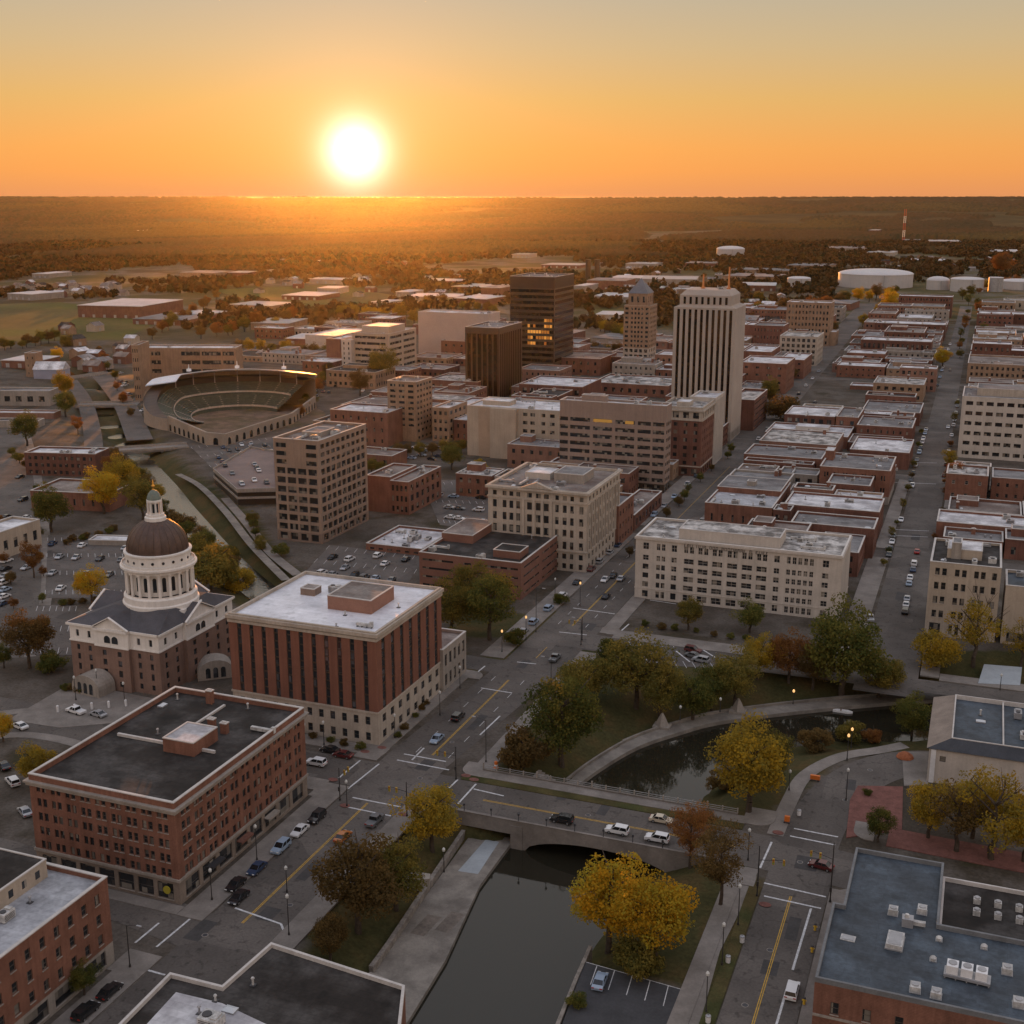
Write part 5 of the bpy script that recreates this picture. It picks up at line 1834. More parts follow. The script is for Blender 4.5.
# ------------------------------------------------------------------ stadium: a curved grandstand round an open field
def stadium():
    C0 = at(237, 417)
    r = empty('stadium', (C0[0], C0[1], 0), 'open stadium with curved grandstand, pale canopy roof and arched outer wall', 'stadium')
    conc = surf('stadium_concrete', (.32, .255, .20), .15, .1, 1, .85)
    seat = surf('green_seats', (.075, .085, .062), .2, .5, 3, .85)
    can = surf('canopy_metal', (.66, .66, .69), .1, .1, 1, .45, .5)
    A0, A1 = radians(58), radians(258)
    R0, R1 = 25.0, 50.0

    def hk(t):      # the stand steps down toward its left end
        t = t % (2 * pi)
        return 1.0 if t < radians(185) else max(.34, 1 - .66 * (t - radians(185)) / radians(55))

    def arc(prof, name, m, a0=A0, a1=A1, n=40, par=r):
        mb = MB()
        mb.lathe(prof, n, 0, 0, 0, a0, a1)
        mb.v = [(x, y, z * hk(atan2(y, x))) for x, y, z in mb.v]
        return mb.build(name, m, par)
    # seating tiers in real steps
    st_ = []
    z, rr = 2.0, R0
    while rr < 42:
        st_ += [(rr, z), (rr + 1.25, z)]
        rr += 1.25
        z += .86
    arc([(R0, .0)] + st_[:15], 'lower_stand', seat)
    arc([(st_[14][0], st_[14][1])] + [(q[0], q[1] + .9) for q in st_[15:]], 'upper_stand', seat)
    zt = st_[-1][1] + .9
    arc([(st_[-1][0], zt), (st_[-1][0], zt + 3.0), (R1, zt + 3.0)], 'concourse_wall', DARKPANEL)
    arc([(R1, zt + 5.0), (R1 + .3, -.3)], 'outer_wall', conc)
    cz = zt + 6.5
    arc([(R1 + 2.0, cz - 1.5), (R1 - 16, cz + 1.6), (R1 - 16, cz + 2.1), (R1 + 2.0, cz - 1.0), (R1 + 2.0, cz - 1.5)], 'canopy_roof', can, A0 + .02, radians(196))
    for k in range(11):
        t = A0 + (A1 - A0) * (k + .5) / 11
        mb = MB()
        for j in range(0, len(st_) - 1, 2):
            q = st_[j]
            up = .9 if j >= 15 else 0
            x0, x1 = q[0], q[0] + 1.25
            mb.quad(*[(rad * cos(t + s / rad), rad * sin(t + s / rad), (q[1] + up) * hk(t) + .05) for rad, s in ((x0, -.55), (x1, -.55), (x1, .55), (x0, .55))])
        mb.build('stair_aisle', STONE, r)
        if t > radians(192):
            continue
        mb = MB()
        x, y = (R1 - 8) * cos(t), (R1 - 8) * sin(t)
        mb.tube((x, y, zt - 3), (x, y, cz + .8), .3, .3, 6)
        mb.build('canopy_post', GREYMETAL, r)
        if k % 2:
            mb = MB()
            x, y = (R1 - 4) * cos(t), (R1 - 4) * sin(t)
            mb.box(x - 1.0, y - 1.0, cz + .9, x + 1.0, y + 1.0, cz + 2.4)
            mb.tube((x, y, cz + 2.4), (x, y, cz + 5), .25, .2, 6)
            mb.build('floodlight', WHITE, r)
    for rad, zz in ((R0 - .2, 2.0), (st_[14][0], st_[14][1] + .9)):
        arc([(rad, zz), (rad, zz + 1.0), (rad + .3, zz + 1.0), (rad + .3, zz)], 'stand_rail', STONE)
    # field floor and the near arched wall
    fl = MB()
    fl.poly([(cos(t) * (R1 - .5), sin(t) * (R1 - .5), .06) for t in np.linspace(0, 2 * pi, 49)[:-1]])
    fl.build('playing_field', surf('dirt_field', (.17, .115, .085), .25, .15, 1, .95, .1, tint=(.11, .085, .05), tint_scale=.06), r)
    t0, t1 = A1, A0 + 2 * pi
    pts = [(R1 * cos(A1), R1 * sin(A1)), at(206, 445), at(226, 446), at(262, 434), at(293, 424), (R1 * cos(A0), R1 * sin(A0))]
    pts = [pts[0]] + [(x - C0[0], y - C0[1]) for x, y in pts[1:-1]] + [pts[-1]]
    hts = [8, 6.5, 6, 6, 6, 7]
    wl = MB()
    for (p, q, h0, h1) in zip(pts[:-1], pts[1:], hts[:-1], hts[1:]):
        L_ = (Vector(q) - Vector(p)).length
        dv = (Vector(q) - Vector(p)) / L_
        nv = Vector((dv.y, -dv.x))
        ip, iq = Vector(p) - nv * 1.2, Vector(q) - nv * 1.2
        wl.quad((*p, -.3), (*q, -.3), (*q, h1), (*p, h0))
        wl.quad((*iq, -.3), (*ip, -.3), (*ip, h0), (*iq, h1))
        wl.quad((*p, h0), (*q, h1), (*iq, h1), (*ip, h0))
        n = max(1, int(L_ / 6)) if q[0] > -12 else 0
        for k in range(n):
            u = L_ * (k + .5) / n
            mb = MB()
            o_ = [(-1.3, .3), (1.3, .3)] + [(1.3 * cos(s), 2.6 + 1.3 * sin(s)) for s in np.linspace(0, pi, 9)]
            mb.poly([(p[0] + dv.x * (u + x) + nv.x * .06, p[1] + dv.y * (u + x) + nv.y * .06, z_) for x, z_ in o_])
            mb.build('arched_opening', GL_STORE, r)
    wl.build('near_wall', conc, r)
    return r


stadium()

# parking deck beside the stadium
pk = [at(x, y, 6) for x, y in ((213, 470), (237, 491), (277, 490), (276, 452), (250, 448))]
pc = pk[2]
deck = empty('parking_deck', (pc[0], pc[1], 0), 'two-level concrete parking deck with pinkish top beside the stadium', 'parking garage')
pl_ = [(x - pc[0], y - pc[1]) for x, y in pk]
mb = MB()
mb.prism(pl_, 5.3, 6.0, 0, 1)
mb.build('top_deck', [STONE_G, surf('pink_deck', (.20, .15, .135), .15, .1, 1, .85)], deck)
rim(pl_, 6.0, 6.9, .3, .05).build('deck_parapet', STONE_G, deck)
rim(pl_, 2.6, 3.5, .3, .05).build('deck_parapet', STONE_G, deck)
mb = MB()
cxx = sum(p[0] for p in pl_) / 5
cyy = sum(p[1] for p in pl_) / 5
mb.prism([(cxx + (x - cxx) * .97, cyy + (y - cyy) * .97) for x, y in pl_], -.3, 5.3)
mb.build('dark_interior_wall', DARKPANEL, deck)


# ------------------------------------------------------------------ storage tanks, mast, chimneys
def tank(px, py, wpx, hpx, label, roof=.12, mat=None):
    x, y = at(px, py)
    dep = project((x, y, 0))[2]
    R_ = wpx / 2 * dep / FPX
    y += R_
    H_ = hpx * dep / FPX
    r = empty('storage_tank', (x, y, 0), label, 'storage tank', 'round storage tanks at the edge of town')
    mb = MB()
    mb.lathe([(R_, -.3), (R_, H_)], 48)
    mb.build('tank_wall', mat or surf('tank_paint', (.46, .44, .43), .06, .02, .3, .6, .4, streak=.06), r)
    mb = MB()
    mb.lathe([(R_ * 1.01, H_ - .4), (R_ * 1.01, H_ + .1)] + [(R_ * cos(s), H_ + .1 + R_ * roof * sin(s) * 1.0) for s in np.linspace(.1, pi / 2 - .01, 8)], 48)
    mb.smooth = True
    mb.build('domed_roof', surf('tank_roof', (.52, .50, .50), .08, .02, .3, .5, .4), r)
    mb = MB()
    mb.box(R_ * .3, -R_ - .5, 0, R_ * .3 + 1.2, -R_ + .3, H_)
    mb.build('ladder', GREYMETAL, r)
    return r


tank(871.5, 288.5, 74, 13, 'largest white round storage tank with low domed roof')
tank(797, 288, 23, 9, 'smaller grey-white round tank left of the largest white tank', .15)
tank(727.5, 258.5, 28, 9, 'white round tank standing alone among the distant woods', .2)
tank(966, 292, 32, 12, 'white domed round tank between the largest tank and the silo')
tank(937, 290, 22, 9, 'small white round tank with bulging top right of the largest tank', .35)
tank(995, 292, 14, 14, 'tall narrow grey silo tank beside the white domed tank', .05, GREYMETAL)
tank(1018, 290, 34, 8, 'white round tank cut by the right picture edge')

mx, my = at(903, 244)
mast = empty('radio_mast', (mx, my, 0), 'tall red and white lattice mast beyond the storage tanks', 'radio mast')
dep = project((mx, my, 0))[2]
Hm = 34 * dep / FPX
for k in range(5):
    mb = MB()
    z0, z1 = Hm * k / 5, Hm * (k + 1) / 5
    for sx, sy in ((-1, -1), (1, -1), (1, 1), (-1, 1)):
        mb.tube((sx * 2.4, sy * 2.4, z0), (sx * 2.4, sy * 2.4, z1), .5, .5, 6)
    for j in range(4):
        zz = z0 + (z1 - z0) * j / 4
        mb.tube((-2.4, -2.4, zz), (2.4, -2.4, zz + (z1 - z0) / 4), .3, .3, 5)
        mb.tube((2.4, 2.4, zz), (2.4, -2.4, zz + (z1 - z0) / 4), .3, .3, 5)
    mb.build('mast_section', surf('mast_red', (.45, .07, .05), .1, .1, 1, .6) if k % 2 == 0 else WHITE, mast)
for px_, lab in ((588, 'left of the pair of dark smokestacks in the distance'), (597, 'right of the pair of dark smokestacks in the distance')):
    x, y = at(px_, 284)
    dep = project((x, y, 0))[2]
    s = empty('smokestack', (x, y, 0), lab, 'chimney', 'pair of distant smokestacks')
    mb = MB()
    mb.tube((0, 0, 0), (0, 0, 23 * dep / FPX), 4.6, 3.6, 16)
    mb.build('shaft', DARKPANEL, s)
    mb = MB()
    mb.tube((0, 0, 23 * dep / FPX), (0, 0, 23 * dep / FPX + 1.5), 4.0, 4.0, 16)
    mb.build('rim', DARKPANEL, s)


# ------------------------------------------------------------------ bridges
def river_bridge():
    r = empty('road_bridge', (-72, 213, 0), 'concrete road bridge with one wide arch over the river', 'bridge')
    bx0, bx1 = -93, -38
    y0, y1 = 205.4, 225.0
    X = lambda x: x + 72
    Y = lambda y: y - 213
    mb = MB()
    mb.box(X(bx0), Y(y0), -1.5, X(bx1), Y(y1), -.03)
    mb.build('deck', CONCRETE, r)
    # arched spandrel walls on both faces
    ax0, ax1 = -76.5, -46
    for yy, nm in ((y0 - .35, 'spandrel_wall'), (y1 + .003, 'spandrel_wall')):
        mb = MB()
        n = 20
        top = -.03
        for k in range(n):
            u0, u1 = k / n, (k + 1) / n
            xa, xb = ax0 + (ax1 - ax0) * u0, ax0 + (ax1 - ax0) * u1
            za, zb = -5.6 + 4.0 * (1 - (2 * u0 - 1) ** 2) ** .5, -5.6 + 4.0 * (1 - (2 * u1 - 1) ** 2) ** .5
            mb.quad((X(xa), Y(yy), za), (X(xb), Y(yy), zb), (X(xb), Y(yy), top), (X(xa), Y(yy), top))
            mb.quad((X(xb), Y(yy) + .34, zb), (X(xa), Y(yy) + .34, za), (X(xa), Y(yy) + .34, top), (X(xb), Y(yy) + .34, top))
            mb.quad((X(xa), Y(yy), za), (X(xa), Y(yy) + .34, za), (X(xb), Y(yy) + .34, zb), (X(xb), Y(yy), zb))
        mb.box(X(-79), Y(yy) - .15, -6, X(ax0), Y(yy) + .34, top)
        mb.box(X(ax1), Y(yy) - .15, -6, X(bx1), Y(yy) + .34, top)
        mb.box(X(bx0), Y(yy), -2.0, X(-79), Y(yy) + .34, top)
        mb.build(nm, CONCRETE, r)
    mb = MB()
    mb.box(X(ax1), Y(y0), -6, X(bx1), Y(y1), -1.5)
    mb.box(X(-79), Y(y0), -6, X(ax0), Y(y1), -1.5)
    mb.build('abutment', CONCRETE, r)
    for yy, h in ((y0 - .35, 1.0), (y1 - .0, .35)):
        mb = MB()
        mb.box(X(bx0), Y(yy), -.03, X(bx1), Y(yy) + .35, h)
        mb.box(X(bx0) - .1, Y(yy) - .08, h, X(bx1) + .1, Y(yy) + .43, h + .12)
        mb.build('parapet', CONCRETE, r)
    for k in range(9):
        x = bx0 + 4 + k * 5.8
        mb = MB()
        mb.tube((X(x), Y(y0) - .18, 1.12), (X(x), Y(y0) - .18, 2.3), .09, .07, 6)
        mb.tube((X(x), Y(y0) - .18, 2.3), (X(x), Y(y0) - .18, 2.75), .24, .2, 8)
        mb.build('parapet_lantern', DARKMETAL, r)
    mb = MB()
    mb.box(X(bx0), Y(y1) + .12, 1.25, X(bx1), Y(y1) + .2, 1.35)
    mb.box(X(bx0), Y(y1) + .12, .85, X(bx1), Y(y1) + .2, .92)
    mb.build('railing', GREYMETAL, r)
    for k in range(19):
        x = bx0 + k * (bx1 - bx0) / 18
        mb = MB()
        mb.box(X(x) - .12, Y(y1) + .02, .47, X(x) + .12, Y(y1) + .3, 1.5 if k % 4 else 1.9)
        mb.build('railing_post', STONE_G, r)
    return r


river_bridge()


def flat_bridge(p0, p1, w, label, mat=None):
    p0, p1 = Vector(p0), Vector(p1)
    c = (p0 + p1) / 2
    d = (p1 - p0)
    L_ = d.length
    r = empty('footbridge', (c.x, c.y, 0), label, 'bridge', rz=atan2(d.y, d.x))
    mb = MB()
    mb.box(-L_ / 2, -w / 2, -.8, L_ / 2, w / 2, .06)
    mb.build('deck', mat or CONCRETE, r)
    for s in (-1, 1):
        mb = MB()
        mb.box(-L_ / 2, s * w / 2 - .15, .06, L_ / 2, s * w / 2 + .15, 1.1)
        mb.build('parapet', STONE_G, r)
        mb = MB()
        mb.box(s * L_ * .2 - .6, -w * .4, -6, s * L_ * .2 + .6, w * .4, -.8)
        mb.build('pier', CONCRETE, r)
    return r


flat_bridge(at(98, 452), at(188, 446), 11, 'concrete bridge carrying the stadium street over the canal')
flat_bridge(at(78, 405), at(138, 404), 13, 'second concrete bridge over the canal near the canal street')
flat_bridge(at(60, 380), at(108, 373), 8, 'farthest low bridge over the canal')


# ------------------------------------------------------------------ promenades, walls, kerbs, markings
def slab(name, pts, z0, z1, mat):
    mb = MB()
    mb.prism(pts, z0, z1)
    return structure(name, mb, mat)


# left promenade below the avenue
lp = [at(x, y, -4.2) for x, y in ((486, 835), (515, 838), (502, 855), (480, 885), (446, 959), (408, 1021), (360, 1075), (315, 1075), (374, 972), (392, 944), (430, 890), (468, 838))]
slab('promenade', lp, -6.5, -4.2, PAVING)
np_px = [(562, 787), (590, 766), (630, 743), (674, 728), (712, 718), (778, 709), (858, 701), (930, 696), (1100, 690)]
npr = smooth_line([at(x, y, -4.1) for x, y in np_px], 5)
mb = MB()
w = 5.0
for k in range(len(npr) - 1):
    a_, b_ = Vector(npr[k]), Vector(npr[k + 1])
    d_ = (b_ - a_).normalized()
    n_ = Vector((-d_.y, d_.x))
    d2 = (Vector(npr[min(k + 2, len(npr) - 1)]) - a_).normalized()
    n2 = Vector((-d2.y, d2.x)) if k + 2 < len(npr) else n_
    d0 = (b_ - Vector(npr[max(k - 1, 0)])).normalized()
    n1 = Vector((-d0.y, d0.x))
    q = [a_ - n1 * w / 2, b_ - n2 * w / 2, b_ + n2 * w / 2, a_ + n1 * w / 2]
    for z0, z1, e in ((-6.5, -4.1, 0),):
        mb.quad((*q[0], z1), (*q[1], z1), (*q[2], z1), (*q[3], z1))
        mb.quad((*q[0], z0), (*q[1], z0), (*q[1], z1), (*q[0], z1))
        mb.quad((*q[2], z0), (*q[3], z0), (*q[3], z1), (*q[2], z1))
structure('promenade', mb, PAVING)


def wall_line(name, label, pts, z0, z1, t, mat, cat='wall'):
    mb = MB()
    for a_, b_ in zip(pts[:-1], pts[1:]):
        a_, b_ = Vector(a_), Vector(b_)
        d_ = (b_ - a_).normalized()
        n_ = Vector((-d_.y, d_.x)) * t / 2
        A_, B_ = a_ - d_ * t * .4, b_ + d_ * t * .4
        pr = [A_ - n_, B_ - n_, B_ + n_, A_ + n_]
        mb.prism([tuple(p) for p in pr], z0, z1 + random.Random(a_.x).uniform(0, .02))
    return tag(mb.build(name, mat), label, cat)


wall_line('retaining_wall', 'rough stone wall edging the promenade below the avenue', smooth_line([at(x, y, -4.2) for x, y in ((466, 832), (430, 886), (392, 944), (372, 972))], 5), -5, -2.9, .8, surf('rubble_stone', (.22, .195, .17), .35, .8, 3, .95, .2))
wall_line('retaining_wall', 'low stone edge between the south bank and the parking lot', [at(x, y, -2) for x, y in ((590, 958), (576, 990), (556, 1040))], -6, .2, .6, MATS['rubble_stone'])
wall_line('retaining_wall', 'concrete kerb wall along the far side of the curved promenade', [tuple(Vector(p) + Vector((0, 2.9))) for p in npr], -5, -3.5, .5, PAVING)
mb = MB()
q = [at(x, y, -4.19) for x, y in ((487, 838), (499, 842), (478, 874), (458, 871))]
mb.poly([(*p, -4.19) for p in q])
structure('promenade_panel', mb, surf('pale_blue_panel', (.33, .36, .38), .1, .3, 2))
for px in ((426, 925), (450, 922)):
    mb = MB()
    c_ = at(*px, -4.18)
    mb.quad((c_[0] - 1.6, c_[1] - 3.2, -4.19), (c_[0] + 1.1, c_[1] - 3.2, -4.19), (c_[0] + 1.6, c_[1] + 3.2, -4.19), (c_[0] - 1.1, c_[1] + 3.2, -4.19))
    structure('promenade_panel', mb, surf('dark_patch', (.15, .125, .105), .3, .4, 2))

# pavements with kerbs
PAV = [(-121.5, 92, -116.3, 144), (-121.5, 155, -116.3, 208), (-122.6, 221, -116.8, 277.5), (-102, 96, -97.5, 205), (-95.5, 226, -91.5, 301), (-120, 288.5, -113.2, 424), (-95.2, 317, -90.8, 424),
       (-120, 436, -113.8, 554), (-96.3, 436, -92, 554), (-160, 223, -122.7, 227.5), (-153, 204, -121.6, 209), (-153, 155, -121.6, 157.5), (-31, 316, -24.6, 424), (-8.2, 316, -3.5, 424), (-30, 436, -25.2, 552), (-9.7, 436, -5.5, 552),
       (-90.7, 314.2, -31.1, 321), (-3.4, 314, 60, 319), (-96, 219.5, -36, 221.8), (-96, 222.0, -36, 225), (-93, 205.5, -36, 206.6), (-17.2, 96, -14.0, 204), (-35.5, 96, -32.5, 200), (-31, 96, -28.8, 200)]
for (x0, y0, x1, y1) in PAV:
    mb = MB()
    mb.box(x0, y0, -.2, x1, y1, .14)
    structure('pavement', mb, GRASS if (x0, y0) in ((-96, 219.5), (-31, 96)) else CONCRETE)
# rounded corner aprons at the crossings
for (x, y, w_, d_) in ((-116.6, 207.5, -6, -6), (-116.6, 221.4, -6, 6), (-97.6, 221.9, 7, 6), (-30.2, 205.6, -6, -6), (-30.6, 222.2, -6, 7), (-16.4, 205, 4, -6), (-116.4, 156, -5, 5), (-116.6, 144, -6, -6), (-113.6, 288.6, -5, 5), (-113.6, 277.4, -6, -5), (-95.2, 301, 5, -5), (-95.4, 316.8, 5, 5), (-15.6, 224, 4, 7)):
    rad = 3.2
    sx, sy = (1 if w_ > 0 else -1), (1 if d_ > 0 else -1)
    pts = [(x + w_, y), (x + w_, y + d_), (x, y + d_)] + [(x + sx * (rad - rad * cos(t)), y + sy * (rad - rad * sin(t))) for t in np.linspace(0, pi / 2, 7)]
    mb = MB()
    mb.prism(pts, -.2, .144)
    structure('pavement_corner', mb, CONCRETE)
for px in ((345, 806), (333, 780), (403, 815), (382, 748), (365, 752), (466, 776), (474, 780), (778, 833), (765, 905)):
    c_ = at(*px)
    mb = MB()
    mb.prism([(c_[0] + 1.1 * cos(t), c_[1] + .8 * sin(t)) for t in np.linspace(0, 2 * pi, 13)[:-1]], .10, .152)
    structure('ramp_paving', mb, BRICKPAVE)

WL = [((360, 760.6), (338.6, 778)), ((379, 764), (347.7, 789)), ((404, 754), (446, 761.6)), ((397, 760), (449, 770)), ((352.7, 797.5), (400.7, 807)), ((347, 807), (391, 816)), ((457.8, 779.7), (449, 788)), ((476, 784), (457.8, 804)), ((473.6, 789), (503.8, 796)),
      ((771.7, 842), (760, 868)), ((794, 828.5), (838, 837)), ((790, 836), (835, 845)), ((764, 883), (826, 897)), ((764, 896), (821, 908.5)), ((811, 908.5), (792.6, 970)), ((788, 985), (776, 1026)),
      ((235, 908), (281, 924)), ((281, 924), (285, 934)), ((159, 923), (135, 943)), ((190, 919), (156.5, 947)), ((147, 970), (165, 975)), ((573, 608), (615, 614)), ((629, 624), (620, 632)), ((559, 632), (587, 635)), ((607, 630), (615, 621)), ((485, 666), (473, 676)), ((481, 688), (512, 693)), ((517, 662), (536, 664)),
      ((480, 735), (500, 716)), ((881, 529), (929, 531)), ((880, 535), (928, 537)), ((633, 637), (690, 640)), ((676, 651), (690, 662)), ((652, 655), (664, 663)), ((700, 648), (716, 658)), ((886, 482), (936, 484)), ((650, 600), (676, 604)), ((424, 748), (412, 760)), ((893, 462), (937, 463))]
mb = MB()
for p, q in WL:
    p, q = at(*p), at(*q)
    strip(mb, [p, q], .38, .030)
structure('road_markings', mb, PAINT_W)
mb = MB()
for x, ya, yb in ((-109.7, 157, 203), (-109.4, 157, 203), (-106.6, 228, 275), (-106.3, 228, 275), (-105.2, 292, 301), (-104.0, 320, 420), (-104.3, 320, 420), (-104.6, 436, 552), (-23.6, 96, 199), (-23.3, 96, 199)):
    strip(mb, [(x, ya), (x, yb)], .15, .026)
for ya in (212.5, 212.85):
    strip(mb, [(-88, ya), (-36, ya)], .15, .026)
structure('yellow_lines', mb, PAINT_Y)
mb = MB()
for ya in np.arange(320, 420, 9):
    for x in (-108.5, -100.2):
        strip(mb, [(x, ya), (x, ya + 3)], .14, .027)
for ya in np.arange(228, 275, 9):
    for x in (-110.5, -102.6):
        strip(mb, [(x, ya), (x, ya + 3)], .14, .027)
structure('lane_dashes', mb, PAINT_W)

# parking lot by the river, market parking and courthouse lots
slab('parking_lot', LOT, -.3, .03, surf('dark_lot_asphalt', (.055, .055, .058), .2, .2, 2, .9))
mb = MB()
for k in range(6):
    u = .12 + .17 * k
    a_ = Vector(LOT[0]).lerp(Vector(LOT[1]), u)
    b_ = a_ + (Vector(LOT[3]) - Vector(LOT[0])).normalized() * 5.2
    strip(mb, [tuple(a_), tuple(b_)], .14, .045)
strip(mb, [LOT[0], LOT[1]], .14, .046)
structure('bay_markings', mb, PAINT_W)
LOTS = [('courthouse_lot', [(48, 535), (130, 535), (128, 598), (45, 598)], 12, 3), ('courthouse_lot', [(38, 605), (76, 605), (76, 655), (22, 655)], 6, 2), ('market_lot', [(330, 545), (425, 556), (405, 588), (300, 578)], 10, 2),
        ('office_lot', [(420, 480), (490, 480), (490, 530), (440, 525)], 9, 2), ('park_lot', [(628, 640), (716, 645), (712, 668), (640, 664)], 8, 1), ('stadium_lot', [(190, 446), (280, 436), (285, 452), (212, 468)], 12, 2)]
for nm, px, n_, rows_ in LOTS:
    P_ = [Vector(at(*p)) for p in px]
    mb = MB()
    mb.poly([(p.x, p.y, -.02) for p in P_[::-1]] if False else [(p.x, p.y, .012) for p in P_])
    structure(nm, mb, ASPHALT_WORN)
    mb = MB()
    for rr_ in range(rows_ + 1):
        v = .08 + .84 * rr_ / max(rows_, 1)
        for k in range(n_ + 1):
            u = k / n_
            a_ = P_[0].lerp(P_[1], u).lerp(P_[3].lerp(P_[2], u), v)
            dirv = (P_[3] - P_[0]).normalized()
            strip(mb, [tuple(a_ - dirv * 2.4), tuple(a_ + dirv * 2.4)], .13, .022)
    structure('bay_markings', mb, PAINT_W)
# paths and red brick plaza
for nm, px, w_, z_, mt in (('garden_path', [(468, 828 - 20), (500, 760), (540, 700), (590, 655)], 0, 0, None),):
    pass
road('park_path', smooth_line([at(x, y) for x, y in ((775, 835), (790, 800), (806, 775), (840, 757), (880, 750), (905, 745))], 6), 3.2, .03, CONCRETE)
road('canal_path', smooth_line([at(x, y) for x, y in ((178, 474), (200, 486), (226, 512), (252, 545), (286, 580))], 6), 3.0, .02, PAVING)
road('canal_path', smooth_line([at(x, y) for x, y in ((225, 498), (246, 522), (270, 552), (298, 575))], 6), 3.6, .03, CONCRETE)
road('riverside_path', [at(x, y) for x, y in ((752, 868), (735, 905), (712, 950), (690, 1026), (670, 1075))], 2.6, .03, CONCRETE)
slab('brick_plaza', [at(x, y) for x, y in ((858, 786), (903, 787), (902, 830), (846, 838), (850, 800))], -.2, .12, BRICKPAVE)
slab('plaza_pavement', [at(x, y) for x, y in ((902, 752), (930, 752), (928, 785), (904, 786))], -.2, .10, CONCRETE)
slab('brick_pavement', [at(x, y) for x, y in ((890, 828), (1060, 860), (1060, 880), (886, 846))], -.2, .10, BRICKPAVE)
slab('pale_platform', [at(x, y) for x, y in ((984, 665), (1022, 668), (1020, 686), (978, 684))], -1.2, .25, surf('pale_blue_panel', (.33, .36, .38), .1, .3, 2))
slab('courthouse_forecourt', [at(x, y) for x, y in ((8, 720), (60, 690), (78, 684), (160, 700), (150, 720), (60, 728))], -.2, .10, CONCRETE)

rpt = random.Random(61)
mb = MB()
for px, py, l, w in ((300, 880, 7, 2), (262, 920, 4, 3), (420, 770, 5, 3), (470, 730, 9, 2), (520, 668, 6, 2.4), (600, 815, 8, 2), (560, 800, 5, 2), (790, 940, 7, 2), (768, 975, 4, 2.6), (805, 870, 5, 4), (850, 790, 5, 2), (700, 845, 4, 2), (600, 600, 9, 3), (640, 560, 9, 3), (900, 600, 8, 3), (915, 540, 8, 3), (190, 940, 6, 3), (585, 630, 6, 4)):
    x, y = at(px, py)
    strip(mb, [(x, y), (x + rpt.uniform(-.3, .3), y + l)], w, .021)
structure('asphalt_patches', mb, surf('fresh_asphalt_patch', (.062, .058, .056), .2, .3, 2, .9))

# ------------------------------------------------------------------ smaller buildings filling the blocks
ri = random.Random(404)
BLOCKS = [   # x0, y0, x1, y1, share built, heights, the words that place it
    (-94, 377, -32, 424, 1.0, (5, 9), 'right behind the white office block'),
    (-94, 437, -31, 553, 1.0, (5, 10), 'second block past the white office'),
    (-95, 566, -31, 694, 1.0, (5, 10), 'third block past the white office'),
    (-62, 707, -32, 853, .9, (5, 9), 'beside the vacant lot'),
    (-100, 868, -33, 1034, 1.0, (6, 11), 'just beyond the vacant lot'),
    (-104, 1047, -34, 1330, 1.0, (7, 14), 'near the storage tanks'),
    (-8, 437, 70, 552, .9, (5, 9), 'below the white parking garage'),
    (-8, 640, 90, 853, .9, (6, 11), 'behind the white parking garage'),
    (-10, 868, 110, 1330, .9, (6, 13), 'far right of the side street'),
    (-200, 437, -122, 553, .8, (5, 9), 'around the grey-brown slab'),
    (-215, 568, -126, 692, .9, (6, 10), 'at the foot of the pale tower'),
    (-230, 706, -124, 852, .9, (6, 12), 'behind the pale tower'),
    (-260, 868, -128, 1034, .85, (6, 13), 'far left side of the avenue'),
    (-280, 1050, -135, 1300, .7, (6, 12), 'farthest left side of the avenue'),
    (-330, 560, -222, 690, .75, (5, 10), 'around the bronze tower'),
    (-400, 700, -260, 1000, .5, (5, 9), 'behind the glass towers'),
    (-600, 760, -420, 1100, .22, (5, 8), 'open blocks beyond the stadium'),
]
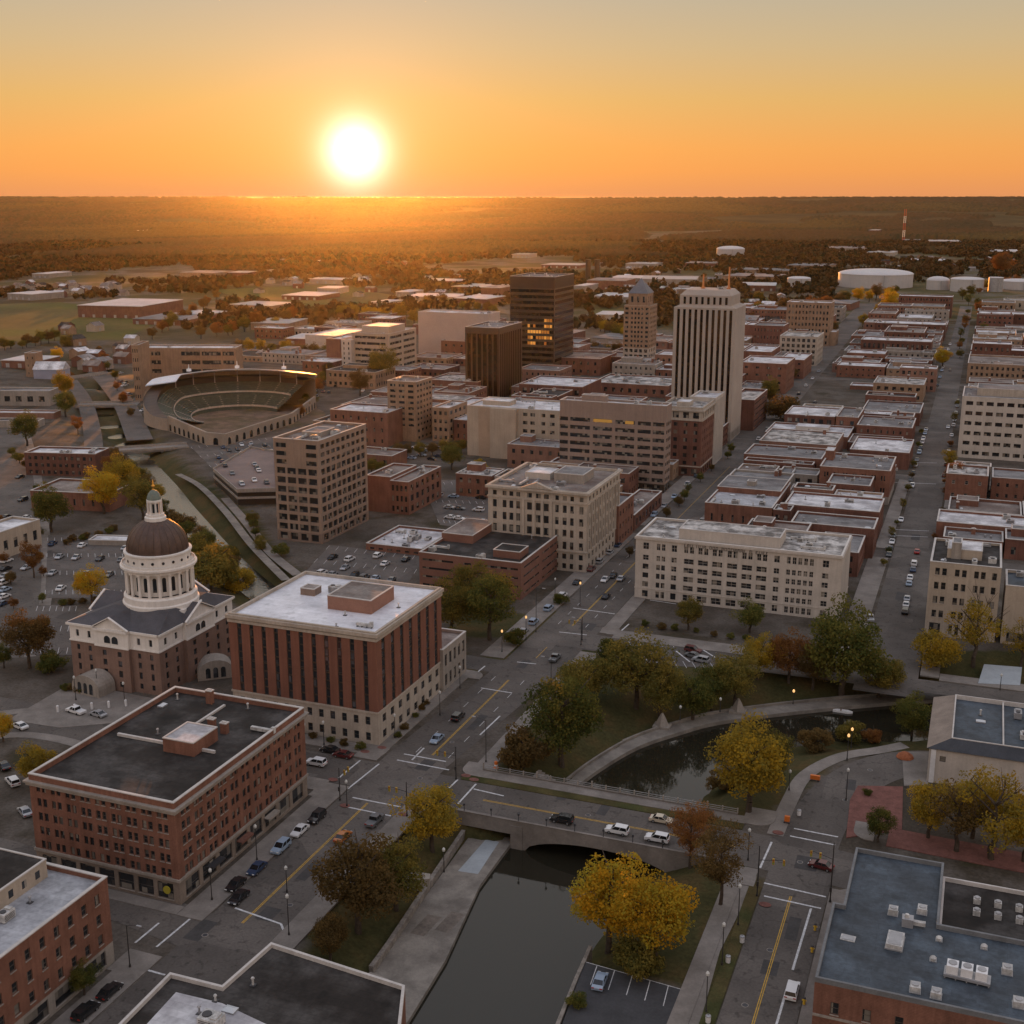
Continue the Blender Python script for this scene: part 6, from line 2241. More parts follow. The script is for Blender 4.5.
for (bx0, by0, bx1, by1, share, (h0, h1), where) in BLOCKS:
    y = by0 + ri.uniform(0, 4)
    while y < by1 - 8:
        big = 1.0 if by0 < 560 else 1.45 if by0 < 860 else 2.0
        d = min(ri.uniform(14, 26) * big, by1 - y)
        x = bx0
        while x < bx1 - 8:
            w = min(ri.uniform(15, 30) * (1 + (big - 1) * .6), bx1 - x)
            rect = (x + .3, y + .4, x + w - .3, y + d - 1.2)
            # trim against what already stands there
            ok = True
            for q in FOOT:
                if rect[0] < q[2] + .6 and rect[2] > q[0] - .6 and rect[1] < q[3] + .6 and rect[3] > q[1] - .6:
                    cand = [(max(rect[0], q[2] + .6), rect[1], rect[2], rect[3]), (rect[0], rect[1], min(rect[2], q[0] - .6), rect[3]), (rect[0], max(rect[1], q[3] + .6), rect[2], rect[3]), (rect[0], rect[1], rect[2], min(rect[3], q[1] - .6))]
                    rect = max(cand, key=lambda c: max(0, c[2] - c[0]) * max(0, c[3] - c[1]))
                    if rect[2] - rect[0] < 6 or rect[3] - rect[1] < 6:
                        ok = False
                        break
            if ok and not any(rect[0] < q[2] + .3 and rect[2] > q[0] - .3 and rect[1] < q[3] + .3 and rect[3] > q[1] - .3 for q in FOOT) and ri.random() < share:
                wm, ww = ri.choice([(BRICK_D, 'dark red brick'), (BRICK, 'red brick'), (BRICK_B, 'brown brick'), (BRICK_P, 'pinkish brick'), (BRICK_T, 'tan brick'), (STONE_G, 'grey'), (BRICK_D, 'dark red brick')])
                rm_, rw = ri.choice([(R_WHITE, 'white'), (R_GREY, 'grey'), (R_MOTT, 'patched'), (R_BROWN, 'brown'), (R_DARK, 'black'), (R_GREY, 'grey'), (R_BROWN, 'brown')])
                W_, D_ = rect[2] - rect[0], rect[3] - rect[1]
                h = ri.uniform(h0 - .8, h1 + 2.2)
                fl = max(1, int(h / 3.7))
                building('brick_building' if 'brick' in ww else 'low_block', f'low {ww} building with {rw} roof, {where}', 'building', None, box=(*rect, h), wall=wm, roof=rm_, parapet=ri.uniform(.4, 1.1),
                         front=(max(2, int(W_ / ri.uniform(3, 4.5))), ri.uniform(.3, .55), fl, ri.uniform(.36, .5)), side=(max(2, int(D_ / 3.6)), ri.uniform(.3, .5), fl, ri.uniform(.35, .5)) if ri.random() < .8 else None,
                         units=[ri.choice(['rooftop_unit', 'vent_pipe', 'skylight', 'duct', 'vent_pipe', 'chimney']) for _ in range(ri.randrange(2, 6))], group=f'small buildings {where}', seed=int(x * 7 + y), cap=60, mull=ri.choice([0, 1]), framem=ri.choice([FRAME_M, FRAME_W]),
                         pent=[(.1, .55, .1 + ri.uniform(.2, .5), .9, ri.uniform(1.5, 3), wm, rm_)] if ri.random() < .35 else None)
            x += w + (ri.uniform(0, 5) if ri.random() < .25 else 0)
        y += d + ri.uniform(0, 4)

# ------------------------------------------------------------------ trees
TREE_MATS = {
    'orange': leafmat('orange_leaves', (.56, .29, .02), (.42, .34, .045), .5),
    'yellow': leafmat('yellow_leaves', (.46, .29, .03), (.26, .21, .045), .5),
    'olive': leafmat('olive_leaves', (.12, .115, .034), (.26, .19, .042), .45),
    'green': leafmat('green_leaves', (.080, .098, .03), (.20, .175, .042), .45),
    'rust': leafmat('rust_leaves', (.22, .095, .036), (.29, .14, .042), .5),
    'brown': leafmat('brown_leaves', (.125, .085, .036), (.19, .12, .042), .45),
}
BARK = surf('tree_bark', (.075, .058, .045), .3, 1.5, 5, .95, .1)


def leaf_quads(rng, centres, radii, per, size):
    """quads scattered through clumps; returns verts (n,4,3) and tint (n,)"""
    P_, T_ = [], []
    for c, r in zip(centres, radii):
        n = max(4, int(per * (r ** 1.4)))
        d = rng.normal(size=(n, 3))
        d /= np.linalg.norm(d, axis=1)[:, None]
        rad = r * rng.uniform(.35, 1.0, n) ** .6
        p = c + d * rad[:, None] * np.array([1, 1, .8])
        nrm = d + rng.normal(size=(n, 3)) * .8 + np.array([0, 0, .35])
        nrm /= np.linalg.norm(nrm, axis=1)[:, None]
        t = np.cross(nrm, rng.normal(size=(n, 3)))
        t /= np.linalg.norm(t, axis=1)[:, None]
        b = np.cross(nrm, t)
        s = size * rng.uniform(.6, 1.35, n)[:, None]
        q = np.stack([p - t * s - b * s * .55, p + t * s * .3 - b * s * .75, p + t * s + b * s * .55, p - t * s * .3 + b * s * .75], 1)
        P_.append(q)
        T_.append(np.clip(rng.uniform(0, 1) + rng.normal(size=n) * .22, 0, 1))
    return np.concatenate(P_), np.concatenate(T_)


def quads_mesh(name, q, tint):
    n = len(q)
    me = D.meshes.new(name)
    me.vertices.add(n * 4)
    me.vertices.foreach_set('co', q.reshape(-1).astype(np.float32))
    me.loops.add(n * 4)
    me.loops.foreach_set('vertex_index', np.arange(n * 4, dtype=np.int32))
    me.polygons.add(n)
    me.polygons.foreach_set('loop_start', np.arange(0, n * 4, 4, dtype=np.int32))
    me.update(calc_edges=True)
    a = me.attributes.new('tint', 'FLOAT', 'FACE')
    a.data.foreach_set('value', tint.astype(np.float32))
    return me


def make_tree(seed, kind):
    """crown radius about 1 and height about 2; the trunk foot at the origin"""
    rng = np.random.default_rng(seed)
    rnd = random.Random(seed)
    hgt = {'round': 2.1, 'tall': 3.0, 'wide': 1.7, 'sparse': 2.2, 'bush': 1.15}[kind]
    base = {'round': .22, 'tall': .4, 'wide': .25, 'sparse': .35, 'bush': .02}[kind]
    tm = MB()
    p = Vector((0, 0, -.15))
    r = .075 if kind != 'bush' else .04
    top = base + (hgt - base) * .55
    prev = p
    k = 5
    pts = []
    for i in range(1, k + 1):
        z = top * i / k
        q = Vector((rnd.uniform(-.05, .05), rnd.uniform(-.05, .05), z))
        r2 = r * .80
        tm.tube(prev, q, r, r2, 7, cap=False)
        pts.append(q)
        prev, r = q, r2
    for i in range(9 if kind != 'bush' else 4):
        st_ = pts[rnd.randrange(1, k)]
        a_ = rnd.uniform(0, 2 * pi)
        ln = rnd.uniform(.35, .75)
        mid = st_ + Vector((cos(a_) * ln * .5, sin(a_) * ln * .5, ln * .45))
        end = mid + Vector((cos(a_ + .3) * ln * .45, sin(a_ + .3) * ln * .45, ln * .4))
        tm.tube(st_, mid, .032, .020, 5, cap=False)
        tm.tube(mid, end, .020, .006, 5, cap=False)
        if kind == 'sparse':
            for _ in range(4):
                e2 = end + Vector((rnd.uniform(-.3, .3), rnd.uniform(-.3, .3), rnd.uniform(.05, .35)))
                tm.tube(mid.lerp(end, rnd.random()), e2, .010, .003, 4, cap=False)
    trunk = tm.mesh('trunk')
    trunk.materials.append(BARK)
    n = {'round': 64, 'tall': 60, 'wide': 60, 'sparse': 46, 'bush': 30}[kind]
    cen, rad = [], []
    hz = (hgt - base) / 2
    lobes = [(rnd.uniform(0, 2 * pi), rnd.uniform(-.4, .9), rnd.uniform(.75, 1.12)) for _ in range(7)]
    while len(cen) < n:
        d = rng.normal(size=3)
        d /= np.linalg.norm(d)
        u = rng.uniform(.25, 1.0) ** .5
        # an uneven outline: some sides reach further than others
        reach = .78
        for la, lz, lr in lobes:
            dd = d[0] * cos(la) * sqrt(max(0, 1 - lz * lz)) + d[1] * sin(la) * sqrt(max(0, 1 - lz * lz)) + d[2] * lz
            if dd > .72:
                reach = max(reach, lr)
        c = np.array([d[0] * .82, d[1] * .82, d[2] * hz * .86]) * u * reach
        if c[2] < -hz * .55 and np.hypot(c[0], c[1]) < .4:
            continue
        cen.append(c + np.array([0, 0, base + hz]))
        rad.append(rng.uniform(.17, .36) * (.8 if kind == 'sparse' else 1))
    per = {'sparse': 560}.get(kind, 950)
    q, t = leaf_quads(rng, cen, rad, per, .025 if kind != 'bush' else .038)
    crown = quads_mesh('crown', q, t)
    crown.materials.append(TREE_MATS['olive'])
    return trunk, crown, hgt


TREES = {k: [make_tree(100 + 17 * i + j, k) for j in range(3 if k in ('round', 'sparse') else 2)] for i, k in enumerate(('round', 'tall', 'wide', 'sparse', 'bush'))}
_tn = [0]


def tree(px, py, wpx, colour, kind, label, group=None, cat='tree', zscale=1.0, xy=None):
    _tn[0] += 1
    rnd = random.Random(_tn[0] * 7 + 3)
    if xy:
        x, y = xy
        s = wpx / 2
        z = 0.0
    else:
        x, y = at(px, py)
        z = gz(x, y)
        for _ in range(3):
            x, y = at(px, py, z)
            z = gz(x, y)
        s = wpx / 2 * project((x, y, z))[2] / FPX
    tr, cr, h = rnd.choice(TREES[kind])
    r = empty('shrub' if cat == 'shrub' else 'tree', (x, y, z), label, cat, group, rz=rnd.uniform(0, 6.28))
    r.scale = (s, s, s * zscale * rnd.uniform(.94, 1.06))
    t = link('trunk' if cat != 'shrub' else 'stems', tr, r)
    c = link('crown' if cat != 'shrub' else 'foliage', cr, r)
    c.material_slots[0].link = 'OBJECT'
    c.material_slots[0].material = TREE_MATS[colour]
    return r


# the trees of the foreground, each by its own place
for a_ in (
    (433, 852, 68, 'yellow', 'round', 'golden tree at the bridge corner of the avenue'),
    (358, 932, 96, 'brown', 'round', 'large brown tree on the bank beside the avenue'),
    (396, 910, 70, 'olive', 'round', 'olive brown tree on the bank just above the promenade wall'),
    (330, 960, 44, 'brown', 'round', 'dark brown tree behind the L-shaped black roof'),
    (608, 952, 92, 'orange', 'round', 'brightest orange tree beside the water near the small parking lot'),
    (654, 960, 92, 'orange', 'round', 'large orange tree joined to the brightest one on its street side'),
    (640, 975, 60, 'olive', 'bush', 'olive undergrowth at the foot of the two large orange trees'),
    (690, 868, 44, 'rust', 'tall', 'slender rust tree standing at the bridge end near the traffic lights'),
    (720, 905, 54, 'brown', 'tall', 'tall brown tree between riverside road and the large orange trees'),
    (748, 812, 86, 'yellow', 'round', 'broad golden tree on the south bank beyond the bridge'),
    (764, 790, 62, 'olive', 'round', 'olive tree right behind the broad golden tree on the south bank'),
    (700, 835, 34, 'brown', 'bush', 'brown bush at the far end of the bridge'),
    (562, 768, 86, 'green', 'round', 'large green tree in the park nearest the avenue and bridge'),
    (524, 768, 58, 'brown', 'bush', 'brown scrub beside the avenue pavement under the large green tree'),
    (636, 712, 74, 'olive', 'round', 'olive brown tree in the middle of the park'),
    (585, 705, 62, 'olive', 'wide', 'spreading dark olive tree by the avenue at the top of the park'),
    (660, 722, 56, 'olive', 'round', 'yellowish olive tree just right of the mid-park tree'),
    (692, 725, 54, 'green', 'wide', 'low green tree above the curved promenade'),
    (610, 660, 34, 'green', 'bush', 'trimmed green bush at the top corner of the park'),
    (735, 708, 56, 'olive', 'round', 'rounded yellow-green tree above the promenade bend'),
    (712, 712, 46, 'green', 'round', 'green tree left of the rounded yellow-green one'),
    (757, 685, 44, 'yellow', 'round', 'dull golden tree facing the middle of the white office block'),
    (788, 690, 46, 'rust', 'round', 'rust brown tree next to the dull golden one'),
    (812, 695, 44, 'brown', 'round', 'brown tree hidden between rust tree and the tallest park tree'),
    (842, 704, 88, 'green', 'round', 'tallest green tree of the park in front of the side street'),
    (878, 706, 48, 'olive', 'round', 'lower olive tree at the right shoulder of the tallest park tree'),
    (934, 684, 56, 'yellow', 'wide', 'low golden tree at the corner of the side street'),
    (972, 676, 62, 'yellow', 'sparse', 'airy golden tree before the cream corner building'),
    (1020, 676, 40, 'yellow', 'sparse', 'airy yellow tree cut by the right edge above the pale platform'),
    (688, 630, 32, 'olive', 'round', 'small olive tree against the left half of the white office block'),
    (750, 633, 36, 'green', 'wide', 'small dark tree against the middle of the white office block'),
    (928, 838, 52, 'yellow', 'round', 'golden tree at the left end of the grove below the white hall'),
    (956, 852, 70, 'brown', 'sparse', 'half-bare brown tree in the grove below the white hall'),
    (992, 860, 84, 'yellow', 'sparse', 'large airy golden brown tree in the grove below the white hall'),
    (1024, 862, 62, 'yellow', 'round', 'golden tree of the grove cut by the right edge'),
    (972, 838, 60, 'yellow', 'round', 'dull golden tree at the back of the grove against the white hall'),
    (878, 842, 34, 'green', 'round', 'dark rounded tree on the red brick plaza'),
    (868, 795, 12, 'green', 'bush', 'tiny round shrub at the tip of the red brick plaza'),
    (911, 738, 42, 'green', 'round', 'green tree by the water next to the white hall'),
    (873, 742, 24, 'rust', 'bush', 'round reddish bush on the south bank near the green waterside tree'),
    (850, 742, 34, 'olive', 'bush', 'olive scrub on the south bank left of the reddish bush'),
    (815, 750, 38, 'brown', 'bush', 'brown scrub along the south bank'),
    (578, 1006, 26, 'green', 'bush', 'dark green scrub leaning over the water beside the parking lot'),
    (722, 790, 34, 'brown', 'bush', 'dry brown scrub under the broad golden tree'),
    (84, 996, 34, 'green', 'round', 'small dark street tree before the bottom left brick building'),
    (38, 787, 42, 'yellow', 'round', 'golden tree behind the brick corner block'),
    (3, 742, 30, 'orange', 'round', 'orange tree cut by the left edge near the forecourt'),
    (92, 604, 34, 'orange', 'round', 'bright orange round tree in the courthouse parking lot'),
    (34, 578, 27, 'rust', 'tall', 'rust red tree at the kerb of the west street'),
    (52, 532, 42, 'green', 'round', 'green round tree beside the low brick hall'),
    (30, 668, 52, 'brown', 'round', 'brown tree at the corner of the courthouse road'),
    (52, 672, 32, 'green', 'bush', 'dark bush right of the brown corner tree'),
    (4, 668, 26, 'green', 'round', 'dark green tree cut by the left edge across the courthouse road'),
    (104, 514, 42, 'orange', 'round', 'orange tree at the right end of the low brick hall'),
    (126, 500, 40, 'yellow', 'round', 'golden tree beside the canal above the dome'),
    (143, 520, 40, 'olive', 'round', 'olive tree on the canal bank left of the dome tip'),
    (112, 478, 24, 'rust', 'round', 'rust tree where the stadium bridge meets the bank'),
    (212, 590, 66, 'olive', 'bush', 'large olive thicket between the dome and the canal'),
    (238, 592, 40, 'yellow', 'bush', 'yellowish thicket against the back of the red tower block'),
    (196, 560, 40, 'olive', 'bush', 'olive thicket right of the dome on the canal bank'),
    (180, 532, 34, 'brown', 'bush', 'brown thicket right of the lantern on the canal bank'),
    (66, 417, 27, 'green', 'round', 'lower of two round green trees left of the canal'),
    (65, 398, 28, 'yellow', 'round', 'upper yellowish one of two round trees left of the canal'),
    (27, 446, 32, 'green', 'round', 'round green tree left of the dark brick building with vents'),
    (78, 434, 14, 'rust', 'tall', 'small rust tree on the street left of the canal'),
    (58, 362, 16, 'orange', 'round', 'orange tree by the blue barn'),
    (68, 352, 18, 'olive', 'round', 'dark tree just above the orange one by the blue barn'),
    (70, 378, 12, 'rust', 'bush', 'rust bush at the side of the blue barn'),
    (452, 636, 56, 'olive', 'round', 'olive tree left of the avenue behind the stone annex'),
    (490, 640, 62, 'green', 'round', 'dark green tree at the avenue corner behind the red tower block'),
    (470, 612, 46, 'olive', 'round', 'olive tree in front of the brown ribbon-windowed office'),
    (515, 645, 30, 'green', 'bush', 'dark hedge bush at the avenue crossing'),
    (447, 655, 40, 'green', 'bush', 'dark thicket beside the stone annex'),
    (452, 470, 30, 'green', 'round', 'dark green tree left of the cream blank-panelled block'),
    (478, 472, 22, 'yellow', 'bush', 'golden bush at the foot of the cream blank-panelled block'),
    (384, 384, 34, 'olive', 'round', 'dark olive tree between the cream office and the tan tower'),
    (360, 396, 28, 'brown', 'round', 'brown tree left of the dark olive one near the tan tower'),
    (230, 560, 26, 'olive', 'bush', 'olive bush on the bank before the red tower roof'),
    (282, 556, 22, 'green', 'bush', 'green bush at the foot of the tan office tower'),
    (560, 604, 20, 'green', 'bush', 'dark shrubs under the classical stone block'),
    (785, 420, 40, 'brown', 'bush', 'brown scrub in the vacant lot by the avenue'),
    (812, 428, 30, 'brown', 'bush', 'dry scrub in the vacant lot farther from the avenue'),
    (942, 368, 22, 'orange', 'round', 'orange tree beside the flat green-grey shed'),
    (952, 492, 22, 'rust', 'tall', 'rust tree at the right kerb of the side street'),
    (948, 470, 16, 'yellow', 'tall', 'yellow tree at the right kerb farther up the side street'),
    (770, 402, 24, 'olive', 'round', 'olive tree at the foot of the brick corner block by the avenue'),
    (1000, 276, 28, 'rust', 'wide', 'broad rust tree beyond the white domed tanks'),
    (890, 312, 22, 'orange', 'round', 'orange tree at the left end of the five-storey mill'),
):
    px_, py_, w_, c_, k_, lab_ = a_
    tree(px_, py_, w_ * (1.12 if w_ > 30 else 1.0), c_, k_, lab_, cat='shrub' if k_ == 'bush' else 'tree')

# street trees and trees between the farther buildings
rt = random.Random(77)
ROWS = [
    ((745, 432), (838, 330), 9, 8, 15, ['brown', 'rust', 'olive'], 'street tree on the left pavement of the avenue beyond the pale tower', 'street trees on the left side of the far avenue'),
    ((862, 330), (905, 285), 8, 14, 9, ['rust', 'orange', 'olive', 'yellow'], 'autumn tree lining the far end of the avenue', 'autumn trees at the far end of the avenue'),
    ((958, 360), (968, 304), 9, 10, 6, ['olive', 'rust', 'green'], 'street tree on the left kerb of the side street among the mills', 'street trees by the mills'),
    ((984, 345), (976, 300), 6, 12, 6, ['olive', 'rust'], 'street tree on the right kerb of the side street opposite the mills', 'street trees opposite the mills'),
    ((882, 575), (925, 425), 10, 10, 6, ['green', 'brown', 'olive'], 'small dark tree on the left pavement of the side street', 'small trees on the left side of the side street'),
    ((624, 560), (690, 495), 7, 12, 8, ['brown', 'green'], 'small dark street tree on the left pavement of the avenue below the slab', 'small trees on the left avenue pavement'),
    ((596, 330), (640, 345), 8, 20, 14, ['olive', 'yellow', 'brown'], 'tree in the clump left of the pyramid-topped tower', 'trees left of the pyramid-topped tower'),
    ((752, 318), (880, 300), 14, 16, 11, ['rust', 'olive', 'orange', 'brown'], 'tree in the belt below the white tanks', 'tree belt below the tanks'),
    ((960, 300), (1020, 282), 8, 12, 8, ['olive', 'rust', 'brown'], 'tree among the round tanks at the right', 'trees among the tanks'),
    ((240, 352), (330, 360), 12, 16, 12, ['olive', 'brown', 'yellow'], 'tree in the clump between stadium and cream office', 'trees behind the stadium'),
    ((100, 352), (132, 420), 8, 12, 9, ['olive', 'brown', 'rust'], 'tree on the strip between canal street and tan brick block', 'trees beside the canal street'),
    ((0, 352), (60, 340), 8, 14, 10, ['olive', 'brown', 'green'], 'tree along the lower edge of the green field', 'trees below the green field'),
    ((112, 460), (160, 505), 9, 20, 14, ['olive', 'brown', 'yellow'], 'bushy tree on the canal bank near the stadium bridge', 'bushy trees on the canal bank'),
    ((60, 545), (120, 530), 7, 12, 9, ['green', 'brown'], 'low hedge tree behind the courthouse lot', 'hedge behind the courthouse lot'),
    ((60, 605), (120, 602), 6, 12, 10, ['brown', 'green'], 'low hedge tree in the middle strip of the courthouse lot', 'hedge in the courthouse lot'),
    ((200, 340), (300, 322), 10, 18, 12, ['olive', 'rust', 'brown'], 'tree beyond the tan brick block', 'trees beyond the tan brick block'),
    ((420, 325), (340, 318), 8, 18, 12, ['olive', 'yellow'], 'tree behind the cream office', 'trees behind the cream office'),
    ((585, 350), (640, 360), 6, 14, 10, ['olive', 'brown'], 'tree between the dark glass tower and the pyramid-topped tower', 'trees between the towers'),
    ((745, 345), (760, 300), 7, 12, 10, ['olive', 'rust'], 'tree right of the pale tower', 'trees right of the pale tower'),
    ((130, 575), (190, 600), 6, 22, 16, ['olive', 'brown', 'green'], 'bushy tree behind the courthouse on the canal side', 'bushy trees behind the courthouse'),
    ((250, 520), (262, 556), 5, 18, 12, ['olive', 'green'], 'bush on the slope between canal path and tan office tower', 'bushes on the canal slope'),
    ((140, 500), (250, 585), 12, 22, 14, ['olive', 'brown', 'green', 'yellow'], 'scrubby tree along the left bank of the canal', 'scrubby trees along the canal'),
    ((330, 462), (385, 478), 6, 20, 14, ['olive', 'brown'], 'tree beside the plain brown brick block left of the tan tower', 'trees by the plain brown brick block'),
    ((395, 458), (470, 452), 7, 18, 12, ['olive', 'brown', 'green'], 'tree between the narrow tan tower and the cream block', 'trees between tan tower and cream block'),
    ((300, 420), (330, 375), 8, 18, 12, ['olive', 'brown', 'rust'], 'tree in the lots right of the stadium', 'trees right of the stadium'),
    ((30, 470), (8, 455), 4, 14, 10, ['olive', 'brown'], 'tree at the left edge beyond the west street', 'trees at the left edge beyond the west street'),
    ((0, 512), (16, 640), 6, 16, 10, ['olive', 'rust', 'brown'], 'street tree at the left edge of the west street', 'street trees of the west street'),
    ((36, 480), (46, 640), 7, 13, 9, ['olive', 'rust', 'green'], 'street tree on the right kerb of the west street', 'street trees on the right kerb of the west street'),
    ((500, 382), (525, 420), 4, 14, 10, ['olive', 'brown'], 'tree at the foot of the dark bronze tower', 'trees at the foot of the bronze tower'),
    ((660, 520), (742, 445), 7, 10, 7, ['brown', 'green', 'olive'], 'small street tree on the right pavement of the avenue', 'small street trees on the right pavement of the avenue'),
    ((936, 545), (958, 400), 8, 9, 6, ['brown', 'rust', 'olive'], 'small street tree on the right pavement of the side street', 'small street trees on the right of the side street'),
    ((150, 340), (220, 300), 10, 16, 10, ['olive', 'brown', 'rust'], 'tree by the brown hall and depots beside the field', 'trees by the depots'),
    ((420, 302), (500, 318), 9, 14, 9, ['olive', 'brown'], 'tree among the sheds left of the tallest glass tower', 'trees among the sheds'),
    ((60, 690), (96, 694), 5, 14, 8, ['green', 'brown'], 'dark shrub along the foot of the courthouse', 'shrubs at the foot of the courthouse'),
    ((255, 726), (372, 752), 7, 14, 10, ['green', 'brown'], 'dark shrub against the stone base of the red tower block', 'shrubs against the red tower block'),
    ((392, 742), (440, 690), 6, 12, 8, ['green', 'brown'], 'dark shrub at the avenue side of the red tower block', 'shrubs at the avenue side of the red tower block'),
    ((640, 626), (830, 652), 12, 12, 8, ['green', 'brown'], 'clipped dark hedge shrub along the front of the white office block', 'hedge along the white office block'),
]
for (p, q, n, w0, w1, cols, lab, grp) in ROWS:
    for k in range(n):
        u = (k + .5) / n + rt.uniform(-.3, .3) / n
        low = 'shrub' in lab or 'hedge' in lab
        tree(p[0] + (q[0] - p[0]) * u + rt.uniform(-2, 2), p[1] + (q[1] - p[1]) * u + rt.uniform(-1, 1), rt.uniform(min(w0, w1), max(w0, w1)) * (1 + .1 * rt.random()), rt.choice(cols), 'bush' if low else rt.choice(['round', 'round', 'wide', 'tall' if w0 < 12 else 'round']), lab, grp, 'shrub' if low else 'tree')

# ------------------------------------------------------------------ vehicles
PAINTS = {
    'white': plain('white_car_paint', (.68, .68, .68), .3, .5, coat=.4), 'silver': plain('silver_car_paint', (.42, .43, .45), .3, .5, .4, coat=.4), 'grey': plain('grey_car_paint', (.17, .175, .18), .3, .5, .3, coat=.4),
    'black': plain('black_car_paint', (.014, .014, .016), .25, .5, coat=.5), 'blue': plain('blue_car_paint', (.035, .06, .12), .3, .5, .2, coat=.4), 'red': plain('red_car_paint', (.30, .018, .014), .3, .5, coat=.4),
    'orange': plain('orange_car_paint', (.42, .13, .02), .3, .5, coat=.4), 'cream': plain('cream_car_paint', (.52, .45, .34), .3, .5, coat=.4), 'pale blue': plain('pale_blue_car_paint', (.28, .36, .46), .3, .5, coat=.4), 'maroon': plain('maroon_car_paint', (.10, .016, .016), .3, .5, coat=.4)}
CARGLASS = plain('car_glass', (.012, .014, .016), .06, .6)
TYRE = plain('tyre_rubber', (.018, .018, .018), .85, .2)
RIM = plain('wheel_rim', (.35, .35, .36), .35, .5, .6)
LAMPW = plain('headlight_lens', (.7, .7, .68), .2, .6)
LAMPR = plain('tail_light_lens', (.35, .02, .015), .25, .6)

PROFILES = {   # (y from rear to front, z) of the body shell, then the glasshouse
    'sedan': ([(-2.25, .35), (-2.3, .75), (-2.15, .92), (-1.5, .97), (1.0, .95), (2.0, .80), (2.27, .62), (2.28, .35)], [(-1.65, .96), (-.95, 1.42), (.35, 1.44), (1.15, .94)], .90),
    'suv': ([(-2.3, .40), (-2.35, .9), (-2.25, 1.08), (-1.5, 1.10), (1.05, 1.08), (2.05, .98), (2.3, .78), (2.32, .40)], [(-2.2, 1.08), (-2.0, 1.70), (.25, 1.74), (1.1, 1.07)], .94),
    'pickup': ([(-2.65, .45), (-2.7, 1.0), (-2.6, 1.05), (-.9, 1.05), (1.2, 1.06), (2.4, 1.0), (2.62, .78), (2.65, .45)], [(-.85, 1.05), (-.65, 1.72), (.55, 1.74), (1.3, 1.05)], .97),
}


def car_meshes(kind):
    body, cab, hw = PROFILES[kind]
    mb = MB()

    def shell(prof, inset, mi):
        n = len(prof)
        lo = [(-hw + (inset if z > 1.2 else 0), y, z) for y, z in prof]
        hi = [(hw - (inset if z > 1.2 else 0), y, z) for y, z in prof]
        # tuck the shoulders in a little
        i = len(mb.v)
        mb.v += lo + hi
        for k in range(n - 1):
            mb.f.append((i + k + 1, i + k, i + n + k, i + n + k + 1))
            mb.m.append(mi)
        mb.f.append(tuple(i + n - 1 - k for k in range(n))[::-1])
        mb.m.append(mi)
        mb.f.append(tuple(i + n + k for k in range(n))[::-1])
        mb.m.append(mi)
    shell(body, 0, 0)
    y0, z0 = body[0]
    y1 = body[-1][0]
    mb.quad((-hw, y0, z0), (-hw, y1, z0), (hw, y1, z0), (hw, y0, z0))
    shellm = mb
    g = MB()
    t = .16
    a, b, c, d = cab
    q = [(-hw + .05, *a), (-hw + t, *b), (-hw + t, *c), (-hw + .05, *d)]
    r = [(-x, y, z) for x, y, z in q]
    g.quad(q[0], q[1], r[1], r[0])      # rear glass
    g.quad(q[2], q[3], r[3], r[2])      # windscreen
    g.quad(q[3], q[2], q[1], q[0])
    g.quad(r[0], r[1], r[2], r[3])
    roof = MB()
    roof.quad((q[1][0] - .01, q[1][1] - .05, q[1][2] + .02), (r[1][0] + .01, r[1][1] - .05, r[1][2] + .02), (r[2][0] + .01, r[2][1] + .08, r[2][2] + .02), (q[2][0] - .01, q[2][1] + .08, q[2][2] + .02))
    for s in (q, r):     # pillars
        for u in (0, .5, 1):
            pa = Vector(s[0]).lerp(Vector(s[3]), u)
            pb = Vector(s[1]).lerp(Vector(s[2]), u)
            roof.tube(pa, pb, .05, .05, 4, cap=False)
    return shellm, g, roof


_car = {}


def car_parts(kind):
    if kind in _car:
        return _car[kind]
    b, g, r = car_meshes(kind)
    bm_ = MB()
    bm_.v = b.v + r.v
    off = len(b.v)
    bm_.f = b.f + [tuple(i + off for i in f) for f in r.f]
    bm_.m = [0] * len(bm_.f)
    body = bm_.mesh('body')
    body.materials.append(PAINTS['white'])
    gl = g.mesh('windows')
    gl.materials.append(CARGLASS)
    w = MB()
    w.tube((-.11, 0, 0), (.11, 0, 0), .33, .33, 14)
    wh = w.mesh('tyre')
    wh.materials.append(TYRE)
    rm = MB()
    rm.tube((-.125, 0, 0), (.125, 0, 0), .2, .2, 10)
    ri = rm.mesh('rim')
    ri.materials.append(RIM)
    h = MB()
    h.box(-.22, -.05, -.08, .22, .05, .08)
    hl = h.mesh('headlight')
    hl.materials.append(LAMPW)
    tl = h.mesh('tail_light')
    tl.materials.append(LAMPR)
    # one-piece version for far copies
    f = MB()
    f.v, f.f, f.m = list(bm_.v), list(bm_.f), [0] * len(bm_.f)

    def addm(o, mi, tr=(0, 0, 0)):
        k = len(f.v)
        f.v += [(v[0] + tr[0], v[1] + tr[1], v[2] + tr[2]) for v in o.v]
        f.f += [tuple(i + k for i in q) for q in o.f]
        f.m += [mi] * len(o.f)
    addm(g, 1)
    hw = PROFILES[kind][2]
    for sx in (-1, 1):
        for sy in (-1.4, 1.38):
            addm(w, 2, (sx * (hw - .1), sy, .33))
    far = f.mesh('car')
    for m in (PAINTS['white'], CARGLASS, TYRE):
        far.materials.append(m)
    _car[kind] = (body, gl, wh, ri, hl, tl, hw, far)
    return _car[kind]


_cn = [0]


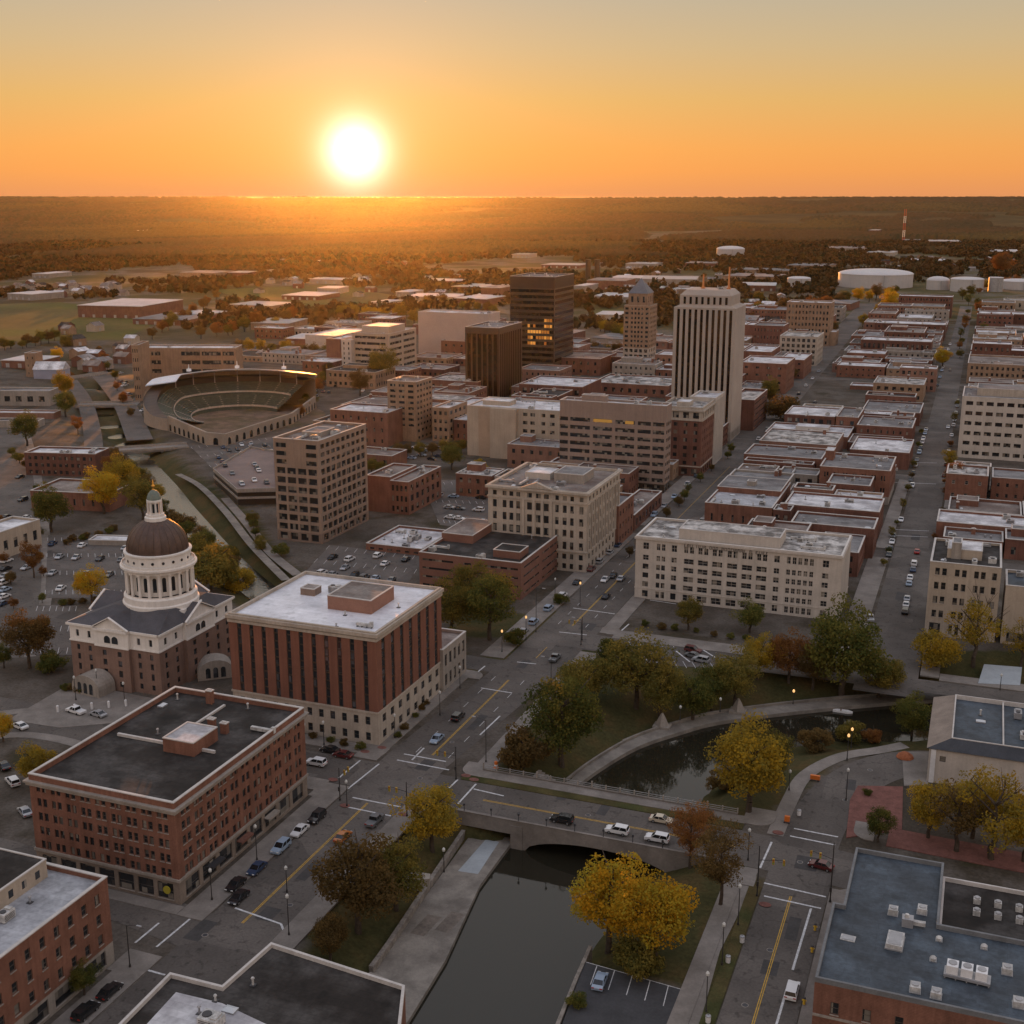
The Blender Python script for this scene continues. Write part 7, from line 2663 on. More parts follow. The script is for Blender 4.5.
def car(px, py, colour, head, label, kind='sedan', near=False, group=None, z=0.02, xy=None):
    """head: heading in degrees, 0 = up the avenue"""
    _cn[0] += 1
    x, y = xy or at(px, py, z)
    body, gl, wh, ri, hl, tl, hw, far = car_parts(kind)
    name = {'sedan': 'car', 'suv': 'car', 'pickup': 'pickup_truck'}[kind]
    cat = 'car' if kind != 'pickup' else 'pickup truck'
    rz = radians(head)
    if not near:
        o = link(name, far, None, (x, y, z))
        o.rotation_euler.z = rz
        o.material_slots[0].link = 'OBJECT'
        o.material_slots[0].material = PAINTS[colour]
        return tag(o, label, cat, group)
    r = empty(name, (x, y, z), label, cat, group, rz)
    b = link('body', body, r)
    b.material_slots[0].link = 'OBJECT'
    b.material_slots[0].material = PAINTS[colour]
    link('windows', gl, r)
    for sx in (-1, 1):
        for sy in (-1.4, 1.38):
            t = link('wheel', wh, r, (sx * (hw - .1), sy, .33))
            link('rim', ri, t)
        yb, yf = PROFILES[kind][0][1][0], PROFILES[kind][0][-2][0]
        link('headlight', hl, r, (sx * hw * .7, yf - .02, PROFILES[kind][0][-2][1] - .02))
        link('tail_light', tl, r, (sx * hw * .72, yb + .02, PROFILES[kind][0][1][1] - .02))
    return r


CARS = [
    (236, 887, 'black', 180, 'black car nearest the crossing in the kerb row beside the brick corner block', 'sedan'),
    (239, 900, 'black', 180, 'black car in the street lane next to the brick corner block stop line', 'sedan'),
    (257, 871, 'blue', 180, 'dark blue car parked second in the kerb row beside the brick corner block', 'sedan'),
    (281, 850, 'pale blue', 180, 'pale blue-white car parked in the middle of the kerb row by the brick corner block', 'suv'),
    (300, 833, 'white', 180, 'white car parked just before the last one by the brick corner block', 'sedan'),
    (317, 820, 'black', 180, 'black car parked at the far end of the kerb row by the brick corner block', 'suv'),
    (343, 839, 'orange', 0, 'orange car driving up the avenue toward the crossing', 'sedan'),
    (375, 823, 'grey', 0, 'grey pickup waiting at the avenue stop line', 'pickup'),
    (437, 741, 'pale blue', 180, 'pale blue car waiting on the avenue just past the crossing', 'sedan'),
    (458, 719, 'black', 0, 'black SUV on the avenue beside the red tower block', 'suv'),
    (555, 660, 'grey', 0, 'dark pickup on the avenue beside the park tree', 'pickup'),
    (605, 581, 'white', 180, 'white car on the avenue left of the white office block', 'sedan'),
    (613, 577, 'black', 180, 'black car side by side with the white one on the avenue', 'sedan'),
    (621, 580, 'silver', 0, 'silver car nearest the white office block on the avenue', 'sedan'),
    (606, 598, 'black', 0, 'black car approaching the far avenue crossing', 'sedan'),
    (562, 822, 'black', 90, 'black car crossing the river bridge alone', 'suv'),
    (617, 833, 'white', 90, 'white SUV in the middle of the river bridge', 'suv'),
    (657, 841, 'white', 90, 'white SUV with roof rack at the right end of the river bridge', 'suv'),
    (661, 822, 'cream', 270, 'cream car in the far lane of the river bridge', 'sedan'),
    (821, 868, 'maroon', 80, 'dark maroon car turning in the riverside crossing', 'sedan'),
    (792, 994, 'white', 0, 'white car driving up the riverside road', 'suv'),
    (600, 984, 'pale blue', 4, 'pale blue car alone in the small riverside parking lot', 'sedan'),
    (110, 994, 'black', 0, 'black car parked beside the bottom left brick building near its tree', 'sedan'),
    (86, 1015, 'black', 0, 'black car parked beside the bottom left brick building at the picture edge', 'suv'),
    (76, 713, 'white', 80, 'white pickup on the courthouse road', 'pickup'),
    (98, 716, 'silver', 80, 'silver car behind the brick corner block on the courthouse road', 'sedan'),
    (20, 728, 'white', 75, 'white car near the orange tree on the courthouse road', 'sedan'),
    (13, 784, 'white', 60, 'white car parked behind the brick corner block at the left edge', 'suv'),
    (25, 814, 'silver', 60, 'silver car close to the left wall of the brick corner block', 'sedan'),
    (4, 768, 'black', 60, 'black car cut by the left edge behind the brick corner block', 'sedan'),
    (316, 765, 'white', 90, 'white van on the street between the two red buildings', 'suv'),
    (330, 752, 'black', 90, 'black car under the stone base of the red tower block', 'sedan'),
    (343, 757, 'maroon', 90, 'maroon car under the stone base of the red tower block', 'sedan'),
    (870, 620, 'silver', 10, 'silver pickup parked at the left kerb where the side street meets the park', 'pickup'),
    (917, 553, 'red', 0, 'bright red car at the right kerb of the side street', 'sedan'),
    (905, 613, 'black', 0, 'black car at the near end of the right kerb row on the side street', 'suv'),
    (906, 606, 'white', 0, 'white car second from the near end at the right kerb of the side street', 'sedan'),
    (907, 600, 'silver', 0, 'silver car third from the near end at the right kerb of the side street', 'sedan'),
    (909, 585, 'pale blue', 0, 'pale blue car fourth from the near end at the right kerb of the side street', 'sedan'),
    (910, 579, 'white', 0, 'white car fifth from the near end at the right kerb of the side street', 'sedan'),
    (913, 571, 'blue', 0, 'blue car sixth from the near end at the right kerb of the side street', 'sedan'),
    (914, 565, 'white', 0, 'white car just below the bright red one on the side street', 'suv'),
    (889, 556, 'black', 180, 'black car at the near end of the left kerb group on the side street', 'sedan'),
    (890, 550, 'blue', 180, 'blue car second in the left kerb group on the side street', 'sedan'),
    (892, 543, 'white', 180, 'white car third in the left kerb group on the side street', 'sedan'),
    (893, 537, 'grey', 180, 'grey car last in the left kerb group on the side street', 'sedan'),
    (901, 521, 'white', 180, 'white car parked alone at the left kerb beside the broad white roof', 'sedan'),
    (912, 487, 'white', 180, 'white car driving down the side street below the brick warehouse', 'suv'),
    (911, 481, 'black', 180, 'black car close behind the white one by the brick warehouse', 'sedan'),
    (948, 428, 'white', 180, 'white car far up the side street near the parking garage', 'sedan'),
    (950, 371, 'black', 180, 'dark car alone far up the side street beside the pink brick house', 'sedan'),
    (815, 403, 'black', 0, 'dark car alone on the avenue beside the vacant lot', 'sedan'),
    (762, 416, 'white', 0, 'white van at the kerb by the brown block with pale bands', 'suv'),
    (23, 501, 'black', 180, 'black car driving on the west street', 'suv'),
    (7, 518, 'black', 0, 'black car on the left lane of the west street', 'sedan'),
    (26, 519, 'white', 180, 'white car driving on the west street', 'sedan'),
    (27, 569, 'silver', 180, 'silver car at the kerb by the rust red tree', 'sedan'),
    (7, 562, 'white', 0, 'white car at the far end of the west street kerb row', 'sedan'),
    (6, 570, 'black', 0, 'black car second from the far end of the west street kerb row', 'sedan'),
    (6, 577, 'silver', 0, 'silver car third from the far end of the west street kerb row', 'sedan'),
    (5, 584, 'white', 0, 'white car in the middle of the west street kerb row', 'suv'),
    (5, 591, 'pale blue', 0, 'pale blue car fifth from the far end of the west street kerb row', 'sedan'),
    (4, 598, 'white', 0, 'white car next to last in the west street kerb row', 'sedan'),
    (3, 605, 'blue', 0, 'blue car at the near end of the west street kerb row', 'sedan'),
    (20, 478, 'black', 180, 'black car farthest up the west street', 'sedan'),
]
for (px_, py_, c_, hd_, lab_, k_) in CARS:
    car(px_, py_, c_, hd_, lab_, k_, near=dist_cam(*at(px_, py_)) < 300)

rc = random.Random(31)
CW = ['white', 'silver', 'grey', 'black', 'white', 'silver', 'blue', 'maroon', 'pale blue', 'black']
LOT_CARS = [   # area corners in the photograph, how many, heading, what it is called
    ([(52, 540), (126, 545), (124, 596), (50, 596)], 11, 16, 'the courthouse parking lot'),
    ([(330, 548), (420, 560), (404, 586), (306, 576)], 12, 0, 'the lot behind the red tower block'),
    ([(424, 484), (488, 486), (486, 528), (446, 522)], 9, 90, 'the lot left of the classical stone block'),
    ([(196, 450), (276, 440), (280, 452), (216, 466)], 14, 40, 'the lot in front of the stadium'),
    ([(150, 420), (108, 372), (120, 370), (136, 400)], 8, 0, 'the strip left of the stadium'),
    ([(634, 642), (712, 648), (706, 664), (650, 660)], 5, 80, 'the small lot at the top of the park'),
    ([(312, 376), (340, 380), (330, 402), (300, 398)], 12, 20, 'the lot behind the stadium wall'),
    ([(345, 380), (380, 382), (375, 392), (340, 394)], 6, 20, 'the lot below the cream office'),
    ([(395, 445), (450, 450), (446, 462), (400, 460)], 9, 90, 'the lot at the foot of the narrow tan tower'),
]
for px, n, hd, where in LOT_CARS:
    P_ = [Vector(at(*p)) for p in px]
    used = []
    for k in range(n):
        for _ in range(30):
            u, v = rc.random(), rc.choice([.1, .35, .65, .9])
            p = P_[0].lerp(P_[1], u).lerp(P_[3].lerp(P_[2], u), v)
            if all((p - q).length > 3.6 for q in used):
                break
        used.append(p)
        c_ = rc.choice(CW)
        car(0, 0, c_, hd + rc.choice([0, 180]) + rc.uniform(-3, 3), f'small {c_} car standing in {where}', rc.choice(['sedan', 'sedan', 'suv']), group=f'cars in {where}', xy=tuple(p), z=.03)
for k in range(9):   # cars on top of the parking deck
    u, v = rc.uniform(.1, .9), rc.choice([.25, .6, .85])
    P_ = [Vector(at(x, y, 6)) for x, y in ((213, 470), (237, 491), (277, 490), (250, 448))]
    p = P_[0].lerp(P_[1], u).lerp(P_[3].lerp(P_[2], u), v)
    c_ = rc.choice(CW)
    car(0, 0, c_, rc.choice([40, 220]), f'small {c_} car on the top level of the parking deck', group='cars on the parking deck', xy=tuple(p), z=6.02)
KERB = [(-115.2, 300, 415, 9, 0, 'the avenue beside the classical stone block'), (-94.4, 440, 550, 7, 0, 'the avenue behind the white office block'), (-114, 440, 550, 6, 180, 'the avenue under the brown slab'),
        (-24.8, 560, 690, 9, 180, 'the side street beyond the brick warehouse'), (-11.6, 560, 800, 10, 0, 'the side street by the parking garage'), (-26, 830, 1100, 8, 180, 'the side street among the mills'),
        (-102, 600, 900, 9, 0, 'the avenue by the vacant lot'), (-122.5, 640, 900, 8, 180, 'the avenue beyond the pale tower')]
for x, ya, yb, n, hd, where in KERB:
    for k in range(n):
        c_ = rc.choice(CW)
        y = ya + (yb - ya) * (k + rc.uniform(.2, .8)) / n
        xx = x - (.0026 * max(0, y - 480) if x > -60 else .018 * max(0, y - 540))
        car(0, 0, c_, hd, f'tiny {c_} car parked along {where}', rc.choice(['sedan', 'suv']), group=f'cars along {where}', xy=(xx, y))

# ------------------------------------------------------------------ lamps, signals, small street things
BULB = plain('lit_lamp', (.8, .5, .2), .3, emit=(1.0, .55, .2), estr=.8)
POLE = plain('lamp_pole_paint', (.035, .032, .03), .5)


def lamp_post(px, py, hpx, label, arm=0, lit=False, z=0.1, group=None):
    x, y = at(px, py, z)
    dep = project((x, y, z))[2]
    H_ = hpx * dep / FPX / cos(PITCH)
    r = empty('street_lamp', (x, y, z), label, 'street lamp', group)
    mb = MB()
    mb.tube((0, 0, 0), (0, 0, .5), .2, .16, 8)
    mb.tube((0, 0, .5), (0, 0, H_), .10, .07, 8)
    mb.build('pole', POLE, r)
    mb = MB()
    if arm:
        mb.tube((0, 0, H_ - .1), (arm, 0, H_ + .35), .05, .04, 6)
        mb.build('arm', POLE, r)
        mb = MB()
        sg = 1 if arm > 0 else -1
        mb.box(min(arm, arm + sg * .9), -.16, H_ + .26, max(arm, arm + sg * .9), .16, H_ + .42)
        mb.build('lamp_head', BULB if lit else GREYMETAL, r)
    else:
        mb.lathe([(.08, H_), (.26, H_ + .12), (.30, H_ + .5), (.14, H_ + .75), (.02, H_ + .85)], 10)
        mb.build('lamp_head', BULB if lit else plain('lamp_globe', (.55, .55, .52), .3), r)
    return r


for a_ in (
    (486, 762, 44, 'tall street lamp with arm at the park corner of the bridge', -2.4, False), (287, 892, 24, 'short lamp on the bank side of the avenue pavement', 0, False), (212, 900, 30, 'lamp in front of the brick corner block shopfronts', 0, False),
    (257, 860, 34, 'lamp on the pavement halfway along the brick corner block', 0, False), (130, 967, 46, 'tall lamp with arm at the corner by the bottom left building', 2.0, False), (289, 935, 40, 'bare tall pole at the avenue stop line', 0, False),
    (738, 925, 40, 'dark lamp pole on the grass strip of the riverside road nearest the crossing', 0, False), (722, 965, 42, 'dark lamp pole in the middle of the riverside grass strip', 0, False), (706, 1012, 40, 'dark lamp pole on the riverside grass strip at the bottom edge', 0, False),
    (444, 872, 22, 'short lamp under the golden tree on the promenade bank', 0, False), (793, 704, 12, 'lamp on the curved promenade', 0, True), (847, 760, 24, 'lit white lamp beside the curved park path', 0, True), (851, 748, 18, 'second lit lamp higher up the curved park path', 0, True),
    (789, 790, 18, 'lamp at the bend of the park path', 0, False), (502, 652, 20, 'lit lamp by the dark green avenue trees', 0, True), (526, 640, 22, 'lit lamp nearest the far avenue crossing', 0, True), (536, 632, 44, 'tall dark pole at the far avenue crossing', 1.8, False),
    (551, 688, 30, 'lamp on the avenue pavement at the park edge', -1.8, False), (581, 645, 26, 'signal-like lamp at the upper park corner', -1.8, False), (580, 606, 22, 'lit lamp under the brown office at the crossing', 0, True), (555, 600, 20, 'lamp left of the classical stone block', 0, False),
    (125, 706, 22, 'lamp in the forecourt of the courthouse', 0, False), (76, 700, 22, 'left lamp of two in the courthouse forecourt', 0, False), (98, 695, 24, 'right lamp of two in the courthouse forecourt', 0, False), (305, 745, 20, 'lamp beside the shrubs of the red tower block', 0, False),
    (324, 745, 22, 'lamp near the corner of the red tower block', 0, False), (395, 738, 22, 'lamp on the avenue pavement of the red tower block', 0, False), (440, 715, 22, 'lamp on the avenue pavement by the stone annex', 0, False), (460, 688, 20, 'lamp at the corner of the stone annex', 0, False),
    (347, 806, 24, 'lamp at the avenue corner of the brick block shops', 0, False), (748, 860, 30, 'lamp at the bridge end beside the brown tree', 0, False), (846, 800, 30, 'lamp at the left tip of the red brick plaza', 0, False), (1005, 850, 20, 'lamp on the brick pavement by the grove', 0, False),
    (680, 720, 12, 'stone lamp on the promenade near the park steps', 0, False), (720, 712, 12, 'second stone lamp on the promenade', 0, False), (1000, 690, 14, 'lamp by the pale platform', 0, False),
):
    lamp_post(*a_[:4], arm=a_[4], lit=a_[5])


def signal(px, py, hpx, label, arm):
    x, y = at(px, py, .1)
    dep = project((x, y, .1))[2]
    H_ = hpx * dep / FPX / cos(PITCH)
    r = empty('traffic_signal', (x, y, .1), label, 'traffic light')
    mb = MB()
    mb.tube((0, 0, 0), (0, 0, .4), .25, .2, 8)
    mb.tube((0, 0, .4), (0, 0, H_), .13, .09, 8)
    mb.build('pole', POLE, r)
    ax, ay = arm
    mb = MB()
    mb.tube((0, 0, H_ * .72), (ax, ay, H_ * .78), .08, .05, 6)
    mb.build('arm', POLE, r)
    for u in (.55, .95):
        mb = MB()
        mb.box(ax * u - .18, ay * u - .15, H_ * .76 - .9, ax * u + .18, ay * u + .15, H_ * .76 + .2)
        hs = mb.build('signal_head', plain('signal_yellow', (.42, .26, .03), .5), r)
        for q, col in enumerate(((.3, .02, .02), (.3, .2, .02), (.02, .3, .1))):
            mb = MB()
            mb.tube((ax * u, ay * u - .16, H_ * .76 - .02 - q * .32), (ax * u, ay * u - .22, H_ * .76 - .02 - q * .32), .1, .1, 8)
            mb.build('lens', plain('lens_%s' % ('red', 'amber', 'green')[q], col, .3), hs)
    mb = MB()
    mb.box(-.2, -.32, 2.1, .2, -.1, 3.0)
    mb.build('walk_signal', POLE, r)
    return r


signal(757, 896, 54, 'traffic signal pole at the bridge corner of the riverside crossing', (4.5, .5))
signal(830, 902, 64, 'tall traffic signal pole at the corner of the blue-grey roof', (-4, .5))
signal(407, 816, 36, 'traffic signal at the bank side corner of the bridge crossing', (-4, 0))
signal(340, 800, 34, 'traffic signal at the brick corner block side of the bridge crossing', (0, 4))
signal(456, 779, 34, 'traffic signal at the park corner of the bridge crossing', (-4.5, 0))
signal(582, 640, 24, 'traffic signal at the far avenue crossing by the park', (-4, 0))


def small(name, label, cat, px, py, parts, z=.14, group=None, rz=0):
    x, y = at(px, py, z)
    r = empty(name, (x, y, z), label, cat, group, rz)
    for pn, fn, m in parts:
        mb = MB()
        fn(mb)
        mb.build(pn, m, r)
    return r


ORANGE = plain('barrier_orange', (.60, .15, .02), .5)
small('construction_barrel', 'bright orange construction barrel at the start of the bridge railing', 'barrel', 496, 768, [('barrel', lambda b: b.lathe([(.55, 0), (.55, .15), (.42, .2), (.36, 1.5), (.2, 1.6), (0, 1.6)], 14), ORANGE), ('white_band', lambda b: b.lathe([(.41, .6), (.40, .9)], 14), WHITE)])
small('orange_barrier', 'orange plastic barrier on the grass inside the road curve', 'barrier', 815, 780, [('panel', lambda b: b.box(-1.0, -.3, .2, 1.0, .3, 1.1), ORANGE), ('foot', lambda b: (b.box(-.9, -.5, 0, -.6, .5, .2), b.box(.6, -.5, 0, .9, .5, .2)), DARKMETAL)])
small('orange_barrier', 'orange plastic barrier at the lower end of the curved park path', 'barrier', 787, 822, [('panel', lambda b: b.box(-.5, -.3, .2, .5, .3, 1.3), ORANGE), ('foot', lambda b: b.box(-.6, -.5, 0, .6, .5, .2), DARKMETAL)])
small('orange_mound', 'small heap of orange soil at the end of the curved road', 'mound', 905, 757, [('heap', lambda b: b.lathe([(1.9, 0), (1.6, .5), (.9, 1.0), (.2, 1.2), (0, 1.2)], 14), surf('orange_soil', (.32, .11, .05), .3, .8, 3, .95))])
for px_, py_, lab in ((742, 942, 'white round bin on the grass near the crossing'), (728, 962, 'white round bin in the middle of the riverside grass'), (708, 1022, 'white round bin by the bottom edge of the riverside grass'), (799, 815, 'pale utility box on the grass by the park path')):
    small('litter_bin', lab, 'bin', px_, py_, [('bin', lambda b: b.tube((0, 0, 0), (0, 0, 1.0), .38, .42, 12), WHITE), ('lid', lambda b: b.lathe([(.45, 1.0), (.40, 1.15), (.1, 1.25)], 12), GREYMETAL)])
for px_, py_, lab in ((815, 930, 'yellow hydrant nearest the signal on the riverside pavement'), (812, 952, 'yellow hydrant in the middle of the riverside pavement'), (804, 1004, 'yellow and black post box on the riverside pavement near the white car')):
    small('hydrant', lab, 'hydrant', px_, py_, [('body', lambda b: (b.tube((0, 0, 0), (0, 0, 1.0), .22, .2, 10), b.tube((-.35, 0, .65), (.35, 0, .65), .1, .1, 8)), plain('hydrant_yellow', (.6, .38, .03), .5)), ('cap', lambda b: b.lathe([(.24, 1.0), (.2, 1.18), (.05, 1.25)], 10), DARKMETAL)])
for px_, py_, lab in ((662, 727, 'left pyramid-shaped stone marker beside the curved promenade'), (738, 712, 'right pyramid-shaped stone marker beside the curved promenade')):
    small('stone_marker', lab, 'stone marker', px_, py_, [('base', lambda b: b.box(-2.0, -1.6, -1, 2.0, 1.6, .6), STONE_G), ('peak', lambda b: b.lathe([(1.7, .6), (.9, 2.4), (.25, 3.6), (0, 3.7)], 4), STONE_G)], z=-4.1)
small('stone_steps', 'pale stone stair block between bridge and promenade', 'steps', 548, 772, [('steps', lambda b: [b.box(-3 + q * .8, -2.2, -4.5, -2.2 + q * .8, 2.2, -1.0 - q * .38) for q in range(8)], STONE_G), ('side_wall', lambda b: b.box(-3.2, -2.6, -4.5, 3.6, -2.203, -.6), CONCRETE)], z=.2)
small('stone_slab', 'tilted stone slab on the bank beside the promenade wall', 'stone slab', 417, 868, [('slab', lambda b: b.prism([(-2.6, -1.2), (-1.0, -1.9), (2.6, -.2), (2.0, 1.5), (-1.4, 1.2)], -4, -1.6), STONE_G), ('ledge', lambda b: b.box(-1.0, -.6, -1.6, 1.2, .6, -1.3), CONCRETE)], z=0)
small('stone_slab', 'grey stone slab near the L-shaped black roof on the bank', 'stone slab', 372, 965, [('slab', lambda b: b.prism([(-2.2, -1.2), (2.0, -1.6), (2.4, 1.0), (-1.2, 1.6)], -5, -2.6), STONE_G), ('ledge', lambda b: b.box(-1.0, -.6, -2.6, 1.0, .6, -2.3), CONCRETE)], z=0)
small('white_boat', 'small white rowing boat moored by the curved promenade', 'boat', 842, 712, [('hull', lambda b: b.prism([(-2.2, -.6), (1.4, -.7), (2.6, 0), (1.4, .7), (-2.2, .6)], -.1, .5), WHITE), ('seat', lambda b: b.box(-.5, -.5, .5, -.1, .5, .58), BROWNPANEL)], z=WZ)
for k in range(5):
    small('white_bollard', 'white bollard in the row at the courthouse forecourt', 'bollard', 58 + k * 17, 712 - k * 1.5, [('post', lambda b: b.tube((0, 0, 0), (0, 0, 1.5), .3, .3, 8), WHITE), ('top', lambda b: b.lathe([(.34, 1.5), (.2, 1.7), (0, 1.75)], 8), WHITE)], group='white bollards of the forecourt')

# manhole covers and relaid asphalt
mh = [(330, 868), (290, 905), (420, 778), (452, 742), (505, 690), (540, 650), (588, 815), (690, 838), (800, 862), (770, 950), (745, 1005), (205, 935), (845, 800), (870, 770)]
for k, (px_, py_) in enumerate(mh):
    small('manhole_cover', 'round iron manhole cover in the road surface', 'manhole cover', px_, py_, [('cover', lambda b: b.lathe([(.45, 0), (.42, .012), (0, .012)], 16), DARKMETAL), ('ring', lambda b: b.lathe([(.56, 0), (.56, .008), (.46, .008)], 16), STONE_G)], z=.02, group='manhole covers in the roads')

# ------------------------------------------------------------------ sheds and houses on the plain
rf_ = random.Random(5)
SHED_W = surf('weathered_white_roof', (.46, .45, .45), .15, .05, .4, .8, .25)
SHED_ROOF = [SHED_W, surf('pale_sheet_roof', (.36, .345, .33), .1, .05, .4, .68, .3), R_GREY]


def shed(px, py, wpx, dep_m, h, label, group=None, gable=None, rz=0.0, name='warehouse', cat='warehouse', wall=None, roof=None):
    x, y = at(px, py)
    dpt = project((x, y, 0))[2]
    W = wpx * dpt / FPX
    r = empty(name, (x, y, 0), label, cat, group, rz=rz)
    mb = MB()
    for p, q in (((-W / 2, 0), (W / 2, 0)), ((W / 2, 0), (W / 2, dep_m)), ((W / 2, dep_m), (-W / 2, dep_m)), ((-W / 2, dep_m), (-W / 2, 0))):
        facade(mb, p, q, -.3, h, None, None)
    if gable:
        for x_ in (-W / 2, W / 2):
            pts = [(x_, 0, h), (x_, dep_m, h), (x_, dep_m / 2, h + gable)]
            mb.poly(pts if x_ > 0 else pts[::-1])
    mb.build('wall', wall or rf_.choice([BRICK_B, STONE_G, BRICK_T, CREAM, BRICK_D]), r)
    mb = MB()
    o = .4
    if gable:
        mb.quad((-W / 2 - o, -o, h - .15), (W / 2 + o, -o, h - .15), (W / 2 + o, dep_m / 2, h + gable + .1), (-W / 2 - o, dep_m / 2, h + gable + .1))
        mb.quad((W / 2 + o, dep_m + o, h - .15), (-W / 2 - o, dep_m + o, h - .15), (-W / 2 - o, dep_m / 2, h + gable + .1), (W / 2 + o, dep_m / 2, h + gable + .1))
    else:
        mb.box(-W / 2 - o, -o, h, W / 2 + o, dep_m + o, h + .5)
    mb.build('roof', roof or rf_.choice(SHED_ROOF), r)
    for k in range(min(6, int(W / 9))):
        d = MB()
        u = -W / 2 + W * (k + .5) / min(6, int(W / 9))
        d.box(u - 1.4, -.12, .2, u + 1.4, -.01, min(3.2, h - .8))
        d.build('door', GREYMETAL, r)
    return r


SH = [   # px, py (front foot), width px, depth m, height m, label
    (197, 279, 40, 60, 9, 'long pale shed at the edge of the woods left of the sun'), (238, 278, 20, 40, 8, 'short pale shed right of the long one at the edge of the woods'), (110, 318, 70, 90, 12, 'wide brown hall with white roof beside the green field'),
    (160, 325, 60, 60, 5, 'low white-roofed depot right of the wide brown hall'), (190, 318, 40, 40, 4, 'low pale depot beyond the white-roofed depot'), (330, 284, 60, 40, 6, 'thin bright roof under the sun'), (328, 294, 22, 40, 7, 'small bright shed below the sun'),
    (300, 300, 40, 60, 5, 'low shed left of the small bright shed under the sun'), (378, 308, 18, 40, 6, 'bright little shed above the cream office'), (403, 297, 16, 40, 6, 'small bright shed right of the sun beams'), (432, 303, 52, 50, 7, 'long bright shed above the windowless pale block'),
    (470, 306, 36, 60, 8, 'bright shed left of the tallest glass tower'), (478, 292, 60, 60, 6, 'flat pale roof left of the tallest glass tower in the distance'), (440, 285, 40, 40, 6, 'flat pale roof far behind the windowless pale block'), (490, 300, 20, 50, 14, 'plain brown hall touching the tallest glass tower'),
    (579, 294, 12, 50, 10, 'small white hall just right of the tallest glass tower'), (610, 302, 40, 60, 6, 'long shed with bright white roof right of the tallest glass tower'), (606, 290, 40, 60, 12, 'brown works right of the two smokestacks'), (640, 284, 60, 60, 8, 'long pale shed behind the pyramid-topped tower'),
    (668, 286, 56, 70, 9, 'pale shed between pyramid-topped and pale towers'), (682, 294, 20, 40, 6, 'small bright shed left of the pale tower crown'), (640, 268, 30, 60, 7, 'thin pale roof at the wood edge above the pyramid'), (748, 282, 52, 70, 8, 'long grey shed right of the pale tower crown'),
    (758, 291, 34, 60, 7, 'bright shed right of the pale tower crown'), (805, 270, 40, 80, 7, 'grey shed above the small round tank'), (760, 274, 60, 60, 6, 'flat grey shed behind the lone white tank'), (848, 252, 36, 120, 8, 'pale sheds in the woods clearing'), (880, 256, 26, 90, 7, 'low pale shed right of the woods clearing'),
    (945, 245, 30, 120, 9, 'long white shed right of the radio mast'), (915, 243, 20, 90, 7, 'short white shed at the foot of the radio mast'), (1005, 255, 30, 120, 7, 'white shed by the far field at the right edge'), (520, 258, 18, 60, 7, 'small pale shed above the tallest glass tower'),
    (560, 268, 40, 60, 5, 'flat shed behind the tallest glass tower'), (20, 300, 34, 50, 7, 'white roofed hall at the left edge above the field'), (40, 278, 18, 60, 6, 'small pale hall in the woods at the left'), (10, 228, 12, 120, 9, 'tiny pale hall deep in the woods at the left edge'), (138, 233, 9, 120, 8, 'tiny pale hall deep in the left woods'),
    (280, 215, 6, 160, 16, 'far pale hall in the woods below the sun'), (584, 215, 5, 160, 20, 'far white tower-like hall in the woods'), (680, 207, 4, 300, 24, 'farthest white hall near the horizon right of centre'), (873, 234, 9, 120, 12, 'small hall catching orange light left of the radio mast'),
    (270, 330, 40, 50, 6, 'low shed behind the stadium canopy'), (300, 345, 30, 40, 5, 'flat roof behind the stadium at the right'), (250, 310, 50, 50, 5, 'pale strip roof in the fields behind the stadium'), (545, 345, 40, 50, 8, 'brown shed at the left foot of the tallest glass tower'), (610, 345, 40, 40, 5, 'flat pale store between the towers'),
    (610, 320, 30, 40, 5, 'pale lot building between towers near the small field'), (740, 330, 30, 50, 9, 'brown shed right behind the pale tower'), (835, 310, 30, 50, 7, 'brown store before the largest tank'), (700, 268, 30, 60, 8, 'brown shed behind the pale tower antennas'), (20, 368, 40, 30, 5, 'low long shed left of the brick water tower house'),
]
for (px_, py_, w_, d_, h_, lab_) in SH:
    shed(px_, py_, w_, d_, h_, lab_, rz=rf_.uniform(-.12, .2), wall=BRICK_B if 'brown' in lab_ else None, roof=SHED_W if 'white roof' in lab_ or 'bright' in lab_ else R_GREY if 'brown' in lab_ or 'grey' in lab_ else None)
AREAS = [((0, 285), (120, 300), 26, 'house in the neighbourhood at the left wood edge', 'houses at the left wood edge'), ((60, 330), (130, 372), 16, 'house beside the canal street beyond the barn', 'houses beside the canal street'),
         ((250, 262), (500, 300), 22, 'house scattered below the sun', 'houses below the sun'), ((590, 262), (720, 300), 18, 'house in the sheds district behind the pyramid-topped tower', 'houses behind the pyramid-topped tower'), ((740, 295), (790, 345), 10, 'house right of the pale tower', 'houses right of the pale tower'), ((880, 258), (1020, 272), 16, 'house beyond the white tanks', 'houses beyond the tanks')]
for (p, q, n, lab, grp) in AREAS:
    for k in range(n):
        py_ = rf_.uniform(p[1], q[1])
        x, y = at(0, py_)
        wm = rf_.uniform(9, 15)
        shed(rf_.uniform(p[0], q[0]), py_, wm * FPX / project((x, y, 0))[2], rf_.uniform(8, 11), rf_.uniform(4, 6.5), lab, grp, gable=rf_.uniform(2, 3.2), rz=rf_.choice([0, pi / 2]) + rf_.uniform(-.2, .2), name='house', cat='house', roof=rf_.choice([R_BROWN, R_GREY, R_DARK, R_MOTT, R_WHITE]))


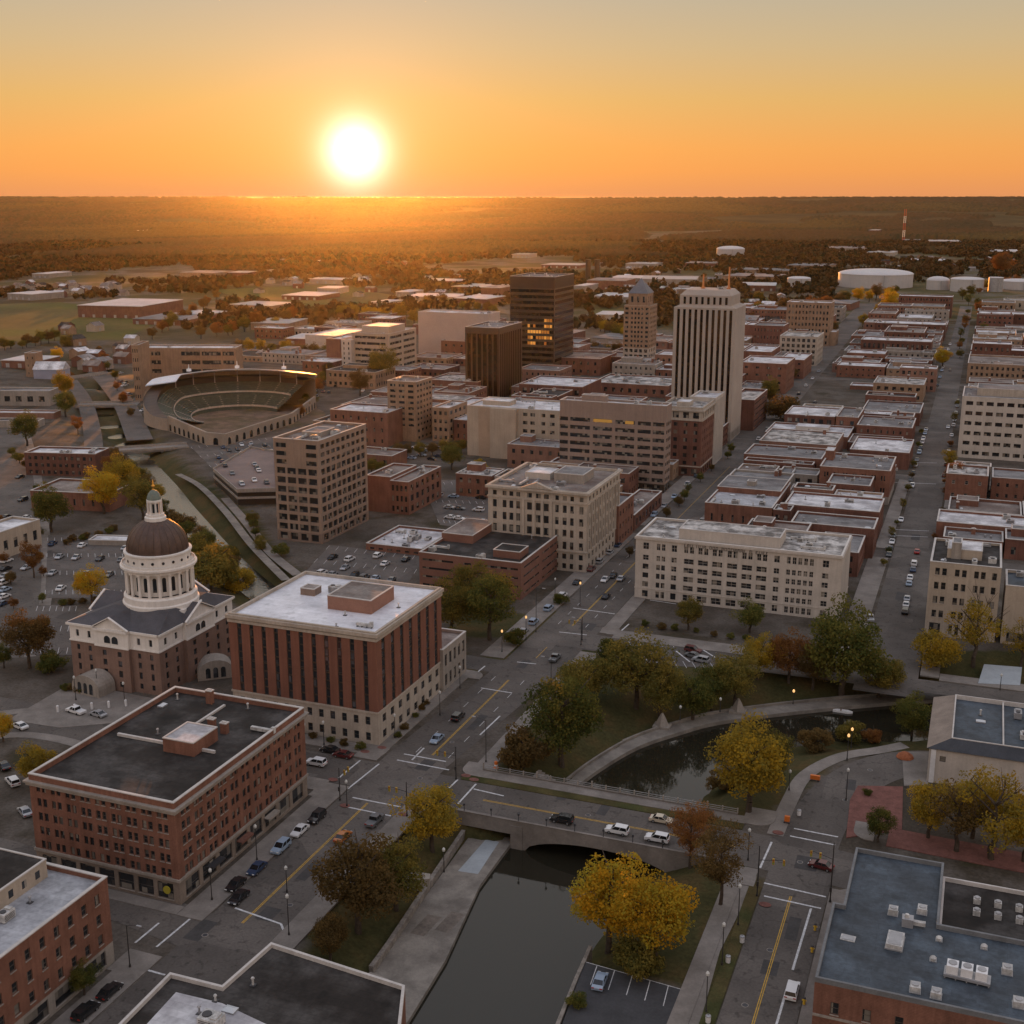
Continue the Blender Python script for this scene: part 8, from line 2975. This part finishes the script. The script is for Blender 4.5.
# ------------------------------------------------------------------ woods: single crowns nearer, a canopy sheet beyond
def woods():
    rng = np.random.default_rng(12)
    cols = [(.052, .040, .018), (.070, .046, .020), (.085, .048, .021), (.105, .055, .020), (.045, .040, .017), (.115, .072, .023)]
    m, nt, p, N, L = _nodes('woodland_leaves')
    at_ = N('ShaderNodeAttribute')
    at_.attribute_name = 'leaf'
    L(at_.outputs['Color'], p.inputs['Base Color'])
    p.inputs['Roughness'].default_value = .95
    p.inputs['Specular IOR Level'].default_value = .05
    # candidate positions in view space, denser where the photograph shows woods
    n = 26000
    f = np.sqrt(rng.uniform(1150 ** 2, 3400 ** 2, n))
    s = rng.uniform(-.47, .47, n) * f
    X = s * _ca - f * _sa
    Y = s * _sa + f * _ca
    keep = np.zeros(n, bool)
    tone = np.zeros(n)
    sheds = [o.location for o in D.objects if o.type == 'EMPTY' and o.get('category') in ('warehouse', 'house', 'storage tank', 'building', 'tower block') and o.location.length > 900]
    sh = np.array([(v.x, v.y) for v in sheds])
    for i in range(n):
        v = mn.noise((X[i] * .0042, Y[i] * .0022, 3.1)) + .5 * mn.noise((X[i] * .013, Y[i] * .007, 8.2))
        lim = (-.04 if f[i] < 1900 else -.14) if f[i] < 2500 else -.34
        if s[i] / f[i] < -.22 and f[i] > 1650:
            lim = -.25
        if s[i] / f[i] > .26 and f[i] < 1900:
            lim = .25
        keep[i] = v > lim
        tone[i] = mn.noise((X[i] * .003, Y[i] * .003, 20.0)) * 1.3 + rng.normal() * .35
    for poly in FIELDS:
        keep &= ~inside(X, Y, poly)
    for xa, xb in ((-145, -98), (-38, -8)):
        keep &= ~((X > xa) & (X < xb) & (Y < 1550))
    d2 = np.full(n, 1e9)
    for q in sh:
        d2 = np.minimum(d2, (X - q[0]) ** 2 + (Y - 12 - q[1]) ** 2)
    keep &= d2 > 34 ** 2
    idx = np.nonzero(keep)[0]
    Q, C = [], []
    for i in idx:
        k = 26
        r = rng.uniform(3.2, 6.2)
        h = r * rng.uniform(1.3, 2.0)
        d = rng.normal(size=(k, 3))
        d /= np.linalg.norm(d, axis=1)[:, None]
        c = np.array([X[i], Y[i], h * .62]) + d * np.array([r, r, h * .5]) * rng.uniform(.55, 1, k)[:, None]
        nr = d + rng.normal(size=(k, 3)) * .5
        nr /= np.linalg.norm(nr, axis=1)[:, None]
        t = np.cross(nr, rng.normal(size=(k, 3)))
        t /= np.linalg.norm(t, axis=1)[:, None]
        b = np.cross(nr, t)
        z = r * rng.uniform(.28, .5, k)[:, None]
        Q.append(np.stack([c - t * z - b * z * .7, c + t * z * .5 - b * z, c + t * z + b * z * .7, c - t * z * .5 + b * z], 1))
        ci = np.array(cols[int(np.clip((tone[i] + 1) * 3, 0, 5))]) * rng.uniform(.8, 1.2)
        C.append(np.tile(ci, (k, 1)))
    q = np.concatenate(Q)
    c = np.concatenate(C)
    me = quads_mesh('woodland', q, np.zeros(len(q)))
    a = me.attributes.new('leaf', 'FLOAT_COLOR', 'FACE')
    a.data.foreach_set('color', np.concatenate([c, np.ones((len(c), 1))], 1).ravel().astype(np.float32))
    me.materials.append(m)
    tag(link('woodland', me), kind='stuff')

    # canopy of the far forest as one bumpy sheet
    nr_, na_ = 420, 620
    fr = 2500 * (8300 / 2500) ** np.linspace(0, 1, nr_)
    an = np.linspace(-.50, .50, na_)
    Fm, Am = np.meshgrid(fr, an, indexing='ij')
    S = Fm * np.tan(Am)
    X = S * _ca - Fm * _sa
    Y = S * _sa + Fm * _ca
    Z = np.zeros(X.shape)
    col = np.zeros(X.shape + (3,))
    pal = np.array(cols)
    hi = rng.uniform(0, 1, X.shape)
    for i in range(nr_):
        for j in range(na_):
            x, y = X[i, j], Y[i, j]
            v = mn.noise((x * .0016, y * .0009, 1.7)) + .5 * mn.noise((x * .005, y * .0026, 5.0))
            lim = -.22 if fr[i] < 3600 else -.42
            Z[i, j] = 11 * np.clip((v - lim) * 14, -.1, 1)
            t = mn.noise((x * .0015, y * .0007, 30.0)) * 1.9 + (hi[i, j] - .5) * 1.6 - .25
            k = np.clip((t + 1) * 2.5, 0, 4.99)
            col[i, j] = pal[int(k)] * (1 - k % 1) + pal[int(k) + 1] * (k % 1)
    for poly in FIELDS:
        Z = np.where(inside(X, Y, poly), -1.0, Z)
    ds = np.full(X.shape, 1e9)
    for q_ in sh:
        ds = np.minimum(ds, (X - q_[0]) ** 2 + ((Y - 20 - q_[1]) / 2) ** 2)
    Z = np.where(ds < 120 ** 2, -1.0, Z)
    Z = np.where(Z > 3, Z + (hi - .5) * (8 + np.hypot(X, Y) / 700), Z)
    RR = np.hypot(X, Y)
    Z = Z + np.clip((RR - 4850) / 3550, 0, 1) * 104
    Z[0, :] = -1
    co = np.stack([X, Y, Z], -1).reshape(-1, 3)
    ii = np.arange(nr_ * na_).reshape(nr_, na_)
    qd = np.stack([ii[:-1, :-1], ii[:-1, 1:], ii[1:, 1:], ii[1:, :-1]], -1).reshape(-1, 4)
    me = D.meshes.new('far_forest')
    me.vertices.add(len(co))
    me.vertices.foreach_set('co', co.ravel())
    me.loops.add(qd.size)
    me.loops.foreach_set('vertex_index', qd.ravel().astype(np.int32))
    me.polygons.add(len(qd))
    me.polygons.foreach_set('loop_start', np.arange(0, qd.size, 4, dtype=np.int32))
    me.update(calc_edges=True)
    a = me.attributes.new('leaf', 'FLOAT_COLOR', 'POINT')
    a.data.foreach_set('color', np.concatenate([col.reshape(-1, 3), np.ones((col.size // 3, 1))], 1).ravel().astype(np.float32))
    me.materials.append(m)
    tag(link('far_forest', me), kind='stuff')


woods()


def hills():
    # the low far rise that closes the view
    mb = MB()
    n = 90
    pts = []
    for k in range(n + 1):
        a_ = AZ + radians(60) - radians(120) * k / n
        h_ = 115 + 2 * mn.noise((k * .21, 0, 4)) + 2 * mn.noise((k * .9, 0, 9))
        pts.append((a_, h_))
    for (a0_, h0_), (a1_, h1_) in zip(pts[:-1], pts[1:]):
        P_ = lambda a_, r_, z_: (-sin(a_) * r_, cos(a_) * r_, z_)
        mb.quad(P_(a0_, 4800, -3), P_(a1_, 4800, -3), P_(a1_, 8400, h1_), P_(a0_, 8400, h0_))
        mb.quad(P_(a0_, 8400, h0_), P_(a1_, 8400, h1_), P_(a1_, 9200, -2), P_(a0_, 9200, -2))
    structure('hills', mb, surf('wooded_hills', (.060, .046, .020), .3, .004, .02, .95, .05, tint=(.10, .065, .025), tint_scale=.0012))


hills()


# ------------------------------------------------------------------ the evening haze
def haze():
    mb = MB()
    R_ = 9600
    mb.box(-R_, -3000, -12, R_, R_, 120.7)
    m = D.materials.new('evening_haze')
    m.use_nodes = True
    nt = m.node_tree
    nt.nodes.clear()
    out = nt.nodes.new('ShaderNodeOutputMaterial')
    v = nt.nodes.new('ShaderNodeVolumePrincipled')
    v.inputs['Color'].default_value = (.92, .90, .88, 1)
    v.inputs['Density'].default_value = HAZE_DENSITY
    v.inputs['Anisotropy'].default_value = HAZE_ANISO
    nt.links.new(v.outputs[0], out.inputs['Volume'])
    o = mb.build('haze', m)
    tag(o, kind='stuff')


HAZE_DENSITY = 6.0e-6
HAZE_ANISO = 0.875
haze()
